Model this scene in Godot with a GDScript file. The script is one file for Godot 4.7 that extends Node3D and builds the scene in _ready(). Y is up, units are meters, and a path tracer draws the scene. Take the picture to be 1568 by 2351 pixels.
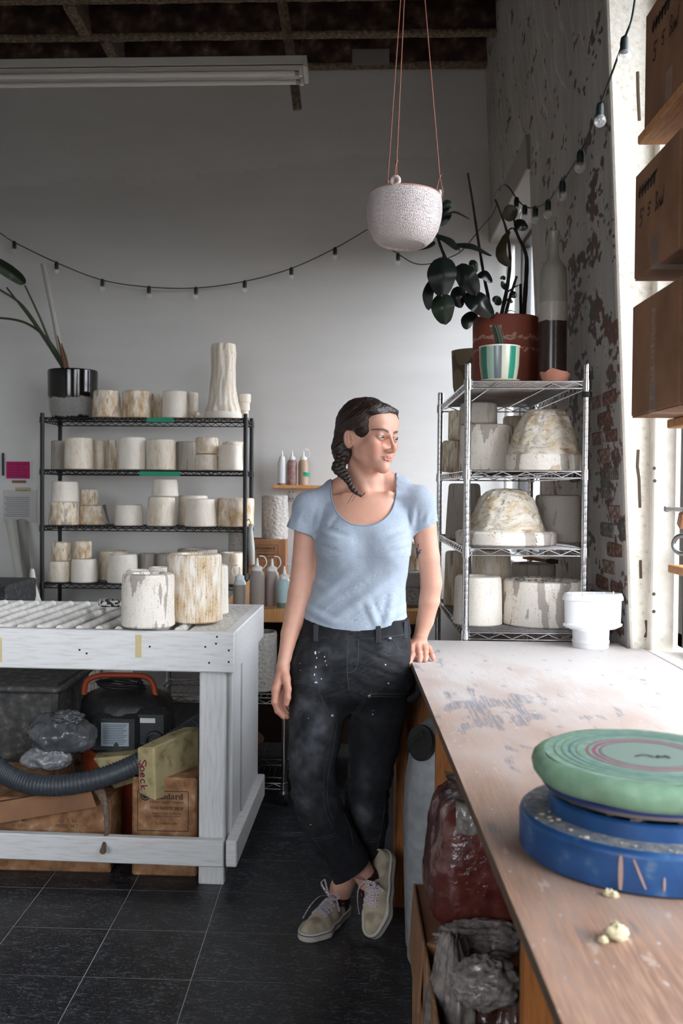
extends Node3D

var used := {}
var M := {}
var rng := RandomNumberGenerator.new()


func _ready() -> void:
	rng.seed = 7
	# camera
	var cam := Camera3D.new()
	cam.name = "camera"
	cam.projection = Camera3D.PROJECTION_FRUSTUM
	cam.near = 0.05
	cam.far = 100.0
	cam.size = 2.0 * 0.05 * 1175.5 / 2286.0
	cam.frustum_offset = Vector2(0.05 * 84.0 / 2286.0, 0.0)
	cam.basis = Basis(Vector3.UP, deg_to_rad(2.505)) * Basis(Vector3.RIGHT, deg_to_rad(-1.31)) * Basis(Vector3.BACK, deg_to_rad(0.45))
	cam.position = Vector3(0, 1.38, 0)
	var lens := CameraAttributesPhysical.new()
	lens.exposure_aperture = 5.6
	lens.frustum_focal_length = 35.0
	lens.frustum_focus_distance = 3.25
	lens.frustum_near = 0.05
	lens.frustum_far = 100.0
	cam.attributes = lens
	add_child(cam)
	# sky and exposure: an overcast day outside the windows
	var env := Environment.new()
	env.background_mode = Environment.BG_SKY
	var sm := ProceduralSkyMaterial.new()
	sm.sky_top_color = Color(0.87, 0.90, 0.94)
	sm.sky_horizon_color = Color(0.94, 0.95, 0.965)
	sm.ground_horizon_color = Color(0.30, 0.30, 0.30)
	sm.ground_bottom_color = Color(0.22, 0.22, 0.22)
	sm.sky_curve = 0.15
	var sky := Sky.new()
	sky.sky_material = sm
	env.sky = sky
	env.background_energy_multiplier = 3.2
	env.tonemap_mode = Environment.TONE_MAPPER_LINEAR
	env.tonemap_exposure = 5.0
	env.sdfgi_enabled = true
	env.ssao_enabled = true
	env.ssil_enabled = true
	var we := WorldEnvironment.new()
	we.name = "world"
	we.environment = env
	add_child(we)
	make_materials()
	person_start()
	mold_mats()
	shell()
	ceiling_beams()
	worktop()
	black_rack()
	chrome_rack()
	white_table()
	back_counter()
	wall_boxes()
	under_table()
	under_worktop()
	banding_wheel()
	hanging_planter()
	rack_top_things()
	string_lights()
	light_fixture()
	left_plant()
	wall_papers()
	window_things()
	person_finish()


# ---------------------------------------------------------------- naming
func numbered(n: String) -> String:
	used[n] = used.get(n, -1) + 1
	return n if used[n] == 0 else "%s_%03d" % [n, used[n]]

func tag(o: Node, label: String, category: String, group := "") -> void:
	o.set_meta("label", label)
	o.set_meta("category", category)
	if group:
		o.set_meta("group", group)

func thing(called: String, label: String, category: String, at := Vector3.ZERO, turn := 0.0, group := "") -> Node3D:
	var o := Node3D.new()
	o.name = numbered(called)
	add_child(o)
	o.position = at
	o.rotation.y = turn
	tag(o, label, category, group)
	return o

func part(called: String, mesh: Mesh, m: Material, parent: Node3D, at := Vector3.ZERO) -> MeshInstance3D:
	var o := MeshInstance3D.new()
	o.mesh = mesh
	o.material_override = m
	o.name = called
	parent.add_child(o, true)
	o.position = at
	return o

func solo(called: String, mesh: Mesh, m: Material, label: String, category: String, group := "", at := Vector3.ZERO, turn := 0.0) -> MeshInstance3D:
	var o := MeshInstance3D.new()
	o.mesh = mesh
	o.material_override = m
	o.name = numbered(called)
	add_child(o)
	o.position = at
	o.rotation.y = turn
	tag(o, label, category, group)
	return o

func struct(called: String, mesh: Mesh, m: Material, label: String, category: String) -> MeshInstance3D:
	var o := solo(called, mesh, m, label, category)
	o.set_meta("kind", "structure")
	return o

func copy(src: Node3D, label: String, at: Vector3, turn := 0.0) -> Node3D:
	var base := str(src.name)
	if base.length() > 4 and base[base.length() - 4] == "_" and base.right(3).is_valid_int():
		base = base.left(base.length() - 4)
	var o: Node3D = src.duplicate()
	o.name = numbered(base)
	add_child(o)
	o.position = at
	o.rotation.y = turn
	o.set_meta("label", label)
	return o


# ---------------------------------------------------------------- mesh builder
class MB:
	var v := PackedVector3Array()
	var n := PackedVector3Array()
	var u := PackedVector2Array()
	var c := PackedColorArray()
	var i := PackedInt32Array()
	var col := Color.WHITE

	func vert(p: Vector3, nn: Vector3, uv := Vector2.ZERO) -> int:
		v.append(p)
		n.append(nn)
		u.append(uv)
		c.append(col)
		return v.size() - 1

	func tri(a: int, b: int, d: int) -> void:
		var x := (v[b] - v[a]).cross(v[d] - v[a])
		i.append(a)
		if x.dot(n[a] + n[b] + n[d]) > 0.0:
			i.append(d)
			i.append(b)
		else:
			i.append(b)
			i.append(d)

	func face(pts: Array, nn: Vector3) -> void:
		var ax := nn.abs()
		var k: Array[int] = []
		for p: Vector3 in pts:
			var uv := Vector2(p.x, -p.y)
			if ax.x >= ax.y and ax.x >= ax.z:
				uv = Vector2(p.z, -p.y)
			elif ax.y >= ax.z:
				uv = Vector2(p.x, p.z)
			k.append(vert(p, nn, uv))
		for j in range(1, k.size() - 1):
			tri(k[0], k[j], k[j + 1])

	func flat_poly(pts: Array, out: Vector3) -> void:
		var nn: Vector3 = (pts[1] - pts[0]).cross(pts[2] - pts[0]).normalized()
		if nn.dot(out) < 0.0:
			nn = -nn
		face(pts, nn)

	# a box with chamfered edges, optionally turned
	func box(ctr: Vector3, size: Vector3, bev := 0.0, bas := Basis()) -> void:
		var h := size * 0.5
		hull([Vector3(-h.x, -h.y, -h.z), Vector3(h.x, -h.y, -h.z), Vector3(h.x, -h.y, h.z), Vector3(-h.x, -h.y, h.z),
			Vector3(-h.x, h.y, -h.z), Vector3(h.x, h.y, -h.z), Vector3(h.x, h.y, h.z), Vector3(-h.x, h.y, h.z)], bev, Transform3D(bas, ctr))

	# eight corners: four below, four above, in the same order; chamfered
	func hull(p: Array, bev := 0.0, tf := Transform3D()) -> void:
		var mid := Vector3.ZERO
		var q: Array[Vector3] = []
		for a: Vector3 in p:
			q.append(tf * a)
		for a in q:
			mid += a / 8.0
		var fs := [[0, 1, 2, 3], [4, 5, 6, 7], [0, 1, 5, 4], [1, 2, 6, 5], [2, 3, 7, 6], [3, 0, 4, 7]]
		var got := {}
		for f in 6:
			var ids: Array = fs[f]
			var ps: Array[Vector3] = []
			for k in 4:
				var a := q[ids[k]]
				if bev > 0.0:
					var d1 := (q[ids[(k + 1) % 4]] - a).normalized()
					var d2 := (q[ids[(k + 3) % 4]] - a).normalized()
					a = a + (d1 + d2) * bev
				ps.append(a)
				got[Vector2i(f, ids[k])] = a
			flat_poly(ps, (ps[0] + ps[2]) * 0.5 - mid)
		if bev <= 0.0:
			return
		var es := [[0, 1, 0, 2], [1, 2, 0, 3], [2, 3, 0, 4], [3, 0, 0, 5], [4, 5, 1, 2], [5, 6, 1, 3], [6, 7, 1, 4], [7, 4, 1, 5], [0, 4, 2, 5], [1, 5, 2, 3], [2, 6, 3, 4], [3, 7, 4, 5]]
		for e: Array in es:
			var ps := [got[Vector2i(e[2], e[0])], got[Vector2i(e[2], e[1])], got[Vector2i(e[3], e[1])], got[Vector2i(e[3], e[0])]]
			flat_poly(ps, (ps[0] + ps[2]) * 0.5 - mid)
		var cs := [[0, 0, 2, 5], [1, 0, 2, 3], [2, 0, 3, 4], [3, 0, 4, 5], [4, 1, 2, 5], [5, 1, 2, 3], [6, 1, 3, 4], [7, 1, 4, 5]]
		for e: Array in cs:
			var ps := [got[Vector2i(e[1], e[0])], got[Vector2i(e[2], e[0])], got[Vector2i(e[3], e[0])]]
			flat_poly(ps, ps[0] - mid)

	# rows x cols of points; smooth normals turned by sgn; closed in the column direction when wrap
	func grid(pts: PackedVector3Array, cols: int, wrap: bool, sgn: float, uvs := Vector2.ONE) -> void:
		var rows := pts.size() / cols
		var base := v.size()
		var w := cols + 1 if wrap else cols
		for r in rows:
			for k in w:
				var kk := k % cols
				var a := pts[r * cols + ((kk + 1) % cols if wrap else mini(kk + 1, cols - 1))] - pts[r * cols + ((kk + cols - 1) % cols if wrap else maxi(kk - 1, 0))]
				var b := pts[mini(r + 1, rows - 1) * cols + kk] - pts[maxi(r - 1, 0) * cols + kk]
				var nn := a.cross(b) * sgn
				if nn.length_squared() < 1e-20:
					var r2 := 1 if r == 0 else rows - 2
					a = pts[r2 * cols + (kk + 1) % cols] - pts[r2 * cols + (kk + cols - 1) % cols]
					nn = a.cross(b) * sgn
				vert(pts[r * cols + kk], nn.normalized(), Vector2(float(k) / (w - 1), 1.0 - float(r) / maxi(rows - 1, 1)) * uvs)
		for r in rows - 1:
			for k in w - 1:
				var a := base + r * w + k
				tri(a, a + 1, a + w + 1)
				tri(a, a + w + 1, a + w)

	# spin a profile of (radius, height) about y; sharp corners stay sharp; off(angle, height) moves the radius
	func lathe(prof: Array, seg: int, at := Vector3.ZERO, off: Variant = null, bas := Basis(), sx := 1.0) -> void:
		var total := 0.0
		for k in prof.size() - 1:
			total += (prof[k + 1] - prof[k]).length()
		var s := 0
		var run := 0.0
		while s < prof.size() - 1:
			var e := s + 1
			while e < prof.size() - 1 and absf((prof[e] - prof[e - 1]).angle_to(prof[e + 1] - prof[e])) < 0.7:
				e += 1
			var pts := PackedVector3Array()
			var r0 := run
			for k in range(s, e + 1):
				if k > s:
					run += (prof[k] - prof[k - 1]).length()
				for j in seg:
					var a := TAU * j / seg
					var d: Vector2 = prof[k]
					var r := d.x
					var y := d.y
					if off != null and r > 1e-4:
						r += off.call(a, y)
					pts.append(bas * Vector3(cos(a) * r * sx, y, -sin(a) * r) + at)
			var vb := v.size()
			grid(pts, seg, true, 1.0)
			for k in range(vb, v.size()):
				u[k] = Vector2(u[k].x, 1.0 - lerpf(r0, run, 1.0 - u[k].y) / maxf(total, 1e-6))
			s = e

	# a tube along points with a radius or radii
	func tube(pts: Array, rad: Variant, sides := 8, caps := true, closed := false) -> void:
		var m := pts.size()
		var up := Vector3.UP
		var t0: Vector3 = (pts[1] - pts[0]).normalized()
		if absf(t0.dot(up)) > 0.95:
			up = Vector3.RIGHT
		var side := t0.cross(up).normalized()
		var ring := PackedVector3Array()
		var ends := [Vector3.ZERO, Vector3.ZERO]
		for k in m:
			var t: Vector3 = pts[mini(k + 1, m - 1)] - pts[maxi(k - 1, 0)]
			if closed:
				t = pts[(k + 1) % m] - pts[(k + m - 1) % m]
			t = t.normalized()
			side = (side - t * side.dot(t)).normalized()
			var other := t.cross(side)
			var r: float = rad[k] if rad is Array else rad
			for j in sides:
				var a := TAU * j / sides
				ring.append(pts[k] + (side * cos(a) + other * sin(a)) * r)
			if k == 0:
				ends[0] = -t
			ends[1] = t
		if closed:
			for j in sides:
				ring.append(ring[j])
		grid(ring, sides, true, 1.0)
		if caps and not closed:
			for w in 2:
				var k := 0 if w == 0 else m - 1
				var ps := []
				for j in sides:
					ps.append(ring[k * sides + j])
				face(ps, ends[w])

	# a polygon in the plane of ax, ay, extruded along az by depth with a small chamfer
	func slab(poly: Array, at: Vector3, ax: Vector3, ay: Vector3, depth: float) -> void:
		var az := ax.cross(ay).normalized()
		var pp := PackedVector2Array(poly)
		var idx := Geometry2D.triangulate_polygon(pp)
		for w in 2:
			var nn := az if w == 0 else -az
			var b := v.size()
			for p: Vector2 in pp:
				vert(at + ax * p.x + ay * p.y + az * (depth if w == 0 else 0.0), nn, p)
			for k in range(0, idx.size(), 3):
				tri(b + idx[k], b + idx[k + 1], b + idx[k + 2])
		var cw := 1.0 if Geometry2D.is_polygon_clockwise(pp) else -1.0
		for k in pp.size():
			var a := pp[k]
			var b2 := pp[(k + 1) % pp.size()]
			var e := (b2 - a).normalized()
			var nn := (ax * -e.y + ay * e.x) * cw
			face([at + ax * a.x + ay * a.y, at + ax * b2.x + ay * b2.y, at + ax * b2.x + ay * b2.y + az * depth, at + ax * a.x + ay * a.y + az * depth], nn)

	func ball(at: Vector3, r: Vector3, seg := 16, rings := 10, off: Variant = null) -> void:
		var pts := PackedVector3Array()
		for k in rings + 1:
			var b := -PI / 2 + PI * k / rings
			for j in seg:
				var a := TAU * j / seg
				var d := Vector3(cos(a) * cos(b), sin(b), -sin(a) * cos(b))
				var q := d * r
				if off != null:
					q *= 1.0 + off.call(d)
				pts.append(at + q)
		grid(pts, seg, true, 1.0)

	func join(o: MB) -> void:
		var at := v.size()
		v.append_array(o.v)
		n.append_array(o.n)
		u.append_array(o.u)
		c.append_array(o.c)
		for k in o.i:
			i.append(k + at)

	func height_uv(hh: float) -> void:
		for k in v.size():
			u[k].y = clampf(1.0 - v[k].y / hh, 0.0, 1.0)

	func done() -> ArrayMesh:
		var arr := []
		arr.resize(Mesh.ARRAY_MAX)
		arr[Mesh.ARRAY_VERTEX] = v
		arr[Mesh.ARRAY_NORMAL] = n
		arr[Mesh.ARRAY_TEX_UV] = u
		arr[Mesh.ARRAY_COLOR] = c
		arr[Mesh.ARRAY_INDEX] = i
		var m := ArrayMesh.new()
		m.add_surface_from_arrays(Mesh.PRIMITIVE_TRIANGLES, arr)
		return m


func box_mesh(size: Vector3, bev := 0.0, ctr := Vector3.ZERO, bas := Basis()) -> ArrayMesh:
	var b := MB.new()
	b.box(ctr, size, bev, bas)
	return b.done()

func tube_mesh(pts: Array, rad: Variant, sides := 8) -> ArrayMesh:
	var b := MB.new()
	b.tube(pts, rad, sides)
	return b.done()

func lathe_mesh(prof: Array, seg := 32, off: Variant = null, hh := 0.0) -> ArrayMesh:
	var b := MB.new()
	b.lathe(prof, seg, Vector3.ZERO, off)
	if hh > 0.0:
		b.height_uv(hh)
	return b.done()

# a smooth curve through points
func curve(pts: Array, per := 8) -> Array:
	var out := []
	for k in pts.size() - 1:
		var a: Vector3 = pts[maxi(k - 1, 0)]
		var b: Vector3 = pts[k]
		var c: Vector3 = pts[k + 1]
		var d: Vector3 = pts[mini(k + 2, pts.size() - 1)]
		for j in per:
			out.append(b.cubic_interpolate(c, a, d, float(j) / per))
	out.append(pts[-1])
	return out

func text_mesh(s: String, height: float, depth := 0.0006, face_name := "Droid Sans", bold := false) -> TextMesh:
	var t := TextMesh.new()
	var f := SystemFont.new()
	f.font_names = PackedStringArray([face_name])
	if bold:
		f.font_weight = 700
	t.font = f
	t.text = s
	t.font_size = 32
	t.pixel_size = height / 23.0
	t.depth = depth
	t.curve_step = 1.0
	return t

# handwriting: strokes of 2-D points as thin flat ribbons on the plane of ax, ay
func strokes(b: MB, lines: Array, at: Vector3, ax: Vector3, ay: Vector3, w: float, lift := 0.0006) -> void:
	var az := ax.cross(ay).normalized()
	for l: Array in lines:
		var p3 := []
		for p: Vector2 in l:
			p3.append(at + ax * p.x + ay * p.y + az * lift)
		if p3.size() > 2:
			p3 = curve(p3, 4)
		for k in p3.size() - 1:
			var d: Vector3 = (p3[k + 1] - p3[k]).normalized()
			var s := d.cross(az) * w * 0.5
			var e := d * w * 0.25
			b.face([p3[k] - s - e, p3[k + 1] - s + e, p3[k + 1] + s + e, p3[k] + s - e], az)

# ---------------------------------------------------------------- materials
func noise(seed_: int, freq: float, oct := 4, kind := FastNoiseLite.TYPE_SIMPLEX_SMOOTH) -> FastNoiseLite:
	var f := FastNoiseLite.new()
	f.seed = seed_
	f.frequency = freq
	f.noise_type = kind
	f.fractal_octaves = oct
	return f

func ntex(seed_: int, freq: float, size := 512, oct := 4, ramp: Array = [], kind := FastNoiseLite.TYPE_SIMPLEX_SMOOTH) -> NoiseTexture2D:
	var t := NoiseTexture2D.new()
	t.noise = noise(seed_, freq, oct, kind)
	t.width = size
	t.height = size
	t.seamless = true
	if ramp.size():
		var g := Gradient.new()
		var o := PackedFloat32Array()
		var c := PackedColorArray()
		for k in range(0, ramp.size(), 2):
			o.append(ramp[k])
			c.append(ramp[k + 1])
		g.offsets = o
		g.colors = c
		t.color_ramp = g
	return t

func h(s: String) -> Color:
	return Color.html(s)

func mat(col: Color, rough := 0.8, metal := 0.0) -> StandardMaterial3D:
	var m := StandardMaterial3D.new()
	m.albedo_color = col
	m.roughness = rough
	m.metallic = metal
	return m

# colour texture laid on three planes, repeating every `every` metres, with relief in centimetres
func tri_mat(tex: Texture2D, every: float, rough := 0.8, bump: Texture2D = null, relief := 0.0, world := false) -> StandardMaterial3D:
	var m := mat(Color.WHITE, rough)
	m.albedo_texture = tex
	m.uv1_triplanar = true
	m.uv1_world_triplanar = world
	m.uv1_scale = Vector3.ONE / every
	if bump:
		m.heightmap_enabled = true
		m.heightmap_texture = bump
		m.heightmap_scale = relief
	return m

func glass_mat(col: Color, alpha: float) -> StandardMaterial3D:
	var m := mat(Color(col, alpha), 0.03)
	m.transparency = BaseMaterial3D.TRANSPARENCY_ALPHA
	return m

func paint(w: int, hh: int, f: Callable) -> ImageTexture:
	var b := PackedByteArray()
	b.resize(w * hh * 3)
	var k := 0
	for y in hh:
		for x in w:
			var c: Color = f.call(x, y)
			b[k] = clampi(int(c.r * 255.0), 0, 255)
			b[k + 1] = clampi(int(c.g * 255.0), 0, 255)
			b[k + 2] = clampi(int(c.b * 255.0), 0, 255)
			k += 3
	return ImageTexture.create_from_image(Image.create_from_data(w, hh, false, Image.FORMAT_RGB8, b))

func uv_mat(tex: Texture2D, rough := 0.8, bump: Texture2D = null, relief := 0.0) -> StandardMaterial3D:
	var m := mat(Color.WHITE, rough)
	m.albedo_texture = tex
	if bump:
		m.heightmap_enabled = true
		m.heightmap_texture = bump
		m.heightmap_scale = relief
	return m

# streaked plaster for a turned mould: tan bleed, dark flakes, grey slip runs
func plaster_tex(seed_: int, tan_: float, streak: float, slip: float, base := Color(0.88, 0.86, 0.82), w := 384, hh := 256) -> ImageTexture:
	var n1 := noise(seed_, 1.3, 3)
	var n2 := noise(seed_ + 50, 5.5, 3)
	var n3 := noise(seed_ + 90, 1.0, 2)
	var n4 := noise(seed_ + 130, 16.0, 2)
	var ring := PackedVector2Array()
	for x in w:
		ring.append(Vector2.from_angle(TAU * x / w))
	return paint(w, hh, func(x: int, y: int) -> Color:
		var p := ring[x]
		var t := float(y) / hh
		var a := n1.get_noise_3d(p.x * 1.2, p.y * 1.2, t * 1.1)
		var st := n2.get_noise_3d(p.x * 3.0, p.y * 3.0, t * 0.5)
		var g := n4.get_noise_3d(p.x * 2.0, p.y * 2.0, t * 2.2)
		var c := base.lerp(Color(0.76, 0.63, 0.45), clampf(tan_ * (0.35 + 1.3 * a + 0.35 * t), 0.0, 1.0) * 0.75)
		c = c.lerp(Color(0.70, 0.54, 0.35), clampf((st + 0.05) * tan_ * 1.0, 0.0, 0.5))
		var k := 0.45 * st + 0.75 * g + 0.25 * a
		var lim := 0.66 - streak * 0.42
		if k > lim:
			c = c.lerp(Color(0.36, 0.31, 0.27), clampf((k - lim) * 8.0, 0.0, 0.75))
		var s := n3.get_noise_3d(p.x * 2.2, p.y * 2.2, t * 0.8 + 8.0) + 0.25 * a
		if slip > 0.0 and s + 0.10 * st > 0.45 - slip * 0.42:
			c = c.lerp(Color(0.60, 0.56, 0.52), 0.7)
		return c * (1.0 + 0.06 * g))

func make_materials() -> void:
	var grain := ntex(3, 0.02, 512, 5)
	var fine := ntex(5, 0.09, 512, 4)
	var cell := ntex(8, 0.035, 512, 3, [], FastNoiseLite.TYPE_CELLULAR)
	M.grain = grain
	M.fine = fine
	M.cell = cell
	M.plaster = tri_mat(ntex(11, 0.02, 512, 5, [0.0, h("c9c4ba"), 0.35, h("dedad2"), 1.0, h("ece9e3")]), 0.35, 0.9, fine, 0.08)
	M.white_paint = tri_mat(ntex(12, 0.01, 512, 5, [0.0, h("c3c0bb"), 0.2, h("d6d4d1"), 0.5, h("dedddc"), 1.0, h("e3e3e2")]), 0.6, 0.55, fine, 0.03)
	M.dirty_white = tri_mat(ntex(13, 0.03, 512, 5, [0.0, h("8f877d"), 0.35, h("c4beb5"), 0.6, h("d8d4cc"), 1.0, h("e6e3dd")]), 0.3, 0.8, fine, 0.08)
	M.bar = tri_mat(ntex(14, 0.02, 512, 4, [0.0, h("b5aea4"), 0.3, h("cfcac2"), 0.6, h("dcd8d1"), 1.0, h("e4e1db")]), 0.5, 0.85, fine, 0.05)
	M.black_metal = mat(h("17181a"), 0.45, 0.3)
	M.chrome = mat(h("c9cacc"), 0.18, 1.0)
	M.steel = mat(h("9a9c9e"), 0.35, 1.0)
	M.dark = mat(h("121315"), 0.6)
	M.card = tri_mat(ntex(21, 0.006, 512, 4, [0.0, h("76533a"), 0.5, h("876044"), 1.0, h("946c4e")]), 0.7, 0.85, ntex(22, 0.05, 256, 2), 0.02)
	M.card_old = tri_mat(ntex(23, 0.012, 512, 5, [0.0, h("6b4a33"), 0.45, h("9a6f4c"), 0.7, h("a77d59"), 1.0, h("c2ab94")]), 0.5, 0.85, fine, 0.04)
	M.pine = tri_mat(wood_tex(31, h("c8935e"), h("a9713f")), 0.5, 0.6)
	M.orange_wood = tri_mat(wood_tex(33, h("a4662f"), h("83491d")), 0.45, 0.5)
	M.bulb_glass = glass_mat(Color(1, 1, 1), 0.16)
	M.pane = glass_mat(Color(0.85, 0.92, 0.95), 0.05)
	M.wire_green = mat(h("12231f"), 0.5)
	M.terracotta = mat(h("8f4a33"), 0.75)
	M.tape_green = mat(h("0f8f6c"), 0.6)
	M.tape_film = mat(Color(0.78, 0.74, 0.70, 0.22), 0.5)
	M.tape_film.transparency = BaseMaterial3D.TRANSPARENCY_ALPHA
	M.slip = mat(h("a08478"), 0.8)
	M.ink = mat(h("1a1a1c"), 0.6)

func wood_tex(seed_: int, light: Color, dark: Color) -> ImageTexture:
	var n1 := noise(seed_, 0.012, 3)
	var n2 := noise(seed_ + 1, 0.05, 3)
	return paint(256, 256, func(x: int, y: int) -> Color:
		var w := n1.get_noise_2d(x * 6.0, y * 0.5) * 14.0 + x * 0.12
		var r := 0.5 + 0.5 * sin(w)
		var f := n2.get_noise_2d(x * 4.0, y * 0.25)
		return light.lerp(dark, clampf(r * 0.55 + f * 0.7, 0.0, 1.0)))

# ---------------------------------------------------------------- the room
func wall_x(z: float, y: float) -> float:
	return 0.857 + (3.04 - y) * 0.051 + (z - 3.45) * 0.016

func wall_block(b: MB, z0: float, z1: float, y0: float, y1: float, outer := 1.2) -> void:
	b.hull([Vector3(wall_x(z1, y0), y0, -z1), Vector3(outer, y0, -z1), Vector3(outer, y0, -z0), Vector3(wall_x(z0, y0), y0, -z0),
		Vector3(wall_x(z1, y1), y1, -z1), Vector3(outer, y1, -z1), Vector3(outer, y1, -z0), Vector3(wall_x(z0, y1), y1, -z0)], 0.004)

func shell() -> void:
	# floor of twelve-inch vinyl tiles on a slab
	var slab := struct("floor", box_mesh(Vector3(6.2, 0.1, 9.6), 0.0, Vector3(-1.6, -0.0507, -1.95)), mat(h("b5b5b0"), 0.9), "dark slate grey vinyl tile floor with pale scuffs and thin joints", "floor")
	var fl := []
	for k in 4:
		var n1 := noise(400 + k, 0.012, 5)
		var n2 := noise(440 + k, 0.05, 4)
		var n3 := noise(470 + k, 0.16, 2)
		var t := paint(256, 256, func(x: int, y: int) -> Color:
			var a := n1.get_noise_2d(x, y * 1.6)
			var b := n2.get_noise_2d(x + a * 30.0, y * 2.0)
			var c := Color(0.095, 0.105, 0.125).lerp(Color(0.31, 0.33, 0.36), clampf(0.9 * a + 1.2 * b + 0.05, 0.0, 1.0))
			var s := n3.get_noise_2d(x, y)
			if s + b * 0.5 > 0.55:
				c = c.lerp(Color(0.6, 0.6, 0.6), 0.6)
			return c)
		var m := uv_mat(t, 0.42, M.fine, 0.02)
		m.uv1_scale = Vector3(3.28, 3.28, 1)
		fl.append(m)
	var tile := box_mesh(Vector3(0.3030, 0.006, 0.3030), 0.0003, Vector3(0.1515, -0.003, -0.1515))
	for r in 14:
		for q in 9:
			var o := part("tile", tile, fl[rng.randi() % 4], slab, Vector3(-0.124 + (q - 6) * 0.305, rng.randf_range(-0.0006, 0.0004), -2.14 - r * 0.305))
			o.rotation.y = 0.0
	# rest of the floor, out of the frame, as one sheet of the same tiles
	for e: Array in [[-3.3, 2.6, -4.7, 9.6], [0.66, 1.6, -4.7, 9.6]]:
		part("tile_field", box_mesh(Vector3(e[1], 0.006, e[3]), 0.0, Vector3(e[0], -0.003, -1.95)), fl[0], slab)
	part("tile_field", box_mesh(Vector3(2.72, 0.006, 4.95), 0.0, Vector3(-0.6, -0.003, 0.36)), fl[1], slab)
	# back wall
	var nb := noise(60, 0.004, 4)
	var nb2 := noise(61, 0.03, 3)
	var nb3 := noise(62, 0.0035, 3)
	var bt := paint(640, 525, func(x: int, y: int) -> Color:
		var px := -4.3 + x / 640.0 * 5.5
		var py := 4.5 - y / 525.0 * 4.5
		var step := 3.33 + 0.035 * floorf((px + 2.6) * 2.2 + nb.get_noise_2d(x, 5) * 2.0) + 0.03 * nb2.get_noise_2d(x * 2.0, y * 0.3)
		var k := 0.80 + 0.02 * nb.get_noise_2d(x, y) + 0.012 * nb2.get_noise_2d(x * 0.4, y * 2.0)
		if py > step:
			k += 0.022
		return Color(k, k * 0.992, k * 0.98))
	var bm := uv_mat(bt, 0.75, M.fine, 0.02)
	bm.uv1_scale = Vector3(1 / 5.5, 1 / 4.5, 1)
	bm.uv1_offset = Vector3(4.3 / 5.5, 1, 0)
	struct("wall_back", box_mesh(Vector3(5.8, 4.6, 0.2), 0.0, Vector3(-1.55, 2.25, -6.6)), bm, "grey-white painted back wall with a faint uneven paint line high up", "wall")
	var wm := mat(h("b9b5af"), 0.85)
	struct("wall_left", box_mesh(Vector3(0.2, 4.6, 9.6), 0.0, Vector3(-4.4, 2.25, -1.95)), wm, "plain left wall of the workshop beyond the frame", "wall")
	var wf := MB.new()
	wf.box(Vector3(-1.6, 0.45, 2.75), Vector3(6.2, 1.0, 0.2))
	wf.box(Vector3(-1.6, 3.85, 2.75), Vector3(6.2, 1.4, 0.2))
	wf.box(Vector3(-3.85, 2.05, 2.75), Vector3(1.7, 2.2, 0.2))
	wf.box(Vector3(0.2, 2.05, 2.75), Vector3(2.2, 2.2, 0.2))
	struct("wall_front", wf.done(), wm, "plain wall of the workshop behind the camera", "wall")
	# right wall: painted brick, much peeled
	var p1 := noise(70, 0.012, 5)
	var p2 := noise(71, 0.05, 3)
	var p3 := noise(72, 0.006, 3)
	var p4 := noise(73, 0.02, 4)
	var img := paint(1024, 1024, func(x: int, y: int) -> Color:
		var z := 6.6 - x / 1024.0 * 3.2
		var yy := 4.4 - y / 1024.0 * 4.4
		var c := Color(0.63, 0.615, 0.595) * (1.0 + 0.10 * p3.get_noise_2d(x, y) + 0.06 * p2.get_noise_2d(x, y * 0.3))
		var wet := clampf(1.15 - absf(yy - 1.9) / 1.2, 0.0, 1.0) * clampf(1.3 - absf(z - 3.75) / 0.8, 0.0, 1.0)
		var peel := p1.get_noise_2d(x * 0.8, y * 1.7) + 0.6 * p2.get_noise_2d(x * 0.7, y * 1.8) + 0.42 * wet - 0.46
		if peel > 0.0:
			var k := p4.get_noise_2d(x * 0.6, y * 1.6)
			var under := Color(0.36, 0.25, 0.215).lerp(Color(0.24, 0.22, 0.20), clampf(k * 2.0 + 0.5, 0.0, 1.0))
			if k > 0.28:
				under = Color(0.30, 0.31, 0.29)
			c = c.lerp(under, clampf(peel * 9.0, 0.0, 0.95))
		elif peel > -0.03:
			c *= 1.12
		if yy > 3.0 and sin(x * 0.16 - y * 0.11 + p3.get_noise_2d(x, y) * 5.0) > 0.93:
			c *= 1.13
		return c)
	var rm := uv_mat(img, 0.8, M.grain, 1.2)
	rm.uv1_scale = Vector3(1 / 3.2, 1 / 4.4, 1)
	rm.uv1_offset = Vector3(6.6 / 3.2, 1, 0)
	var b := MB.new()
	wall_block(b, 3.47, 5.05, -0.05, 4.5)
	wall_block(b, 5.05, 6.55, 2.98, 4.5)
	wall_block(b, 5.05, 6.55, -0.05, 0.98)
	var wr := struct("wall_right", b.done(), rm, "old brick right wall with grey paint peeling off in brown patches", "wall")
	# bricks that the peeled paint leaves bare
	var bms := [tri_mat(ntex(75, 0.03, 256, 4, [0.0, h("46302a"), 0.5, h("664538"), 0.75, h("7d6459"), 1.0, h("a39d98")]), 0.2, 0.9, M.fine, 0.25),
		tri_mat(ntex(76, 0.03, 256, 4, [0.0, h("55423a"), 0.5, h("7d6055"), 0.7, h("948f8a"), 1.0, h("b4b0ab")]), 0.25, 0.9, M.fine, 0.25),
		tri_mat(ntex(77, 0.03, 256, 4, [0.0, h("3f3733"), 0.6, h("6f6a66"), 1.0, h("a5a19c")]), 0.25, 0.9, M.fine, 0.25)]
	var bn := noise(78, 0.9, 3)
	var forms := []
	for k in 3:
		forms.append(box_mesh(Vector3(0.03, 0.054, 0.19 - 0.012 * k), 0.007))
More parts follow.
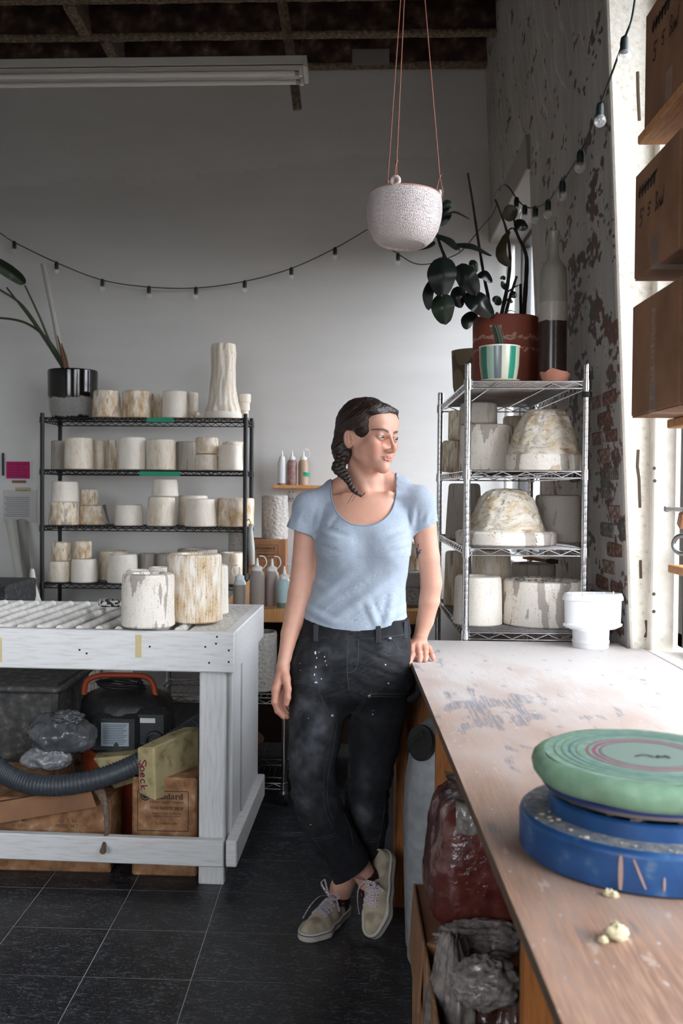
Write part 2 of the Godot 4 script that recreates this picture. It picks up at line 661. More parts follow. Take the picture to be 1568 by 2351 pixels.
	for r in 13:
		for q in 5:
			var y := 0.9 + r * 0.068
			var z := 3.60 + q * 0.21 + (0.105 if r % 2 else 0.0)
			var k := bn.get_noise_2d(z * 2.0, y * 1.5) + 0.35 - (z - 3.6) * 0.5
			if k > 0.26 and z < 4.3:
				var o := part("brick", forms[rng.randi() % 3], bms[0 if k > 0.5 else 1 + rng.randi() % 2], wr, Vector3(wall_x(z, y) + 0.0105 + rng.randf_range(-0.003, 0.003), y, -z))
				o.rotation = Vector3(rng.randf_range(-0.02, 0.02), rng.randf_range(-0.03, 0.03), 0.05)
	# board over the back window
	var lb := MB.new()
	lb.hull([Vector3(wall_x(6.5, 2.9) - 0.025, 2.97, -6.49), Vector3(1.1, 2.97, -6.49), Vector3(1.1, 2.97, -5.0), Vector3(wall_x(5.0, 2.9) - 0.025, 2.97, -5.0),
		Vector3(wall_x(6.5, 3.1) - 0.025, 3.14, -6.49), Vector3(1.1, 3.14, -6.49), Vector3(1.1, 3.14, -5.0), Vector3(wall_x(5.0, 3.1) - 0.025, 3.14, -5.0)], 0.006)
	struct("trim_1", lb.done(), mat(h("8f8a86"), 0.8), "grey painted lintel board over the small window at the back corner", "lintel")
	# wall with the large window, in front of the recess
	var ob := MB.new()
	ob.box(Vector3(1.27, 3.95, -0.45), Vector3(0.2, 1.3, 6.1))
	ob.box(Vector3(1.27, 0.38, -0.45), Vector3(0.2, 0.86, 6.1))
	ob.box(Vector3(1.27, 2.0, 1.95), Vector3(0.2, 2.6, 1.4))
	struct("wall_right_window", ob.done(), mat(h("d9d5cb"), 0.8), "pale wall that frames the large workshop window", "wall")
	# jamb of the recess: rough cream plaster, then a painted timber casing with nail holes
	var jm := tri_mat(ntex(81, 0.02, 512, 5, [0.0, h("cfc7b4"), 0.3, h("e9e3d5"), 1.0, h("f3efe6")]), 0.3, 0.85, M.grain, 0.2)
	var jb := MB.new()
	jb.hull([Vector3(wall_x(3.5, 0.0) + 0.004, 0.0, -3.48), Vector3(1.2, 0, -3.48), Vector3(1.2, 0, -3.455), Vector3(wall_x(3.5, 0.0) + 0.004, 0, -3.455),
		Vector3(wall_x(3.5, 4.4) + 0.004, 4.4, -3.48), Vector3(1.2, 4.4, -3.48), Vector3(1.2, 4.4, -3.455), Vector3(wall_x(3.5, 4.4) + 0.004, 4.4, -3.455)], 0.006)
	struct("trim_2", jb.done(), jm, "rough cream plaster jamb between the brick wall and the window casing", "jamb")
	var cb := MB.new()
	cb.box(Vector3(1.066, 2.2, -3.435), Vector3(0.080, 4.4, 0.05), 0.005)
	var cas := struct("trim_3", cb.done(), tri_mat(ntex(82, 0.015, 512, 5, [0.0, h("c9bfa9"), 0.25, h("e6dfd0"), 1.0, h("f1ece2")]), 0.4, 0.6, M.fine, 0.06), "cream painted timber window casing with nail holes and chipped paint", "casing")
	var hole := MB.new()
	for e: Vector3 in [Vector3(1.0292, 1.4601, -3.4100), Vector3(1.0313, 1.4175, -3.4100), Vector3(1.0344, 1.0346, -3.4100), Vector3(1.0353, 0.9755, -3.4100)]:
		hole.lathe([Vector2(0.0, 0.0008), Vector2(0.005, 0.0008), Vector2(0.006, 0.0)], 10, Vector3(e.x, e.y, -3.4098), null, Basis(Vector3.RIGHT, PI / 2))
	part("nail_hole", hole.done(), mat(h("4a3d33"), 0.8), cas)
	var crack := MB.new()
	for l: Array in [[Vector3(0.9877, 1.5225, -3.4000), Vector3(0.9856, 1.4669, -3.4000), Vector3(0.9921, 1.4230, -3.4000), Vector3(0.9964, 1.3277, -3.4000)], [Vector3(0.9665, 2.8023, -3.4000), Vector3(0.9691, 2.7303, -3.4000), Vector3(0.9747, 2.6410, -3.4000)], [Vector3(1.0007, 1.1441, -3.4000), Vector3(1.0031, 1.0853, -3.4000)], [Vector3(1.0228, 0.9382, -3.4000), Vector3(1.0277, 0.9014, -3.4000), Vector3(1.0207, 0.8821, -3.4000)]]:
		for k in l.size() - 1:
			var a: Vector3 = l[k]
			var d: Vector3 = l[k + 1]
			crack.box(Vector3((a.x + d.x) * 0.5, (a.y + d.y) * 0.5, -3.4535), Vector3(0.009, absf(a.y - d.y) + 0.004, 0.004), 0.0012, Basis(Vector3.BACK, (d.x - a.x) / (d.y - a.y) * -1.0))
	part("crack", crack.done(), mat(h("5b4a3c"), 0.9), cas)
	windows()

func frame_window(called: String, label: String, x: float, z0: float, z1: float, y0: float, y1: float, cols: Array, rows: Array) -> void:
	var b := MB.new()
	var zc := -(z0 + z1) * 0.5
	for y: float in [y0 + 0.025, y1 - 0.025]:
		b.box(Vector3(x, y, zc), Vector3(0.06, 0.05, z1 - z0), 0.004)
	for z: float in [z0 + 0.025, z1 - 0.025]:
		b.box(Vector3(x, (y0 + y1) * 0.5, -z), Vector3(0.06, y1 - y0, 0.05), 0.004)
	var w := struct(called, b.done(), mat(h("3f3d3c"), 0.5, 0.2), label, "window")
	var zs := [z0 + 0.05]
	zs.append_array(cols)
	zs.append(z1 - 0.05)
	var ys := [y0 + 0.05]
	ys.append_array(rows)
	ys.append(y1 - 0.05)
	for z: float in cols:
		part("mullion", box_mesh(Vector3(0.05, y1 - y0 - 0.1, 0.045), 0.004, Vector3(x, (y0 + y1) * 0.5, -z)), w.material_override, w)
	for y: float in rows:
		part("glazing_bar", box_mesh(Vector3(0.05, 0.045, z1 - z0 - 0.1), 0.004, Vector3(x, y, zc)), w.material_override, w)
	for a in zs.size() - 1:
		for c in ys.size() - 1:
			part("pane", box_mesh(Vector3(0.004, ys[c + 1] - ys[c], zs[a + 1] - zs[a]), 0.0, Vector3(x + 0.01, (ys[c] + ys[c + 1]) * 0.5, -(zs[a] + zs[a + 1]) * 0.5)), M.pane, w)

func windows() -> void:
	frame_window("window_1", "large dark steel framed window beside the worktop, cut by the right edge", 1.142, -1.2, 3.40, 0.86, 3.30, [-0.05, 1.1, 2.25], [1.17, 2.2])
	frame_window("window_2", "small dark framed window in the back corner behind the plants", 1.12, 5.05, 6.48, 0.98, 2.98, [5.75], [2.15])
	var w3 := MB.new()
	for x: float in [-2.96, -1.93, -0.94]:
		w3.box(Vector3(x, 2.05, 2.72), Vector3(0.06, 2.2, 0.06), 0.004)
	for y: float in [0.98, 2.4, 3.12]:
		w3.box(Vector3(-1.95, y, 2.72), Vector3(2.1, 0.06, 0.06), 0.004)
	var wn := struct("window_3", w3.done(), mat(h("3f3d3c"), 0.5, 0.2), "wide framed window in the wall behind the camera", "window")
	part("pane", box_mesh(Vector3(2.1, 2.2, 0.004), 0.0, Vector3(-1.95, 2.05, 2.74)), M.pane, wn)
	# the far side of the small window's recess
	struct("sill_1", box_mesh(Vector3(0.25, 0.04, 1.5), 0.006, Vector3(1.06, 0.965, -5.77)), M.white_paint, "white sill under the small window in the back corner", "sill")

func ceiling_beams() -> void:
	var cm := tri_mat(ntex(91, 0.02, 512, 5, [0.0, h("231a14"), 0.5, h("3a2a20"), 1.0, h("55423a")]), 0.6, 0.9, M.fine, 0.1)
	var c := struct("ceiling", box_mesh(Vector3(6.0, 0.12, 9.6), 0.0, Vector3(-1.6, 4.40, -1.95)), cm, "dark bare board ceiling over exposed timber joists", "ceiling")
	var jm := []
	for k in 3:
		jm.append(tri_mat(ntex(92 + k, 0.012, 512, 5, [0.0, h("1d1511"), 0.35, h("38281f"), 0.6, h("4d3a30"), 0.8, h("655248"), 1.0, h("8d8075")]), 0.9, 0.9, ntex(96, 0.06, 256, 4), 0.35))
	var lip := tri_mat(ntex(97, 0.03, 512, 4, [0.0, h("3a2c23"), 0.45, h("5f5243"), 0.7, h("7a6d5a"), 1.0, h("9b9080")]), 0.5, 0.9, M.fine, 0.2)
	var zs := [6.42, 5.98, 5.52, 5.06, 4.6, 4.14, 3.68, 3.22, 2.76, 2.3, 1.84, 1.38, 0.92, 0.46, 0.0, -0.46, -0.92, -1.4, -1.9, -2.4]
	for k in zs.size():
		var y0 := 4.075
		part("joist", box_mesh(Vector3(5.9, 0.27, 0.065), 0.006, Vector3(-1.6, y0 + 0.15, -zs[k])), jm[k % 3], c)
		if k < 5:
			var b := MB.new()
			var n := noise(98 + k, 0.8, 3)
			var top := []
			var seg := 60
			var pts := PackedVector3Array()
			for q in seg + 1:
				var x := -4.2 + 5.05 * q / seg
				var hh := 0.012 + 0.012 * absf(n.get_noise_1d(x * 6.0))
				pts.append(Vector3(x, y0 + hh, -zs[k] + 0.034))
			for q in seg + 1:
				var x := -4.2 + 5.05 * q / seg
				pts.append(Vector3(x, y0 - 0.004 + 0.006 * n.get_noise_1d(x * 9.0 + 40.0), -zs[k] + 0.036))
			for q in seg + 1:
				var x := -4.2 + 5.05 * q / seg
				pts.append(Vector3(x, y0 - 0.004 + 0.006 * n.get_noise_1d(x * 9.0 + 90.0), -zs[k] - 0.034))
			b.grid(pts, seg + 1, false, -1.0)
			part("lath_strip", b.done(), lip, c)
	for e: Array in [[-1.6036, -5.75, 0.2, 0.35], [-1.4928, -6.2, 0.12, 0.1]]:
		part("bridging_strut", box_mesh(Vector3(0.065, 0.3, 0.40), 0.006, Vector3(e[0], 4.2, e[1]), Basis(Vector3.BACK, e[3] * 0.4)), lip, c)
	part("paint_patch", box_mesh(Vector3(0.235, 0.10, 0.004), 0.0, Vector3(0.1152, 4.1211, -6.3850)), mat(h("8f8d88"), 0.9), c)
	# old pole and conduit
	solo("pole", tube_mesh([Vector3(-0.3954, 4.0746, -5.3500), Vector3(-0.3502, 3.8214, -5.4000), Vector3(-0.3136, 3.5861, -5.4500), Vector3(-0.2970, 3.4482, -5.4700)], [0.028, 0.027, 0.026, 0.025], 14), lip, "thin old wooden pole with flaking paint hanging from the joists", "pole")

# ---------------------------------------------------------------- furniture
func worktop() -> void:
	var n1 := noise(101, 0.006, 4)
	var n2 := noise(102, 0.03, 4)
	var n3 := noise(103, 0.012, 4)
	var n4 := noise(104, 0.09, 2)
	# u runs across the top, v from the far end towards the camera
	var t := paint(768, 1536, func(x: int, y: int) -> Color:
		var v := y / 1536.0
		var u := x / 768.0
		var g := n2.get_noise_2d(x * 5.0, y * 0.35) + 0.5 * n4.get_noise_2d(x * 3.0, y * 0.4)
		var c := Color(0.655, 0.505, 0.415).lerp(Color(0.50, 0.375, 0.305), clampf(0.5 + 1.0 * g, 0.0, 1.0))
		var d := n1.get_noise_2d(x, y * 0.7)
		var dust := clampf(1.04 - 1.32 * v + 0.30 * d + 0.20 * g + 0.20 * u, 0.05, 0.90)
		c = c.lerp(Color(0.80, 0.785, 0.775), dust)
		var s := n3.get_noise_2d(x * 1.2 + 200.0, y * 0.8)
		var where := exp(-pow((u - 0.2) / 0.16, 2.0) - pow((v - 0.36) / 0.09, 2.0)) + 0.7 * exp(-pow((u - 0.05) / 0.08, 2.0) - pow((v - 0.14) / 0.05, 2.0))
		if s + where * 0.75 > 0.42:
			c = c.lerp(Color(0.38, 0.40, 0.46), clampf((s + where * 0.75 - 0.42) * 2.5, 0.0, 0.6) * clampf(0.6 + g, 0.0, 1.0))
		if n3.get_noise_2d(x * 2.0 + 900.0, y * 1.4) > 0.55:
			c = c.lerp(Color(0.75, 0.70, 0.67), 0.5)
		if n4.get_noise_2d(x * 0.7, y * 0.7 + 500.0) > 0.74:
			c = c.lerp(Color(0.85, 0.84, 0.84), 0.6)
		return c)
	var m := uv_mat(t, 0.6, M.fine, 0.015)
	m.uv1_scale = Vector3(1 / 0.81, 1 / 3.2, 1)
	m.uv1_offset = Vector3(-0.2 / 0.81, 3.60 / 3.2, 0)
	var b := MB.new()
	b.slab([Vector2(0.197, -3.57), Vector2(0.958, -3.57), Vector2(0.958, -3.445), Vector2(1.012, -3.445), Vector2(1.012, -0.42), Vector2(0.226, -0.42)], Vector3(0, 0.843, 0), Vector3.RIGHT, Vector3.BACK, 0.02)
	var wt := thing("worktop_table", "long plywood worktop dusted white at the window with orange wood supports below", "table")
	part("top", b.done(), m, wt)
	var ply := MB.new()
	for k in 3:
		ply.hull([Vector3(0.1955, 0.826 + k * 0.0055, -3.57), Vector3(0.2, 0.826 + k * 0.0055, -3.57), Vector3(0.229, 0.826 + k * 0.0055, -0.42), Vector3(0.2245, 0.826 + k * 0.0055, -0.42),
			Vector3(0.1955, 0.829 + k * 0.0055, -3.57), Vector3(0.2, 0.829 + k * 0.0055, -3.57), Vector3(0.229, 0.829 + k * 0.0055, -0.42), Vector3(0.2245, 0.829 + k * 0.0055, -0.42)])
	part("ply_edge", ply.done(), mat(h("6b5848"), 0.8), wt)
	# supports
	for e: Array in [[3.36, 0.185, 0.55], [2.62, 0.235, 0.28], [1.32, 0.236, 0.3]]:
		part("support_panel", box_mesh(Vector3(e[2], 0.823, 0.04), 0.004, Vector3(e[1] + e[2] * 0.5, 0.4115, -e[0])), M.orange_wood, wt)
	part("support_post", box_mesh(Vector3(0.042, 0.81, 0.09), 0.004, Vector3(0.182, 0.405, -3.31)), M.orange_wood, wt)
	part("back_panel", box_mesh(Vector3(0.03, 0.82, 2.9), 0.002, Vector3(0.93, 0.41, -1.9)), mat(h("5d4026"), 0.7), wt)
	part("base_strip", box_mesh(Vector3(0.025, 0.05, 2.9), 0.003, Vector3(0.215, 0.025, -1.9)), M.dark, wt)
	# sill
	struct("sill_2", box_mesh(Vector3(0.20, 0.03, 3.05), 0.003, Vector3(1.117, 0.8275, -1.95)), tri_mat(ntex(107, 0.02, 512, 5, [0.0, h("b9b0a4"), 0.3, h("e3ded6"), 1.0, h("efece7")]), 0.5, 0.7, M.fine, 0.05), "white painted sill beyond the joint along the worktop", "sill")

func white_table() -> void:
	var at := Vector3(-0.385, 0.0, -3.375)
	var t := thing("slat_table", "white painted timber plaster table with a top of round bars", "table", at, deg_to_rad(-2.0))
	var w: StandardMaterial3D = M.white_paint.duplicate()
	w.uv1_scale = Vector3(1.3, 14.0, 5.0)
	var wv: StandardMaterial3D = M.white_paint.duplicate()
	wv.uv1_scale = Vector3(14.0, 1.3, 14.0)
	var L := 2.0
	var D := 0.84
	var H := 0.888
	part("apron", box_mesh(Vector3(L, 0.138, 0.04), 0.004, Vector3(-L / 2, H - 0.069, -0.02)), w, t)
	part("apron", box_mesh(Vector3(L, 0.138, 0.04), 0.004, Vector3(-L / 2, H - 0.069, -D + 0.02)), w, t)
	part("apron", box_mesh(Vector3(0.04, 0.138, D - 0.08), 0.004, Vector3(-0.02, H - 0.069, -D / 2)), w, t)
	part("apron", box_mesh(Vector3(0.04, 0.138, D - 0.08), 0.004, Vector3(-L + 0.02, H - 0.069, -D / 2)), w, t)
	part("ledge", box_mesh(Vector3(0.13, 0.02, D - 0.08), 0.002, Vector3(-0.105, H - 0.012, -D / 2)), M.dirty_white, t)
	for z: float in [-0.055, -D + 0.055]:
		part("bar_rail", box_mesh(Vector3(L - 0.08, 0.05, 0.03), 0.003, Vector3(-L / 2, H - 0.055, z)), M.dirty_white, t)
	var bar := MB.new()
	var pts := []
	var rad := []
	for k in 13:
		pts.append(Vector3(0.0012 * sin(k * 0.9), 0.001 * cos(k * 1.1), -0.05 - (D - 0.1) * k / 12.0))
		rad.append(0.0155 + 0.0004 * sin(k * 1.3))
	bar.tube(pts, rad, 12)
	var bm := bar.done()
	for k in 26:
		var o := part("bar", bm, M.bar, t, Vector3(-0.205 - k * 0.0705, H - 0.008, 0.0))
		o.rotation = Vector3(0, rng.randf_range(-0.012, 0.012) - 0.015, 0)
	# front legs, and wide boards on the right side
	var lx := -0.125
	for x: float in [-0.083, -L + 0.083]:
		part("leg", box_mesh(Vector3(0.09, 0.75, 0.04), 0.004, Vector3(x, 0.375, -0.062)), wv, t)
		part("leg", box_mesh(Vector3(0.09, 0.75, 0.04), 0.004, Vector3(x, 0.375, -D + 0.062)), w, t)
	part("side_board", box_mesh(Vector3(0.03, 0.66, 0.20), 0.003, Vector3(-0.035, 0.42, -0.20)), wv, t)
	part("side_board", box_mesh(Vector3(0.03, 0.66, 0.46), 0.003, Vector3(-0.028, 0.42, -0.54)), wv, t)
	part("stretcher", box_mesh(Vector3(L - 0.32, 0.092, 0.035), 0.004, Vector3(-0.035 - (L - 0.32) * 0.5, 0.122, -0.022)), w, t)
	part("stretcher", box_mesh(Vector3(0.3, 0.092, 0.035), 0.004, Vector3(-L + 0.13, 0.122, -0.022)), w, t)
	part("stretcher", box_mesh(Vector3(0.038, 0.092, D - 0.03), 0.004, Vector3(-0.006, 0.128, -D / 2 + 0.02)), w, t)
	# masking tape, nail heads
	part("masking_tape", box_mesh(Vector3(0.022, 0.078, 0.0006), 0.0, Vector3(-0.7180 + 0.385, H - 0.052, 0.0006)), mat(h("c9b98a"), 0.7), t)
	part("masking_tape", box_mesh(Vector3(0.022, 0.085, 0.0006), 0.0, Vector3(-0.826, H - 0.075, 0.0006)), mat(h("c9b98a"), 0.7), t)
	for e: Array in [[498, 1482], [528, 1497], [528, 1524], [482, 1527], [500, 1466], [342, 1492], [175, 1503], [473, 1490], [192, 1511]]:
		var nb := MB.new()
		nb.lathe([Vector2(0, 0.0006), Vector2(0.0032, 0.0006), Vector2(0.0038, 0.0)], 8, Vector3(-0.385 + (e[0] - 541.0) / 678.0 + 0.385, H - (e[1] - 1456.0) / 678.0, 0.0004), null, Basis(Vector3.RIGHT, PI / 2))
		part("nail", nb.done(), M.ink, t)
	table_molds()

# posts and wire shelves; local origin at the middle of the footprint
func wire_shelf(t: Node3D, w: float, d: float, y: float, m: Material, pitch := 0.0254, truss := 0.055, rod := 0.0032) -> void:
	var b := MB.new()
	var dr := 0.028
	for yy: float in [y - rod, y - dr]:
		for s: float in [-1.0, 1.0]:
			b.tube([Vector3(-w / 2, yy, s * d / 2), Vector3(w / 2, yy, s * d / 2)], rod, 6)
			b.tube([Vector3(s * w / 2, yy, -d / 2), Vector3(s * w / 2, yy, d / 2)], rod, 6)
	var sh := part("wire_shelf", b.done(), m, t)
	var z := MB.new()
	for side in 4:
		var len := w if side < 2 else d
		var k := int(len / truss) * 2
		var pts := []
		for j in k + 1:
			var a := -len / 2 + len * j / k
			var yy := y - 2.0 * rod if j % 2 else y - dr + rod
			pts.append(Vector3(a, yy, (d if side == 0 else -d) / 2) if side < 2 else Vector3((w if side == 2 else -w) / 2, yy, a))
		z.tube(pts, rod * 0.75, 5)
	part("truss", z.done(), m, sh)
	var g := MB.new()
	var along_x := w >= d
	var len2 := w if along_x else d
	var cross := d if along_x else w
	var cnt := int(len2 / pitch)
	for k in range(1, cnt):
		var a := -len2 / 2 + len2 * k / cnt
		if along_x:
			g.tube([Vector3(a, y - 0.0015, -cross / 2), Vector3(a, y - 0.0015, cross / 2)], 0.0016, 5)
		else:
			g.tube([Vector3(-cross / 2, y - 0.0015, a), Vector3(cross / 2, y - 0.0015, a)], 0.0016, 5)
	for f: float in [-0.25, 0.25]:
		if along_x:
			g.tube([Vector3(-len2 / 2, y - 0.006, f * cross), Vector3(len2 / 2, y - 0.006, f * cross)], 0.003, 6)
		else:
			g.tube([Vector3(f * cross, y - 0.006, -len2 / 2), Vector3(f * cross, y - 0.006, len2 / 2)], 0.003, 6)
	part("wire_mat", g.done(), m, sh)

func rack_posts(t: Node3D, w: float, d: float, top: float, levels: Array, m: Material, bottom := 0.0, grooves := true) -> void:
	var prof := [Vector2(0.0, bottom), Vector2(0.0127, bottom)]
	if grooves:
		var y := bottom + 0.0254
		while y < top - 0.01:
			prof.append_array([Vector2(0.0127, y - 0.0012), Vector2(0.0119, y), Vector2(0.0127, y + 0.0012)])
			y += 0.0254
	prof.append_array([Vector2(0.0127, top - 0.003), Vector2(0.011, top), Vector2(0.0, top)])
	var pm := lathe_mesh(prof, 14)
	var cm := lathe_mesh([Vector2(0.0128, -0.034), Vector2(0.0172, -0.034), Vector2(0.0158, 0.002), Vector2(0.0128, 0.002)], 14)
	for sx: float in [-1.0, 1.0]:
		for sz: float in [-1.0, 1.0]:
			var p := part("post", pm, m, t, Vector3(sx * w / 2, 0, sz * d / 2))
			for y: float in levels:
				part("collar", cm, m, p, Vector3(0, y, 0))

func black_rack() -> void:
	var w := 1.222
	var d := 0.37
	var t := thing("wire_rack", "wide black wire shelving rack of four shelves loaded with plaster molds", "shelving rack", Vector3(-1.226, 0, -6.085))
	var lv := [1.80, 1.488, 1.150, 0.804]
	rack_posts(t, w, d, 1.825, lv, M.black_metal)
	for y: float in lv:
		wire_shelf(t, w, d, y, M.black_metal, 0.0254, 0.05, 0.0036)
	for e: Array in [[369, 400, 1.79, 62], [366, 413, 1.47, 95]]:
		part("green_tape", box_mesh(Vector3(e[3] / 387.0, 0.026, 0.0012), 0.0, Vector3(-1.1249 + 1.226, e[2] - 0.004, d / 2 + 0.006)), M.tape_green, t)
	molds_black()

func chrome_rack() -> void:
	var w := 0.421
	var d := 1.08
	var t := thing("wire_rack", "tall narrow chrome wire shelving rack standing against the brick wall", "shelving rack", Vector3(0.635, 0, -4.14))
	var lv := [1.775, 1.455, 1.176, 0.872]
	rack_posts(t, w, d, 1.835, lv, M.chrome)
	for y: float in lv:
		wire_shelf(t, w, d, y, M.chrome, 0.0254, 0.075, 0.0034)
	part("black_clip", lathe_mesh([Vector2(0.0128, -0.02), Vector2(0.018, -0.02), Vector2(0.018, 0.0), Vector2(0.0128, 0.0)], 14), M.dark, t, Vector3(w / 2, 1.735, d / 2))
	molds_chrome()

# ---------------------------------------------------------------- plaster moulds
func mold_mats() -> void:
	var e := [[0.10, 0.22, 0.0], [0.55, 0.40, 0.0], [0.85, 0.66, 0.0], [0.08, 0.50, 0.55], [0.12, 0.42, 0.35], [0.75, 0.50, 0.1], [0.30, 0.36, 0.0]]
	M.mold = []
	for k in e.size():
		var base := Color(0.93, 0.905, 0.865)
		if k == 4:
			base = Color(0.70, 0.68, 0.65)
		M.mold.append(uv_mat(plaster_tex(200 + k * 7, e[k][0], e[k][1], e[k][2], base), 0.88, M.fine, 0.06))
	# smeared, horizontally wiped plaster
	var n1 := noise(260, 2.2, 4)
	var n2 := noise(261, 7.0, 3)
	var n3 := noise(262, 1.2, 3)
	M.swirl = uv_mat(paint(512, 256, func(x: int, y: int) -> Color:
		var p := Vector2.from_angle(TAU * x / 512.0)
		var t := y / 256.0
		var w := n3.get_noise_3d(p.x, p.y, t * 2.0) * 0.06
		var a := n1.get_noise_3d(p.x * 0.55, p.y * 0.55, (t + w) * 3.2)
		var b := n2.get_noise_3d(p.x * 0.45, p.y * 0.45, (t + w) * 3.0)
		var c := Color(0.86, 0.83, 0.77).lerp(Color(0.75, 0.63, 0.45), clampf(0.25 + a * 1.1, 0.0, 0.8))
		c = c.lerp(Color(0.90, 0.885, 0.86), clampf(b * 1.1, 0.0, 0.7))
		if b < -0.42:
			c = c.lerp(Color(0.52, 0.44, 0.35), 0.5)
		return c), 0.85, M.grain, 1.1)
	M.swirl.uv1_scale = Vector3(1, 1, 1)

func mold(at: Vector3, w: float, hh: float, ratio: float, mi: int, label: String, group: String) -> MeshInstance3D:
	var n := noise(rng.randi() % 9999, 3.0, 3)
	var r0 := w * 0.5
	var r1 := r0 * ratio
	var b := MB.new()
	var edge := minf(0.012, r1 * 0.2)
	b.lathe([Vector2(0, 0), Vector2(r0 - 0.005, 0), Vector2(r0, 0.005), Vector2(lerpf(r0, r1, 0.33), hh * 0.33), Vector2(lerpf(r0, r1, 0.66), hh * 0.66), Vector2(r1, hh - edge), Vector2(r1 - edge * 0.3, hh - edge * 0.3), Vector2(r1 - edge, hh),
		Vector2(r1 * 0.62, hh - 0.001), Vector2(r1 * 0.58, hh - 0.006), Vector2(r1 * 0.55, hh - 0.03), Vector2(0, hh - 0.03)], 40, Vector3.ZERO,
		func(a: float, y: float) -> float: return r0 * 0.028 * n.get_noise_3d(cos(a) * 0.5, sin(a) * 0.5, y * 3.0))
	b.height_uv(hh)
	return solo("plaster_mold", b.done(), M.mold[mi], label, "plaster mold", group, at, rng.randf() * TAU)

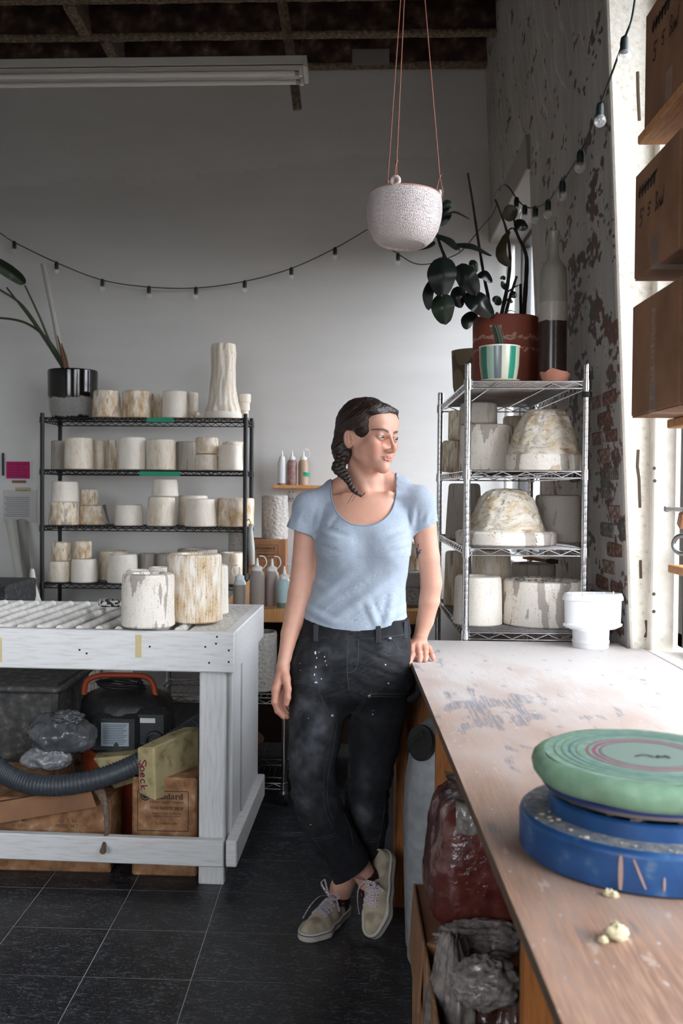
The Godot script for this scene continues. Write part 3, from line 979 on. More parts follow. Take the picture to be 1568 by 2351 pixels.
func molds_black() -> void:
	var g := "plaster molds on the black wire rack"
	var y0 := 1.802
	var y1 := 1.49
	var y2 := 1.152
	var y3 := 0.806
	for e: Array in [
		[Vector3(-1.4644, 1.8020, -5.9700), 0.1753, 0.1635, 0.9, 5, "dark-flecked tan plaster mold next to the black glazed plant pot"],
		[Vector3(-1.2890, 1.8020, -6.0000), 0.1784, 0.1645, 0.97, 2, "brown-streaked plaster mold left of the smooth white one, top black shelf"],
		[Vector3(-1.1990, 1.8020, -6.1600), 0.1037, 0.1616, 0.97, 5, "narrow brown plaster mold peeking out behind the smooth white one, top black shelf"],
		[Vector3(-1.0563, 1.8020, -6.0000), 0.1539, 0.1653, 0.95, 0, "smooth white plaster mold with a seam on the top black shelf"],
		[Vector3(-0.9849, 1.8020, -6.1600), 0.0952, 0.1732, 0.97, 6, "cream plaster mold half hidden right of the smooth white one, top black shelf"],
		[Vector3(-1.8110, 1.4900, -6.1500), 0.0963, 0.1802, 0.95, 4, "grey plaster mold behind a cream one, left end of the second black shelf"],
		[Vector3(-1.6421, 1.4900, -6.0000), 0.1768, 0.1924, 0.95, 6, "large cream plaster mold with a dark nick, left part of the second black shelf"],
		[Vector3(-1.5637, 1.4900, -6.1500), 0.0905, 0.1871, 0.97, 1, "cream plaster mold with a dark slit behind the second row on the second black shelf"],
		[Vector3(-1.4636, 1.4900, -6.1500), 0.0931, 0.1876, 0.95, 5, "tan plaster mold just left of the tall white one on the second black shelf"],
		[Vector3(-1.3157, 1.4900, -6.0000), 0.1706, 0.1968, 0.96, 0, "tall white plaster mold with a grey smudge at its foot on the second black shelf"],
		[Vector3(-1.1359, 1.4900, -6.0000), 0.1782, 0.1847, 0.95, 6, "round-edged cream plaster mold in the middle of the second black shelf"],
		[Vector3(-1.0103, 1.4900, -6.1500), 0.1360, 0.1794, 0.94, 4, "pale grey plaster mold left of the stacked pair on the second black shelf"],
		[Vector3(-0.8609, 1.4900, -6.0000), 0.1431, 0.0967, 0.98, 6, "speckled cream plaster mold, lower one of the pair stacked on the second black shelf"],
		[Vector3(-0.7168, 1.4900, -5.9900), 0.1478, 0.1524, 0.95, 0, "plain white plaster mold at the right end of the second black shelf"],
		[Vector3(-0.7165, 1.4900, -6.1700), 0.1413, 0.1820, 0.97, 5, "tan plaster mold behind the plain white one, right end of the second black shelf"],
		[Vector3(-1.7338, 1.1520, -6.0000), 0.1854, 0.1401, 0.96, 5, "tan plaster mold at the bottom of the left stack on the third black shelf"],
		[Vector3(-1.5787, 1.1520, -6.0800), 0.1684, 0.1189, 0.92, 2, "dark-flaked low plaster mold under a small tan one on the third black shelf"],
		[Vector3(-1.3331, 1.1520, -6.0000), 0.1763, 0.1275, 0.93, 0, "low white plaster mold standing alone in the middle of the third black shelf"],
		[Vector3(-1.1305, 1.1520, -5.9800), 0.1778, 0.1770, 0.92, 6, "flaked cream plaster mold with a smaller white one on top, third black shelf"],
		[Vector3(-0.9681, 1.1520, -6.1700), 0.1912, 0.1851, 0.94, 6, "cream plaster mold mostly hidden behind the white one right of the stack, third black shelf"],
		[Vector3(-0.8892, 1.1520, -5.9800), 0.1984, 0.1658, 0.88, 0, "white tapered plaster mold right of the stacked pair on the third black shelf"],
		[Vector3(-0.6862, 1.1520, -6.0300), 0.2260, 0.1723, 1.0, 2, "orange-tan plaster mold with black streaks at the right end of the third black shelf"],
		[Vector3(-1.7554, 0.8060, -5.9800), 0.1341, 0.1283, 0.98, 6, "black-nicked cream plaster mold at the left end of the bottom black shelf"],
		[Vector3(-1.6026, 0.8060, -5.9800), 0.1606, 0.1432, 0.93, 0, "white plaster mold under a small brown one on the bottom black shelf"],
		[Vector3(-1.4687, 0.8060, -6.1700), 0.1872, 0.1807, 0.96, 1, "tan-edged plaster mold behind a white one on the bottom black shelf"],
		[Vector3(-1.3683, 0.8060, -5.9900), 0.1897, 0.1742, 0.9, 0, "wide white plaster mold in front of the tan-edged one on the bottom black shelf"],
		[Vector3(-1.2486, 0.8060, -6.1700), 0.1318, 0.1666, 0.95, 4, "grey plaster mold right of the wide white one on the bottom black shelf"],
		[Vector3(-1.1231, 0.8060, -6.1000), 0.1138, 0.1724, 0.95, 4, "streaky grey plaster mold beside the tall tan mold's shadow on the bottom black shelf"],
		[Vector3(-0.9356, 0.8060, -6.1400), 0.2584, 0.1990, 0.97, 4, "broad grey plaster mold behind the tall tan one on the bottom black shelf"],
		[Vector3(-0.7018, 0.8060, -6.0000), 0.1563, 0.1886, 0.96, 1, "brown-rimmed cream plaster mold at the right end of the bottom black shelf"],
	]:
		mold(e[0], e[1], e[2], e[3], e[4], e[5], g)
	# the upper ones of stacks
	for e: Array in [
		[Vector3(-0.8589, 1.5894, -6.0000), -0.7900 - -0.9278, 1.6894 - 1.5894, 0.99, 1, "brown-stained plaster mold, upper one of the pair stacked on the second black shelf"],
		[Vector3(-1.7274, 1.2921, -6.0000), -1.6415 - -1.8081, 1.4169 - 1.2921, 0.95, 0, "plain white plaster mold on top of the tan one, third black shelf"],
		[Vector3(-1.5981, 1.2707, -6.0800), -1.5466 - -1.6552, 1.3702 - 1.2707, 0.98, 5, "small tan plaster mold on top of the dark-flaked low one"],
		[Vector3(-1.1088, 1.3292, -5.9800), -1.0213 - -1.1831, 1.4345 - 1.3292, 0.9, 0, "tapered white plaster mold on top of the flaked cream one"],
		[Vector3(-1.7423, 0.9344, -5.9800), -1.6806 - -1.8040, 1.0485 - 0.9344, 0.98, 5, "small tan-streaked plaster mold stacked at the left end of the bottom black shelf"],
		[Vector3(-1.6110, 0.9491, -5.9800), -1.5549 - -1.6673, 1.0578 - 0.9491, 0.98, 2, "small brown-streaked plaster mold on top of a white one, bottom black shelf"],
	]:
		mold(e[0], e[1], e[2], e[3], e[4], e[5], g)
	# lump, tall rough cone, stepped white piece, scraper
	var n := noise(290, 4.0, 3)
	var lump := MB.new()
	lump.ball(Vector3(0, 0.02, 0), Vector3(0.028, 0.02, 0.02), 14, 8, func(d: Vector3) -> float: return 0.35 * n.get_noise_3dv(d))
	solo("plaster_lump", lump.done(), M.mold[5], "small tan lump of plaster in front of the tall rough cone", "plaster lump", "", Vector3(-0.9187, 1.802, -5.95))
	var cone := MB.new()
	var nc := noise(291, 9.0, 4)
	cone.lathe([Vector2(0, 0.03), Vector2(0.105, 0.03), Vector2(0.103, 0.06), Vector2(0.09, 0.09), Vector2(0.080, 0.14), Vector2(0.075, 0.2), Vector2(0.072, 0.27), Vector2(0.072, 0.34), Vector2(0.073, 0.40), Vector2(0.074, 0.43), Vector2(0.068, 0.45), Vector2(0.05, 0.455), Vector2(0, 0.452)], 64, Vector3.ZERO,
		func(a: float, y: float) -> float: return 0.012 * nc.get_noise_3d(cos(a) * 0.35, sin(a) * 0.35, y * 0.55) + 0.005 * nc.get_noise_3d(cos(a), sin(a), y * 2.0 + 9.0))
	var ct := thing("plaster_cone", "tall rough ribbed plaster cone on a round white base, top of the black rack", "plaster mold", Vector3(-0.7649, 1.802, -6.02))
	part("cone", cone.done(), M.mold[6], ct)
	part("base", lathe_mesh([Vector2(0, 0), Vector2(0.112, 0), Vector2(0.114, 0.004), Vector2(0.113, 0.03), Vector2(0.106, 0.042), Vector2(0, 0.042)], 40), M.mold[0], ct)
	solo("stepped_form", lathe_mesh([Vector2(0, 0), Vector2(0.022, 0), Vector2(0.024, 0.06), Vector2(0.031, 0.062), Vector2(0.031, 0.11), Vector2(0.036, 0.112), Vector2(0.038, 0.155), Vector2(0.034, 0.162), Vector2(0, 0.162)], 28), M.mold[0], "stepped white plaster form behind the tall rough cone", "plaster form", "", Vector3(-0.6460, 1.802, -6.15))
	solo("scraper", tube_mesh([Vector3(-1.4910, 1.2726, -6.0200), Vector3(-1.4725, 1.2200, -6.0000), Vector3(-1.4465, 1.1659, -5.9600)], [0.011, 0.007, 0.004], 8), mat(h("5a5650"), 0.8), "dark dusty stick scraper leaning on the third black shelf", "tool")

func molds_chrome() -> void:
	var g := "plaster molds on the chrome wire rack"
	for e: Array in [
		[Vector3(0.5511, 1.4570, -4.0200), 0.2181, 0.1853, 0.96, 3, "grey plaster mold with pale drip marks beside the big tan bell on the upper shelf"],
		[Vector3(0.4378, 1.4570, -4.2500), 0.0881, 0.1332, 0.97, 5, "brown-grey plaster mold at the far left of the upper shelf of the chrome rack"],
		[Vector3(0.7459, 1.4570, -4.5000), 0.1217, 0.2561, 0.95, 1, "shaded tan plaster mold at the back of the upper shelf behind the big bell"],
		[Vector3(0.4871, 1.1780, -4.2200), 0.1568, 0.2315, 0.84, 4, "tall dark grey tapered plaster mold left of the wide cream dome"],
		[Vector3(0.8364, 1.1780, -4.0200), 0.1895, 0.1877, 0.93, 4, "pitted grey plaster mold right of the wide cream dome"],
		[Vector3(0.4942, 0.8740, -3.8000), 0.1857, 0.1841, 0.93, 0, "white plaster mold with grey scuffs at the left of the chrome rack's bottom shelf"],
		[Vector3(0.4867, 0.8740, -4.4200), 0.1263, 0.2385, 0.9, 5, "brown plaster mold at the far left behind the white one, bottom chrome shelf"],
		[Vector3(0.5887, 0.8740, -4.1200), 0.1654, 0.2635, 0.94, 1, "tan plaster mold standing behind the white one, bottom chrome shelf"],
		[Vector3(0.8124, 0.8740, -4.4000), 0.1950, 0.1916, 0.97, 4, "dim grey plaster mold under a brush at the back of the bottom chrome shelf"],
	]:
		mold(e[0], e[1], e[2], e[3], e[4], e[5], g)
	mold(Vector3(0.5161, 1.6439, -4.0200), 0.5900 - 0.4393, 1.7291 - 1.6439, 0.97, 4, "grey-brown plaster mold stacked on the drip-marked one, upper chrome shelf", g)
	mold(Vector3(0.4547, 1.5922, -4.2500), 0.4987 - 0.4272, 1.7174 - 1.5922, 0.97, 5, "narrow brown plaster mold stacked at the far left under the top of the chrome rack", g)
	var wide := mold(Vector3(0.7426, 0.8740, -3.8300), 0.3080, 0.1694, 0.97, 3, "broad white drum-shaped plaster mold with grey nicks on the bottom chrome shelf", g)
	var fl := MB.new()
	for k in 60:
		var a := rng.randf() * TAU
		var r := 0.145 * sqrt(rng.randf())
		fl.box(Vector3(cos(a) * r, 1.0433 - 0.874 + 0.0006, sin(a) * r), Vector3(rng.randf_range(0.004, 0.014), 0.0015, 0.003), 0.0, Basis(Vector3.UP, rng.randf() * TAU))
	part("flakes", fl.done(), mat(h("37332f"), 0.9), wide).set_meta("kind", "stuff")
	# two big bells
	var n := noise(295, 3.2, 4)
	var off := func(a: float, y: float) -> float: return 0.012 * n.get_noise_3d(cos(a) * 0.9, sin(a) * 0.9, y * 9.0) + 0.006 * n.get_noise_3d(cos(a) * 3.0, sin(a) * 3.0, y * 16.0)
	var b := MB.new()
	b.lathe([Vector2(0, 0.0), Vector2(0.143, 0.0), Vector2(0.137, 0.06), Vector2(0.128, 0.085), Vector2(0.118, 0.12), Vector2(0.105, 0.16), Vector2(0.088, 0.20), Vector2(0.072, 0.222), Vector2(0.055, 0.231), Vector2(0, 0.234)], 56, Vector3.ZERO, off)
	var t := thing("bell_mold", "tan smeared bell-shaped plaster mold with a flaky ring base, upper shelf of the chrome rack", "plaster mold", Vector3(0.7401, 1.457, -3.82), 0.0, "")
	part("bell", b.done(), M.swirl, t)
	part("ring_base", lathe_mesh([Vector2(0, 0), Vector2(0.142, 0), Vector2(0.145, 0.004), Vector2(0.144, 0.054), Vector2(0.139, 0.06), Vector2(0, 0.06)], 48, func(a: float, y: float) -> float: return 0.004 * n.get_noise_3d(cos(a) * 2.0, sin(a) * 2.0, y * 6.0)), M.mold[3], t)
	var b2 := MB.new()
	b2.lathe([Vector2(0, 0.03), Vector2(0.165, 0.035), Vector2(0.145, 0.055), Vector2(0.137, 0.075), Vector2(0.13, 0.10), Vector2(0.118, 0.135), Vector2(0.10, 0.17), Vector2(0.078, 0.198), Vector2(0.05, 0.209), Vector2(0, 0.212)], 56, Vector3.ZERO, off)
	var t2 := thing("bell_mold", "wide cream dome-shaped plaster mold on a broad disc base, middle shelf of the chrome rack", "plaster mold", Vector3(0.6010, 1.178, -3.83))
	part("dome", b2.done(), M.swirl, t2)
	part("disc_base", lathe_mesh([Vector2(0, 0), Vector2(0.185, 0), Vector2(0.189, 0.004), Vector2(0.189, 0.042), Vector2(0.18, 0.05), Vector2(0, 0.05)], 48, func(a: float, y: float) -> float: return 0.005 * n.get_noise_3d(cos(a) * 2.0, sin(a) * 2.0, y * 6.0)), M.mold[3], t2)
	var by: float = 1.0674
	var br := thing("brush", "brown-handled brush lying on the dim mold at the back of the bottom chrome shelf", "brush", Vector3(0.7584, by + 0.012, -4.36), -0.25)
	part("handle", tube_mesh([Vector3(0, 0.01, 0), Vector3(0.05, 0.006, 0), Vector3(0.10, 0.0, 0)], [0.005, 0.008, 0.006], 10), M.orange_wood, br)
	part("bristles", tube_mesh([Vector3(0.10, 0.0, 0), Vector3(0.12, -0.001, 0), Vector3(0.15, -0.003, 0)], [0.007, 0.012, 0.009], 10), mat(h("3c2f26"), 0.9), br)

func table_molds() -> void:
	var g := "plaster molds on the white slat table"
	mold(Vector3(-0.6992, 0.8975, -3.4585), 0.186, 0.185, 0.97, 3, "white plaster mold with grey slip drips at the front of the white slat table", g)
	mold(Vector3(-0.5602, 0.8975, -3.6129), 0.205, 0.245, 0.96, 2, "tall tan-streaked plaster mold at the right of the white slat table", g)
	mold(Vector3(-0.5250, 0.8975, -3.8223), 0.13, 0.19, 0.96, 0, "white plaster mold peeking out right of the tall tan-streaked one", g)
	mold(Vector3(-0.8306, 0.8975, -3.9008), 0.095, 0.16, 0.95, 0, "low white plaster mold behind the slip-dripped one on the white slat table", g)
	mold(Vector3(-0.7543, 0.8975, -3.9379), 0.09, 0.168, 0.95, 6, "pale plaster mold between the slip-dripped and the tall tan molds, behind both", g)
	var n := noise(299, 30.0, 2)
	var sp := thing("spattered_bar", "short black bar spattered with white plaster at the back of the slat table", "bar", Vector3(-1.0040, 0.915, -3.98), 0.0)
	part("bar", box_mesh(Vector3(0.16, 0.032, 0.04), 0.006, Vector3(0.08, 0, 0)), tri_mat(ntex(300, 0.04, 256, 4, [0.0, h("222222"), 0.48, h("2e2e2e"), 0.55, h("d8d5d0"), 1.0, h("e8e5e0")]), 0.2, 0.7), sp)

# ---------------------------------------------------------------- back of the workshop
func squeeze_bottle(at: Vector3, r: float, hh: float, body: Material, fill: Material, level: float, label: String, group: String, strap := 1.0) -> Node3D:
	var t := thing("squeeze_bottle", label, "squeeze bottle", at, 0.0, group)
	part("body", lathe_mesh([Vector2(0, 0), Vector2(r - 0.004, 0), Vector2(r, 0.005), Vector2(r * 0.985, hh * 0.5), Vector2(r, hh - 0.03), Vector2(r * 0.9, hh - 0.012), Vector2(r * 0.62, hh)], 24), body, t)
	if fill:
		part("slip", lathe_mesh([Vector2(0, 0.002), Vector2(r + 0.0004, 0.002), Vector2(r + 0.0004, level), Vector2(0, level)], 24), fill, t)
	var cap := mat(h("dcdcd9"), 0.5)
	part("cap", lathe_mesh([Vector2(r * 0.62, hh - 0.004), Vector2(r * 0.68, hh - 0.004), Vector2(r * 0.68, hh + 0.014), Vector2(r * 0.3, hh + 0.02), Vector2(0.007, hh + 0.024), Vector2(0.0035, hh + 0.055), Vector2(0.0, hh + 0.056)], 20), cap, t)
	if strap != 0.0:
		part("cap_strap", tube_mesh(curve([Vector3(strap * r * 0.6, hh + 0.004, 0), Vector3(strap * r * 1.2, hh + 0.03, 0), Vector3(strap * r * 0.95, hh + 0.06, 0.0), Vector3(strap * r * 0.3, hh + 0.066, 0.01)], 5), 0.0028, 6), cap, t)
	return t

func back_counter() -> void:
	var t := thing("counter", "wooden counter with a thick pale edge behind the woman at the back wall", "counter", Vector3(-0.10, 0, -5.4))
	part("top", box_mesh(Vector3(0.98, 0.06, 1.9), 0.004, Vector3(0, 0.81, 0)), M.pine, t)
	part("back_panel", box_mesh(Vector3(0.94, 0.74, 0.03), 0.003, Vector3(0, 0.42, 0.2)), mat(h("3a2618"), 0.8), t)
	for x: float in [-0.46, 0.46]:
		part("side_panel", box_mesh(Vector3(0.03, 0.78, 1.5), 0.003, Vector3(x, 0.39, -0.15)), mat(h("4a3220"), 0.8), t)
	var slip := mat(h("948a83"), 0.5)
	var slip2 := mat(h("a0908a"), 0.5)
	var clear := mat(h("b9c2c2"), 0.35)
	var g := "squeeze bottles on the back counter"
	squeeze_bottle(Vector3(-0.5018, 0.8356, -4.6000), 0.031, 0.125, clear, mat(h("8a8178"), 0.5), 0.10, "short squeeze bottle of grey slip with a clear top, leftmost beside the slat table", g, -1.0)
	squeeze_bottle(Vector3(-0.4169, 0.8413, -4.5600), 0.0355, 0.165, slip, null, 0.0, "tall mauve-grey squeeze bottle second from the slat table corner", g)
	squeeze_bottle(Vector3(-0.3516, 0.8375, -4.6000), 0.0335, 0.165, slip2, null, 0.0, "tall brown-grey squeeze bottle between its twin and the teal-stained one", g)
	squeeze_bottle(Vector3(-0.2910, 0.8373, -4.5400), 0.032, 0.135, mat(h("a9c4c4"), 0.35), mat(h("6c7a70"), 0.5), 0.025, "clear squeeze bottle with teal stain and a dark green bottom, by the woman's elbow", g)
	# wall shelf with three bottles
	var sh := thing("wall_shelf", "small pine wall shelf on a metal bracket behind the woman's shoulder", "shelf", Vector3(-0.2536, 1.3949, -6.4100))
	part("board", box_mesh(Vector3(0.46, 0.022, 0.17), 0.003), M.pine, sh)
	for x: float in [-0.12, 0.12]:
		var br := part("bracket", box_mesh(Vector3(0.036, 0.085, 0.004), 0.001, Vector3(x, -0.055, -0.082)), mat(h("b4b3b0"), 0.5, 0.3), sh)
		part("bracket_arm", box_mesh(Vector3(0.036, 0.004, 0.12), 0.001, Vector3(x, -0.013, -0.02)), mat(h("b4b3b0"), 0.5, 0.3), br)
		for e: Vector2 in [Vector2(-0.011, -0.035), Vector2(0.011, -0.033), Vector2(-0.012, -0.078), Vector2(0.009, -0.076)]:
			part("screw", lathe_mesh([Vector2(0.0045, 0), Vector2(0.0045, 0.002), Vector2(0, 0.002)], 8), M.dark, br, Vector3(x + e.x, e.y, -0.081)).rotation.x = PI / 2
	var g2 := "squeeze bottles on the wall shelf"
	var yb: float = 1.3949 + 0.011
	var ub := Color(0.80, 0.80, 0.82)
	squeeze_bottle(Vector3(-0.4301, yb, -6.40), 0.029, 0.165, mat(h("cfcfd3"), 0.35), mat(h("8d6a5c"), 0.6), 0.012, "empty cloudy squeeze bottle, leftmost on the small wall shelf", g2, 0.0)
	squeeze_bottle(Vector3(-0.3656, yb, -6.40), 0.032, 0.165, tri_mat(ntex(310, 0.02, 256, 3, [0.0, h("7d5a55"), 0.6, h("8f6d68"), 1.0, h("b09a97")]), 0.2, 0.5), null, 0.0, "mauve-brown squeeze bottle in the middle of the small wall shelf", g2, 0.0)
	var b3 := squeeze_bottle(Vector3(-0.2926, yb, -6.40), 0.033, 0.165, mat(h("a98f7a"), 0.5), null, 0.0, "tan squeeze bottle with a green tape label on the small wall shelf", g2, 1.0)
	part("green_tape", lathe_mesh([Vector2(0.0336, 0.06), Vector2(0.0336, 0.085)], 24), M.tape_green, b3).rotation.z = -0.12
	# carton of clay and rough grey forms on the counter
	var cx: float = -0.4843
	var bx := thing("carton", "brown clay carton with green-black print on the counter behind the squeeze bottles", "box", Vector3(cx - 0.02, 0.84, -6.28))
	part("body", box_mesh(Vector3(0.235, 1.0661 - 0.84, 0.2), 0.004, Vector3(0, (1.0661 - 0.84) * 0.5, 0)), M.card, bx)
	carton_print(bx, Vector3(-0.02, (1.0661 - 0.84) - 0.055, 0.1006), 0.16, h("27352c"))
	var n := noise(320, 3.0, 4)
	var rough := func(a: float, y: float) -> float: return 0.010 * n.get_noise_3d(cos(a), sin(a), y * 9.0)
	var wrap := tri_mat(ntex(321, 0.02, 512, 5, [0.0, h("8d8a86"), 0.5, h("aeaba6"), 1.0, h("c2bfba")]), 0.25, 0.85, M.grain, 0.9)
	var hy: float = 1.3434 - 1.0661
	solo("rough_cylinder", lathe_mesh([Vector2(0, 0), Vector2(0.078, 0), Vector2(0.082, 0.006), Vector2(0.083, hy * 0.5), Vector2(0.08, hy - 0.006), Vector2(0.07, hy), Vector2(0, hy - 0.004)], 40, rough), wrap, "rough grey plaster cylinder standing on the clay carton under the wall shelf", "plaster form", "", Vector3(cx + 0.02, 1.0661, -6.27))
	solo("rough_cylinder", lathe_mesh([Vector2(0, 0), Vector2(0.07, 0), Vector2(0.07, 0.37), Vector2(0, 0.37)], 40, rough), wrap, "shaded grey plaster cylinder half hidden between the black rack and the carton", "plaster form", "", Vector3(cx - 0.215, 0.84, -6.37))
	# slabs and a mold right of the woman
	var g3 := "slabs on the back counter"
	solo("plaster_slab", box_mesh(Vector3(0.34, 0.085, 0.3), 0.008, Vector3(0, 0.0425, 0)), tri_mat(ntex(322, 0.03, 512, 5, [0.0, h("6f6d6b"), 0.5, h("93918e"), 1.0, h("b5b2ae")]), 0.25, 0.9, M.fine, 0.3), "rough grey slab, lower one behind the woman's tattooed arm", "slab", g3, Vector3(0.20, 0.84, -4.78))
	solo("plaster_slab", box_mesh(Vector3(0.36, 0.07, 0.3), 0.008, Vector3(0, 0.035, 0)), tri_mat(ntex(323, 0.05, 512, 4, [0.0, h("76746f"), 0.5, h("a3a09b"), 1.0, h("c9c6c0")]), 0.2, 0.9, M.fine, 0.5), "crusty pale slab, upper one behind the woman's tattooed arm", "slab", g3, Vector3(0.20, 0.925, -4.80))
	mold(Vector3(0.265, 0.995, -4.80), 0.17, 0.135, 0.97, 2, "black-dripped cream plaster mold on the slabs behind the woman's tattooed arm", "plaster molds on the back counter")
	# chrome cart
	var c := thing("wire_cart", "low chrome wire cart on casters between the slat table and the woman", "cart", Vector3(-0.56, 0, -4.5))
	wire_shelf(c, 0.58, 0.38, 0.472, M.chrome, 0.0254, 0.075, 0.003)
	wire_shelf(c, 0.58, 0.38, 0.098, M.chrome, 0.0254, 0.075, 0.003)
	rack_posts(c, 0.58, 0.38, 0.53, [0.472, 0.098], M.chrome, 0.07, false)
	for sx: float in [-1.0, 1.0]:
		for sz: float in [-1.0, 1.0]:
			var ca := part("caster", lathe_mesh([Vector2(0, 0.045), Vector2(0.018, 0.045), Vector2(0.02, 0.055), Vector2(0.012, 0.07), Vector2(0, 0.07)], 16), M.steel, c, Vector3(sx * 0.29, 0, sz * 0.19))
			var w := MB.new()
			w.lathe([Vector2(0, -0.011), Vector2(0.02, -0.011), Vector2(0.028, -0.008), Vector2(0.03, 0.0), Vector2(0.028, 0.008), Vector2(0.02, 0.011), Vector2(0, 0.011)], 20, Vector3(0.008, 0.03, 0.0), null, Basis(Vector3.BACK, PI / 2))
			part("wheel", w.done(), M.dark, ca)
	solo("rough_jar", lathe_mesh([Vector2(0, 0), Vector2(0.082, 0), Vector2(0.086, 0.005), Vector2(0.086, 0.25), Vector2(0.084, 0.262), Vector2(0.074, 0.262), Vector2(0.072, 0.25), Vector2(0.072, 0.02), Vector2(0, 0.02)], 40, rough), tri_mat(ntex(324, 0.03, 512, 5, [0.0, h("aaa49b"), 0.5, h("c9c4bb"), 1.0, h("d9d5ce")]), 0.25, 0.85, M.grain, 0.8), "rough off-white hollow plaster jar on the upper shelf of the chrome cart", "plaster form", "", Vector3(-0.405, 0.474, -4.48))
	var pm := tri_mat(ntex(325, 0.03, 256, 4, [0.0, h("3d2e28"), 0.6, h("5f4940"), 1.0, h("8a7468")]), 0.15, 0.6)
	var pm2 := tri_mat(ntex(326, 0.03, 256, 4, [0.0, h("6b4437"), 0.6, h("83594a"), 1.0, h("9a7d70")]), 0.15, 0.6)
	var dish := lathe_mesh([Vector2(0, 0), Vector2(0.06, 0), Vector2(0.10, 0.016), Vector2(0.106, 0.02), Vector2(0.103, 0.022), Vector2(0.06, 0.006), Vector2(0, 0.006)], 36)
	var bowl := solo("bowl", lathe_mesh([Vector2(0, 0), Vector2(0.05, 0), Vector2(0.085, 0.03), Vector2(0.1, 0.055), Vector2(0.095, 0.056), Vector2(0.05, 0.01), Vector2(0, 0.008)], 36), mat(h("5c9a4a"), 0.4), "bright green plastic bowl under the stack of plates on the cart", "bowl", "", Vector3(-0.50, 0.10, -4.47))
	var pl := ["dark brown plate at the bottom of the stack in the green bowl", "red-brown plate second from the bottom of the stack in the green bowl", "dark plate in the middle of the stack in the green bowl", "rust-brown plate under the top two plates of the stack", "brown plate just under the tilted top plate of the stack", "tilted dark brown plate on top of the stack in the green bowl"]
	for k in 6:
		var o := solo("plate", dish, pm if k % 2 == 0 else pm2, pl[k], "plate", "plates stacked in the green bowl", Vector3(-0.50 + 0.004 * k, 0.150 + 0.0185 * k, -4.47))
		o.rotation.z = -0.04 - 0.025 * k
		o.rotation.x = 0.03 * k
	# clear sleeve hanging on the black rack, white pipe in the corner
	var sv := thing("plastic_sleeve", "grey plastic sleeve hanging from the right post of the black rack", "sleeve")
	part("sleeve", tube_mesh([Vector3(-0.5726, 1.1723, -5.8600), Vector3(-0.5776, 1.1413, -5.8600), Vector3(-0.5717, 1.0383, -5.8600), Vector3(-0.5659, 0.9327, -5.8600)], [0.016, 0.013, 0.02, 0.016], 14), mat(h("a3a8a6"), 0.3), sv)
	part("hook", tube_mesh([Vector3(-0.5726, 1.1671, -5.8600), Vector3(-0.5877, 1.1999, -5.8800), Vector3(-0.608, 1.1888, -5.9)], 0.003, 6), M.steel, sv)
	solo("pipe", tube_mesh([Vector3(1.0132, 0.95, -6.40), Vector3(1.0132, 2.93, -6.40)], 0.026, 18), M.white_paint, "white vertical pipe in the back corner behind the rubber plant", "pipe")

func carton_print(t: Node3D, at: Vector3, w: float, ink: Color) -> void:
	var m := mat(ink, 0.8)
	var rows := [["Standard", 0.30, 0.0, 0.62, true], ["Ceramic Supply Company", 0.085, -0.115, 0.64, false], ["FINE WHITE 50LB", 0.10, -0.25, 0.62, true], ["Please keep from freezing and", 0.05, -0.36, 0.55, false], ["store in a cool dry place", 0.05, -0.42, 0.5, false], ["A Ceramic Clay", 0.07, -0.58, 0.42, false]]
	for r: Array in rows:
		var tm := text_mesh(r[0], w * r[1] * 0.5, 0.0006, "Droid Serif", r[4])
		var wide: float = tm.get_aabb().size.x
		var o := part("print", tm, m, t, at + Vector3(w * 0.08, w * r[2], 0))
		var s: float = w * r[3] * 1.15 / maxf(wide, 0.001)
		o.scale = Vector3(s, minf(s, 1.3), 1)
	var b := MB.new()
	b.lathe([Vector2(0.10 * w, 0.0), Vector2(0.10 * w, 0.0006), Vector2(0.075 * w, 0.0006)], 24, Vector3.ZERO, null, Basis(Vector3.RIGHT, PI / 2))
	b.lathe([Vector2(0.055 * w, 0.0), Vector2(0.055 * w, 0.0006), Vector2(0.0, 0.0006)], 20, Vector3.ZERO, null, Basis(Vector3.RIGHT, PI / 2))
	part("emblem", b.done(), m, t, at + Vector3(-0.38 * w, 0.01 * w, 0))
	var fr := MB.new()
	for e: Array in [[Vector3(0, 0.12, 0), Vector2(1.1, 0.014)], [Vector3(0, -0.74, 0), Vector2(1.1, 0.014)], [Vector3(-0.55, -0.31, 0), Vector2(0.012, 0.86)], [Vector3(0.55, -0.31, 0), Vector2(0.012, 0.86)]]:
		fr.box(e[0] * w, Vector3(e[1].x * w, e[1].y * w, 0.0006))
	part("print_frame", fr.done(), m, t, at)

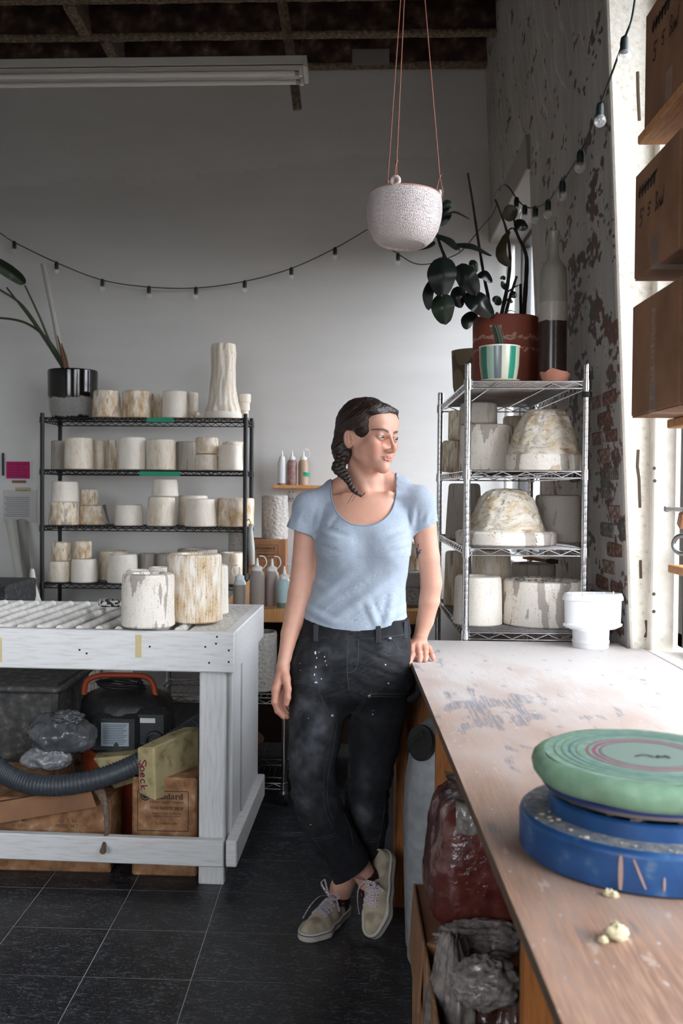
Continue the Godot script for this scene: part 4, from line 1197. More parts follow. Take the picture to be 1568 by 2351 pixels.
func light_fixture() -> void:
	var x1: float = -0.2228
	var yb: float = 3.4559
	var L := 2.44
	var t := thing("fluorescent_light", "long white two-tube fluorescent light hanging unlit from the joists", "ceiling light", Vector3(x1, yb, -4.9), -0.004)
	var w := mat(h("bdb9b4"), 0.45)
	part("housing", box_mesh(Vector3(L, 0.042, 0.20), 0.003, Vector3(-L / 2, 0.021, -0.10)), w, t)
	var refl := MB.new()
	refl.box(Vector3(-L / 2, -0.004, -0.025), Vector3(L, 0.004, 0.05), 0.0, Basis(Vector3.RIGHT, 0.25))
	refl.box(Vector3(-L / 2, -0.007, -0.10), Vector3(L - 0.1, 0.018, 0.045), 0.002)
	refl.box(Vector3(-L / 2, -0.004, -0.175), Vector3(L, 0.004, 0.05), 0.0, Basis(Vector3.RIGHT, -0.25))
	part("reflector", refl.done(), w, t)
	for z: float in [-0.05, -0.155]:
		var tb := part("tube", tube_mesh([Vector3(-L + 0.05, -0.026, z), Vector3(-0.045, -0.026, z)], 0.0125, 14), mat(h("d9d8d4"), 0.25), t)
		part("tube_cap", tube_mesh([Vector3(-0.06, -0.026, z), Vector3(-0.04, -0.026, z)], 0.0129, 14), M.steel, tb)
		part("socket", box_mesh(Vector3(0.018, 0.045, 0.022), 0.003, Vector3(-0.031, -0.02, z)), mat(h("d5d3cf"), 0.5), t)
	part("end_cap", box_mesh(Vector3(0.022, 0.058, 0.205), 0.003, Vector3(-0.010, 0.012, -0.10)), w, t)
	var ch := MB.new()
	var a := Vector3(-0.04, 0.045, -0.1)
	var top := Vector3(-0.2119 - x1 + 0.03, 0.75, -0.1)
	var k := 26
	for j in k:
		var p := a.lerp(top, (j + 0.5) / k)
		var ring := []
		for q in 12:
			var c := Vector3(0.0055 * cos(TAU * q / 12), 0.017 * sin(TAU * q / 12), 0)
			if j % 2:
				c = Vector3(0, c.y, c.x)
			ring.append(p + c)
		ch.tube(ring, 0.0016, 5, false, true)
	part("chain", ch.done(), mat(h("6e655b"), 0.5, 0.6), t).set_meta("kind", "stuff")

func string_lights() -> void:
	string_light("string_light", "green-wired string of small bulbs sagging across the back wall", [Vector3(-2.4520, 3.1290, -6.4200), Vector3(-2.2794, 3.0298, -6.4200), Vector3(-2.1846, 2.9704, -6.4200), Vector3(-1.9064, 2.8375, -6.4200), Vector3(-1.6062, 2.7246, -6.4200), Vector3(-1.3017, 2.6794, -6.4200), Vector3(-0.9957, 2.6734, -6.4200), Vector3(-0.6799, 2.7150, -6.4200), Vector3(-0.3800, 2.7981, -6.4200), Vector3(-0.1014, 2.9254, -6.4200), Vector3(0.1037, 3.0439, -6.4200)], [2, 3, 4, 5, 6, 7, 8, 9], 0.0195, true)
	string_light("string_light", "short dark string of bulbs on the back wall right of the hanging planter", [Vector3(0.1233, 3.0356, -6.4200), Vector3(0.2075, 2.9522, -6.4200), Vector3(0.3025, 2.8883, -6.4200), Vector3(0.4017, 2.8254, -6.4000), Vector3(0.4969, 2.8152, -6.3800), Vector3(0.6173, 2.8465, -6.3500), Vector3(0.6986, 2.8835, -6.3000), Vector3(0.7872, 2.9818, -6.2000), Vector3(0.8468, 3.0395, -6.1000), Vector3(0.8629, 3.0790, -6.0000)], [2], 0.0195, true)
	string_light("string_light", "string of round clear bulbs rising along the peeling brick wall to the window jamb", [Vector3(0.8185, 3.0255, -5.9000), Vector3(0.8045, 3.0377, -5.6000), Vector3(0.7867, 2.9524, -5.2000), Vector3(0.8024, 2.9002, -5.1000), Vector3(0.8171, 2.8253, -5.0000), Vector3(0.8550, 2.7814, -4.9813), Vector3(0.8580, 2.7007, -4.7168), Vector3(0.8560, 2.6423, -4.4081), Vector3(0.8500, 2.6267, -4.0867), Vector3(0.8420, 2.6296, -3.7419), Vector3(0.8280, 2.6723, -3.3954), Vector3(0.8131, 2.7365, -3.0500), Vector3(0.8246, 2.7778, -3.0200), Vector3(0.8329, 2.8633, -3.0000)], [4, 5, 6, 7, 8, 9, 10, 11], 0.0205, false)

func string_light(called: String, label: String, pts: Array, at: Array, r: float, small: bool) -> void:
	var t := thing(called, label, "string light", Vector3.ZERO)
	part("cord", tube_mesh(curve(pts, 6), 0.0035, 7), M.wire_green, t)
	var sock := lathe_mesh([Vector2(0, -0.042), Vector2(0.0125, -0.042), Vector2(0.0135, -0.012), Vector2(0.011, 0.002), Vector2(0.004, 0.008), Vector2(0, 0.008)], 14)
	var gb := MB.new()
	gb.lathe([Vector2(0, -0.076 - r * 0.05), Vector2(r * 0.4, -0.074), Vector2(r * 0.75, -0.068), Vector2(r * 0.97, -0.058), Vector2(r * 0.97, -0.050), Vector2(r * 0.8, -0.042), Vector2(r * 0.55, -0.036), Vector2(0.0095, -0.031)], 20)
	var globe := gb.done()
	var fil := tube_mesh([Vector3(0, -0.04, 0), Vector3(-0.004, -0.052, 0), Vector3(0.004, -0.056, 0), Vector3(0, -0.06, 0)], 0.0007, 4)
	for k: int in at:
		var s := part("socket", sock, M.wire_green, t, pts[k])
		var g := part("bulb", globe, M.bulb_glass, s)
		part("filament", fil, M.steel, s)

func leaf_mesh(pts: Array, w: float, nrm: Vector3, fold := 0.25) -> ArrayMesh:
	var b := MB.new()
	var sp := curve(pts, 5) if pts.size() > 2 else curve([pts[0], pts[0].lerp(pts[1], 0.5) + nrm * 0.04 * (pts[1] - pts[0]).length(), pts[1]], 7)
	var n := sp.size()
	for lay in 2:
		var g := PackedVector3Array()
		for k in n:
			var t := float(k) / (n - 1)
			var d: Vector3 = (sp[mini(k + 1, n - 1)] - sp[maxi(k - 1, 0)]).normalized()
			var s := d.cross(nrm).normalized()
			var up := s.cross(d).normalized()
			var hw := w * 0.5 * pow(sin(PI * pow(clampf(t, 0.0, 1.0), 0.85)), 0.62) * (1.0 if t < 0.93 else (1.0 - t) / 0.07 * 0.7 + 0.12)
			for j in 9:
				var u := (j - 4) / 4.0
				g.append(sp[k] + s * hw * u + up * (absf(u) * hw * fold + 0.0016 * sin(t * 60.0) * absf(u) * (w / 0.06)) + up * (-0.0006 if lay else 0.0006) + up * (-0.0012 if absf(u) < 0.1 and lay == 0 else 0.0))
		b.grid(g, 9, false, 1.0 if lay == 0 else -1.0)
	return b.done()

func left_plant() -> void:
	var at := Vector3(-1.7086, 1.802, -6.1)
	var pn := noise(330, 2.5, 3)
	var ring := PackedVector2Array()
	var tex := paint(256, 128, func(x: int, y: int) -> Color:
		var p := Vector2.from_angle(TAU * x / 256.0)
		var v := y / 128.0 + 0.05 * pn.get_noise_3d(p.x * 0.9, p.y * 0.9, 0.0) + 0.015 * pn.get_noise_3d(p.x * 5.0, p.y * 5.0, 1.0)
		if v < 0.57:
			return Color(0.045, 0.035, 0.03)
		if v < 0.945:
			return Color(0.55, 0.55, 0.54) * (1.0 + 0.08 * pn.get_noise_3d(p.x * 3.0, p.y * 3.0, v * 5.0))
		return Color(0.35, 0.28, 0.2) if v < 0.96 else Color(0.05, 0.08, 0.14))
	var t := thing("glazed_pot", "black-over-grey glazed plant pot holding long green stems on the black rack", "plant pot", at)
	var hh: float = 2.1007 - 1.802
	part("pot", lathe_mesh([Vector2(0.0, 0.0), Vector2(0.126, 0.0), Vector2(0.128, 0.004), Vector2(0.142, 0.06), Vector2(0.150, 0.14), Vector2(0.153, hh - 0.01), Vector2(0.150, hh), Vector2(0.144, hh - 0.002), Vector2(0.14, hh - 0.04), Vector2(0.0, hh - 0.045)], 48, null, hh), uv_mat(tex, 0.12), t)
	var sm := mat(h("2c3a20"), 0.5)
	var bm := mat(h("5d4030"), 0.8)
	var pl := thing("strap_leaf_plant", "tall plant with arching green stems and one dark broad leaf in the black pot", "plant", at + Vector3(0, hh - 0.045, 0))
	var o := -(at + Vector3(0, hh - 0.045, 0))
	for l: Array in [[Vector3(-1.7267, 2.1022, -6.0000), Vector3(-1.8046, 2.2235, -6.0000), Vector3(-1.8765, 2.4046, -5.9800), Vector3(-1.9604, 2.5954, -5.9500)], [Vector3(-1.7465, 2.1082, -6.0500), Vector3(-1.8673, 2.3056, -6.0200), Vector3(-1.9955, 2.4871, -6.0000), Vector3(-2.1122, 2.5695, -5.9500), Vector3(-2.1739, 2.6244, -5.9000)], [Vector3(-1.7357, 2.1083, -6.0500), Vector3(-1.8495, 2.2836, -6.0500), Vector3(-1.9849, 2.3846, -6.0500), Vector3(-2.1476, 2.4165, -6.0500), Vector3(-2.2562, 2.4031, -6.0500)], [Vector3(-1.7664, 2.1142, -6.1000), Vector3(-1.9468, 2.3849, -6.1000), Vector3(-2.1245, 2.6128, -6.1000)]]:
		var p := []
		var rr := []
		for q: Vector3 in curve(l, 6):
			p.append(q + o)
		for k in p.size():
			rr.append(lerpf(0.0105, 0.0045, float(k) / p.size()))
		part("stem", tube_mesh(p, rr, 8), sm, pl)
	for l: Array in [[Vector3(-1.7152, 2.0922, -5.9600), Vector3(-1.7340, 2.1786, -5.9600), Vector3(-1.7606, 2.2949, -5.9500)], [Vector3(-1.7076, 2.0946, -5.9800), Vector3(-1.7211, 2.1682, -5.9800), Vector3(-1.7453, 2.2523, -5.9800)]]:
		part("dry_sheath", tube_mesh([l[0] + o, l[1] + o, l[2] + o], [0.012, 0.010, 0.003], 8), bm, pl)
	var lf := mat(h("1f2e17"), 0.35)
	part("leaf", leaf_mesh([Vector3(-1.9578, 2.6033, -5.9500) + o, Vector3(-2.0153, 2.6553, -5.9000) + o, Vector3(-2.1293, 2.7218, -5.8500) + o, Vector3(-2.2673, 2.7438, -5.8000) + o], 0.085, Vector3(0.3, -0.55, 0.75).normalized(), 0.35), lf, pl)
	part("leaf", leaf_mesh([Vector3(-2.1739, 2.6244, -5.9000) + o, Vector3(-2.2533, 2.6634, -5.9000) + o, Vector3(-2.4125, 2.6767, -5.9000) + o], 0.085, Vector3(0.0, 0.8, 0.6), 0.3), lf, pl)
	solo("white_stick", tube_mesh([Vector3(-1.9019, 2.7615, -6.1200), Vector3(-1.8385, 2.4554, -6.1200), Vector3(-1.7721, 2.1167, -6.1200)], 0.0155, 14), mat(h("a8a5a0"), 0.6), "long white plastic stick standing in the black glazed pot", "stick")

func wall_papers() -> void:
	var z := -6.488
	var cm := mat(h("a3a3a0"), 0.7)
	var pc := thing("pink_note", "bright pink handwritten note in a white sleeve taped to the back wall", "note", Vector3(-2.1803, 1.4894, -6.4900))
	pc.position.z = z
	part("sleeve", box_mesh(Vector3(0.175, 0.127, 0.003), 0.0008), mat(h("c9c7c4"), 0.6), pc)
	part("card", box_mesh(Vector3(0.158, 0.112, 0.002), 0.0, Vector3(0, 0.002, 0.002)), mat(h("a8145f"), 0.7), pc)
	var st := []
	for r in 5:
		for q in 3 - (r % 2):
			var l := []
			for k in 7:
				l.append(Vector2(-0.065 + q * 0.045 + k * 0.006, 0.04 - r * 0.018 + 0.003 * sin(k * 2.3 + r + q)))
			st.append(l)
	var b := MB.new()
	strokes(b, st, Vector3(0, 0, 0.0032), Vector3.RIGHT, Vector3.UP, 0.0022)
	part("writing", b.done(), mat(h("3a0822"), 0.7), pc)
	solo("marker", tube_mesh([Vector3(-2.2719, 1.4538, -6.4600), Vector3(-2.2720, 1.5454, -6.4600), Vector3(-2.2720, 1.6027, -6.4600)], [0.007, 0.008, 0.0075], 10), M.dark, "black marker clipped to the wall beside the pink note", "marker")
	solo("paper_tape", box_mesh(Vector3(0.095, 0.016, 0.002), 0.0, Vector3(-2.1744, 1.4147, z)), mat(h("7c5b41"), 0.7), "strip of brown tape under the pink note on the wall", "tape")
	var pg := thing("printed_sheet", "white printed sheet with rows of text taped to the wall under the pink note", "paper", Vector3(-2.1684, 1.2508, -6.4900))
	pg.position.z = z
	part("page", box_mesh(Vector3(0.225, 0.215, 0.002), 0.0), mat(h("b9b8b6"), 0.8), pg)
	var tl := MB.new()
	for k in 11:
		tl.box(Vector3(-0.02 + 0.004 * (k % 3), 0.06 - 0.0125 * k, 0.0012), Vector3(0.17 - 0.008 * (k % 3), 0.005, 0.0006))
	part("print", tl.done(), mat(h("7d7f86"), 0.8), pg)
	part("yellow_tape", box_mesh(Vector3(0.10, 0.022, 0.002), 0.0, Vector3(0.02, 0.115, 0.0)), mat(h("b5a77d"), 0.7), pg)
	var pv := mat(h("b4b2ab"), 0.5)
	solo("plastic_pipe", tube_mesh([Vector3(-2.1728, 1.1645, -6.3), Vector3(-1.9519, 0.7068, -5.9), Vector3(-1.8520, 0.4887, -5.7000)], 0.026, 18), pv, "long grey-white plastic pipe leaning left of the black rack, nearer one", "pipe", "pipes leaning left of the black rack")
	solo("plastic_pipe", tube_mesh([Vector3(-2.1391, 1.1611, -6.42), Vector3(-2.0093, 0.6731, -6.2), Vector3(-1.9490, 0.4266, -6.1000)], 0.028, 18), mat(h("8f8d87"), 0.5), "wide dull plastic pipe leaning behind the nearer one, left of the black rack", "pipe", "pipes leaning left of the black rack")
	solo("white_paddle", tube_mesh([Vector3(-1.8321, 0.9052, -5.7000), Vector3(-1.8321, 0.8799, -5.7000), Vector3(-1.8268, 0.8064, -5.7000), Vector3(-1.7954, 0.7236, -5.6500), Vector3(-1.7756, 0.6271, -5.6200)], [0.010, 0.016, 0.019, 0.03, 0.032], 14), mat(h("c2beb6"), 0.7), "rounded white plaster paddle standing behind the slat table's bars", "tool")
	solo("dark_bin", box_mesh(Vector3(0.5, 0.86, 0.5), 0.01, Vector3(0, 0.43, 0)), tri_mat(ntex(340, 0.03, 256, 4, [0.0, h("1b1b1c"), 0.6, h("2c2c2d"), 1.0, h("77746f")]), 0.3, 0.7), "dusty black bin at the far left behind the slat table", "bin", "", Vector3(-2.04, 0, -5.4))

# ---------------------------------------------------------------- right side: planter, rack top, boxes, worktop things
func hanging_planter() -> void:
	var c := Vector3(0.1635, 0.0, -3.2)
	var y0: float = 2.1593
	c.y = y0
	var crawl := ntex(350, 0.055, 512, 3, [0.0, h("8f7b77"), 0.22, h("b3a29f"), 0.38, h("d6cac8"), 1.0, h("dcd2d0")], FastNoiseLite.TYPE_SIMPLEX)
	var cb := ntex(350, 0.055, 512, 3, [0.0, Color.BLACK, 0.4, h("c0c0c0"), 1.0, Color.WHITE], FastNoiseLite.TYPE_SIMPLEX)
	var gm := tri_mat(crawl, 0.16, 0.28, cb, 0.5)
	var t := thing("hanging_planter", "white crackle-glazed hanging planter slung on three leather cords", "planter", c)
	t.rotation.z = -0.055
	t.rotation.x = -0.02
	part("pot", lathe_mesh([Vector2(0, 0.006), Vector2(0.066, 0.006), Vector2(0.072, 0.0), Vector2(0.079, 0.004), Vector2(0.096, 0.020), Vector2(0.111, 0.050), Vector2(0.1185, 0.085), Vector2(0.120, 0.110), Vector2(0.1185, 0.132), Vector2(0.115, 0.152), Vector2(0.110, 0.160), Vector2(0.105, 0.157), Vector2(0.108, 0.13), Vector2(0.095, 0.05), Vector2(0.06, 0.02), Vector2(0, 0.02)], 64), gm, t)
	part("clay_rim", lathe_mesh([Vector2(0.1125, 0.1565), Vector2(0.1105, 0.1615), Vector2(0.1055, 0.1615), Vector2(0.104, 0.1555)], 64), mat(h("a9786a"), 0.6), t)
	var lm := mat(h("8a5442"), 0.6)
	var apex := Vector3(0.1804, 3.4204, -3.2)
	var inv := t.transform.affine_inverse()
	var ap := inv * apex
	for a: float in [deg_to_rad(122), deg_to_rad(250), deg_to_rad(8)]:
		var p := Vector3(cos(a) * 0.1085, 0.158, -sin(a) * 0.1085)
		var out := Vector3(cos(a), 0, -sin(a))
		var lug := MB.new()
		var ring := []
		for k in 12:
			var b := TAU * k / 12
			ring.append(p + Vector3(0, 0.012, 0) + out.cross(Vector3.UP) * cos(b) * 0.0125 + Vector3.UP * sin(b) * 0.0125)
		lug.tube(ring, 0.0055, 8, false, true)
		part("lug", lug.done(), mat(h("d2c8c4"), 0.35), t)
		var kn := p + Vector3(0, 0.022, 0)
		var tie := p + Vector3(0, 0.06, 0) + (ap - p).normalized() * 0.012
		var cd := part("cord", tube_mesh([tie, tie.lerp(ap, 0.5), ap], 0.0019, 6), lm, t)
		part("loop", tube_mesh([tie, kn + out * 0.012, p + out * 0.008, p + Vector3(0, 0.004, 0), kn - out * 0.01, tie], 0.0017, 6), lm, cd)
		var kb := MB.new()
		kb.ball(tie, Vector3(0.0045, 0.006, 0.0045), 10, 8)
		kb.tube([tie, tie + Vector3(0.010, 0.009, 0.006)], 0.0015, 5)
		part("knot", kb.done(), lm, cd)
	part("hook_cord", tube_mesh([ap, inv * Vector3(apex.x, 4.1, apex.z - 0.02)], 0.003, 6), lm, t)

func rack_top_things() -> void:
	var sy := 1.777
	# terracotta planter and rubber plant
	var pa := Vector3(0.6337, sy, -4.1)
	var top: float = 2.0796 - sy
	var tn := noise(360, 1.4, 4)
	var tn2 := noise(361, 5.0, 3)
	var tt := paint(512, 256, func(x: int, y: int) -> Color:
		var p := Vector2.from_angle(TAU * x / 512.0)
		var v := y / 256.0
		var c := Color(0.47, 0.215, 0.145) * (1.0 + 0.06 * tn2.get_noise_3d(p.x, p.y, v * 12.0))
		var a := tn.get_noise_3d(p.x * 1.6, p.y * 1.6, v * 4.0)
		var b := tn2.get_noise_3d(p.x * 1.4, p.y * 1.4, v * 3.0)
		var line := exp(-pow((v - 0.30 - a * 0.05) / 0.035, 2.0)) + 0.7 * exp(-pow((v - 0.44 - b * 0.05) / 0.03, 2.0))
		if line * (0.6 + b) > 0.36:
			c = c.lerp(Color(0.72, 0.63, 0.58), 0.65)
		return c)
	var pt := thing("terracotta_planter", "large dark terracotta planter with chalky scuffs on top of the chrome rack", "planter", pa)
	part("pot", lathe_mesh([Vector2(0, 0), Vector2(0.126, 0), Vector2(0.129, 0.004), Vector2(0.131, 0.08), Vector2(0.132, 0.081), Vector2(0.133, 0.2), Vector2(0.134, top - 0.03), Vector2(0.132, top - 0.004), Vector2(0.127, top), Vector2(0.121, top - 0.004), Vector2(0.12, top - 0.04), Vector2(0, top - 0.04)], 56, null, top), uv_mat(tt, 0.7, M.fine, 0.03), pt)
	part("soil", lathe_mesh([Vector2(0.121, top - 0.03), Vector2(0.06, top - 0.022), Vector2(0, top - 0.02)], 32, func(a: float, y: float) -> float: return 0.0), mat(h("2a201a"), 0.95), pt)
	var base := pa + Vector3(0, top - 0.03, 0)
	var rp := thing("rubber_plant", "leggy rubber plant with glossy dark leaves growing in the terracotta planter", "plant", base)
	var bark := mat(h("1f1712"), 0.85)
	for l: Array in [
		[[Vector3(0.5242, 2.0585, -4.0800), Vector3(0.4440, 2.1906, -4.0200), Vector3(0.3696, 2.3077, -3.9800), Vector3(0.3351, 2.4097, -3.9700), Vector3(0.3464, 2.4711, -3.9700)], 0.0075, 0.004],
		[[Vector3(0.5772, 2.0652, -4.1200), Vector3(0.5644, 2.1826, -4.1400), Vector3(0.5507, 2.2542, -4.1500), Vector3(0.5257, 2.4277, -4.1800), Vector3(0.5049, 2.5824, -4.2000), Vector3(0.4837, 2.7013, -4.2000)], 0.008, 0.0035],
		[[Vector3(0.6019, 2.0552, -4.0600), Vector3(0.6298, 2.2052, -4.0500), Vector3(0.6388, 2.3147, -4.0500), Vector3(0.6218, 2.4295, -4.0500), Vector3(0.5784, 2.5505, -4.0600)], 0.0085, 0.0035],
		[[Vector3(0.7079, 2.0669, -4.1300), Vector3(0.7210, 2.2874, -4.1400), Vector3(0.7147, 2.3584, -4.1400), Vector3(0.6803, 2.4270, -4.1300), Vector3(0.6638, 2.4881, -4.1200)], 0.010, 0.004],
		[[Vector3(0.7041, 2.0719, -4.1600), Vector3(0.7003, 2.2329, -4.1600)], 0.007, 0.005],
		[[Vector3(0.6126, 2.0536, -4.0500), Vector3(0.6393, 2.1578, -4.0300), Vector3(0.6575, 2.2310, -4.0000)], 0.007, 0.005],
		[[Vector3(0.6236, 2.1716, -4.0300), Vector3(0.6511, 2.1904, -4.0200), Vector3(0.6649, 2.1949, -4.0000)], 0.004, 0.0015],
		[[Vector3(0.6288, 2.4225, -4.0500), Vector3(0.6511, 2.4354, -4.0600), Vector3(0.6773, 2.4089, -4.1000)], 0.003, 0.003],
	]:
		var p := []
		var rr := []
		for q: Vector3 in curve(l[0], 5):
			p.append(q - base)
		for k in p.size():
			rr.append(lerpf(l[1], l[2], float(k) / p.size()) * (1.0 + 0.08 * sin(k * 2.7)))
		part("stem", tube_mesh(p, rr, 8), bark, rp)
	var dark := mat(h("171f1b"), 0.28)
	dark.clearcoat_enabled = true
	dark.clearcoat = 0.4
	dark.clearcoat_roughness = 0.2
	var grn := mat(h("1f2c20"), 0.3)
	var brown := mat(h("33301a"), 0.45)
	var V := Vector3(-0.2, 0.1, 0.97)
	for l: Array in [
		[[Vector3(0.3599, 2.2944, -3.9300), Vector3(0.3512, 2.2169, -3.9000), Vector3(0.3583, 2.1336, -3.9300)], 0.098, V, dark], [[Vector3(0.4115, 2.2581, -3.9500), Vector3(0.4528, 2.2042, -3.9200), Vector3(0.4948, 2.1405, -3.9400)], 0.070, Vector3(-0.3, -0.3, 0.9), dark],
		[[Vector3(0.3379, 2.3935, -3.9800), Vector3(0.3822, 2.3645, -3.9400), Vector3(0.4246, 2.3122, -3.9200)], 0.05, Vector3(0.1, 0.85, 0.5), dark], [[Vector3(0.4004, 2.3465, -3.9500), Vector3(0.4761, 2.3380, -3.9300), Vector3(0.5536, 2.3003, -3.9500)], 0.05, Vector3(0.0, 0.8, 0.55), dark],
		[[Vector3(0.3568, 2.4574, -3.9700), Vector3(0.4057, 2.4755, -3.9500), Vector3(0.4655, 2.4430, -3.9500)], 0.036, Vector3(0.0, 0.9, 0.35), brown], [[Vector3(0.3401, 2.4286, -3.9900), Vector3(0.3653, 2.4765, -3.9900), Vector3(0.3889, 2.5141, -3.9900)], 0.055, V, dark],
		[[Vector3(0.3607, 2.4943, -3.9800), Vector3(0.3767, 2.5119, -3.9700), Vector3(0.3939, 2.4947, -3.9700)], 0.026, V, grn], [[Vector3(0.3305, 2.3619, -3.9700), Vector3(0.2898, 2.3401, -3.9500), Vector3(0.2474, 2.3266, -3.9500)], 0.036, Vector3(0.0, 0.8, 0.5), dark],
		[[Vector3(0.3218, 2.2149, -3.9700), Vector3(0.3011, 2.1530, -3.9600), Vector3(0.3094, 2.0898, -3.9700)], 0.046, Vector3(-0.6, 0.0, 0.7), dark], [[Vector3(0.3703, 2.1600, -3.9700), Vector3(0.3623, 2.0999, -3.9500), Vector3(0.3786, 2.0333, -3.9700)], 0.08, V, grn],
		[[Vector3(0.4262, 2.1917, -4.0000), Vector3(0.4239, 2.1467, -3.9900), Vector3(0.4427, 2.1056, -4.0000)], 0.048, V, dark], [[Vector3(0.4558, 2.1600, -3.9700), Vector3(0.5023, 2.1149, -3.9300), Vector3(0.5633, 2.0591, -3.9500)], 0.072, Vector3(-0.3, 0.4, 0.85), dark],
		[[Vector3(0.4900, 2.0971, -4.0200), Vector3(0.4639, 2.0624, -4.0000), Vector3(0.4626, 2.0193, -4.0000)], 0.052, Vector3(-0.5, 0.2, 0.8), dark], [[Vector3(0.5106, 2.2510, -4.0600), Vector3(0.5358, 2.2501, -4.0400), Vector3(0.5675, 2.2136, -4.0400)], 0.042, Vector3(0.1, 0.5, 0.85), dark],
		[[Vector3(0.4741, 2.2890, -4.0500), Vector3(0.4903, 2.2884, -4.0400), Vector3(0.5063, 2.2554, -4.0400)], 0.03, V, grn], [[Vector3(0.6624, 2.4792, -4.1000), Vector3(0.6431, 2.5036, -4.0800), Vector3(0.6357, 2.5368, -4.0800)], 0.054, V, brown],
		[[Vector3(0.6291, 2.4225, -4.0300), Vector3(0.5927, 2.3496, -4.0000), Vector3(0.5969, 2.3010, -3.9900), Vector3(0.6365, 2.2688, -4.0000)], 0.046, Vector3(-0.75, 0.1, 0.65), brown], [[Vector3(0.6744, 2.4863, -4.1200), Vector3(0.6889, 2.4598, -4.1000), Vector3(0.7171, 2.4456, -4.1000)], 0.04, V, dark],
		[[Vector3(0.6178, 2.2236, -4.0300), Vector3(0.6075, 2.2302, -4.0200), Vector3(0.5955, 2.2250, -4.0200)], 0.014, V, grn], [[Vector3(0.6219, 2.1835, -4.0200), Vector3(0.6066, 2.1950, -4.0000), Vector3(0.5995, 2.2122, -4.0000)], 0.018, V, dark],
		[[Vector3(0.6310, 2.1657, -4.0000), Vector3(0.6431, 2.1569, -3.9900), Vector3(0.6536, 2.1432, -3.9900)], 0.024, V, dark], [[Vector3(0.6002, 2.1213, -4.0200), Vector3(0.5798, 2.1382, -4.0000), Vector3(0.5645, 2.1314, -4.0000)], 0.03, V, grn],
		[[Vector3(0.6210, 2.1417, -4.0000), Vector3(0.6315, 2.1312, -3.9900), Vector3(0.6435, 2.1260, -3.9900)], 0.014, V, dark], [[Vector3(0.6007, 2.0832, -4.0200), Vector3(0.5874, 2.0797, -4.0000), Vector3(0.5770, 2.0883, -4.0000)], 0.016, V, dark], [[Vector3(0.6147, 2.0900, -4.0000), Vector3(0.6321, 2.0933, -3.9800), Vector3(0.6526, 2.0865, -3.9800)], 0.012, Vector3(0, 0.9, 0.3), dark],
	]:
		var p := []
		for q: Vector3 in l[0]:
			p.append(q - base)
		part("leaf", leaf_mesh(p, l[1] * 1.18, (l[2] as Vector3).normalized(), -0.22), l[3], rp)
	# striped cup with a cactus
	var cc := [h("c9c9b4"), h("7d7a52"), h("23745f"), h("c8cfc0"), h("6b7378"), h("8f9a96"), h("9cc2a8"), h("cfd3c0"), h("2f8c73"), h("c9d2c0"), h("7d7a52"), h("2b7b68"), h("9fb8a6"), h("6b7378"), h("c9c9b4"), h("2f8c73")]
	var ct := paint(512, 8, func(x: int, y: int) -> Color: return cc[(x * 16 / 512 + 3) % 16])
	var sa := Vector3(0.5614, sy, -3.77)
	solo("saucer", lathe_mesh([Vector2(0, 0), Vector2(0.055, 0), Vector2(0.073, 0.010), Vector2(0.077, 0.014), Vector2(0.075, 0.016), Vector2(0.058, 0.008), Vector2(0, 0.007)], 40), mat(h("c6bca8"), 0.5), "cream saucer under the striped cactus pot on the chrome rack", "saucer", "", sa)
	var ch: float = 1.9177 - sy - 0.0085
	var cup := thing("striped_pot", "small pot with green, grey and olive vertical stripes on a cream saucer", "plant pot", sa + Vector3(-0.001, 0.0085, 0))
	part("pot", lathe_mesh([Vector2(0, 0), Vector2(0.058, 0), Vector2(0.063, 0.003), Vector2(0.067, 0.02), Vector2(0.073, 0.06), Vector2(0.0765, ch - 0.003), Vector2(0.0755, ch), Vector2(0.071, ch - 0.002), Vector2(0.068, ch - 0.02), Vector2(0, ch - 0.02)], 48), uv_mat(ct, 0.2), cup, Vector3.ZERO).rotation.y = 0.35
	part("rim", lathe_mesh([Vector2(0.0768, ch - 0.004), Vector2(0.0765, ch + 0.001), Vector2(0.0735, ch + 0.0015), Vector2(0.0715, ch - 0.003)], 48), mat(h("d8d6c8"), 0.3), cup)
	var ca := thing("cactus", "small ribbed green cactus leaning in the striped pot", "cactus", sa + Vector3(0.0, 0.0085 + ch - 0.02, 0))
	var cm := MB.new()
	var cpts := PackedVector3Array()
	var axis := curve([Vector3(0.004, -0.01, 0), Vector3(0.0, 0.03, 0), Vector3(-0.008, 0.065, 0.004), Vector3(-0.018, 0.094, 0.008), Vector3(-0.019, 0.098, 0.008)], 4)
	for k in axis.size():
		var r := 0.0145 * (1.0 if k < axis.size() - 4 else sqrt(maxf(0.02, (axis.size() - 1 - k) / 4.0)))
		for j in 40:
			var a := TAU * j / 40
			var rr := r * (1.0 + 0.16 * cos(a * 10.0))
			cpts.append(axis[k] + Vector3(cos(a) * rr, 0, -sin(a) * rr))
	cm.grid(cpts, 40, true, 1.0)
	part("stem", cm.done(), mat(h("2c3d2a"), 0.6), ca)
	var sp := MB.new()
	for k in 14:
		for j in 10:
			var a := TAU * j / 10
			var p: Vector3 = axis[mini(k + 1, axis.size() - 3)] + Vector3(cos(a) * 0.017, 0, -sin(a) * 0.017)
			sp.tube([p, p + Vector3(cos(a) * 0.005, 0.002, -sin(a) * 0.005)], 0.0004, 3, false)
	part("spines", sp.done(), mat(h("c9c7b0"), 0.6), ca).set_meta("kind", "stuff")
	# bottle vase
	var vn := noise(365, 1.2, 3)
	var vh: float = 2.3910 - sy
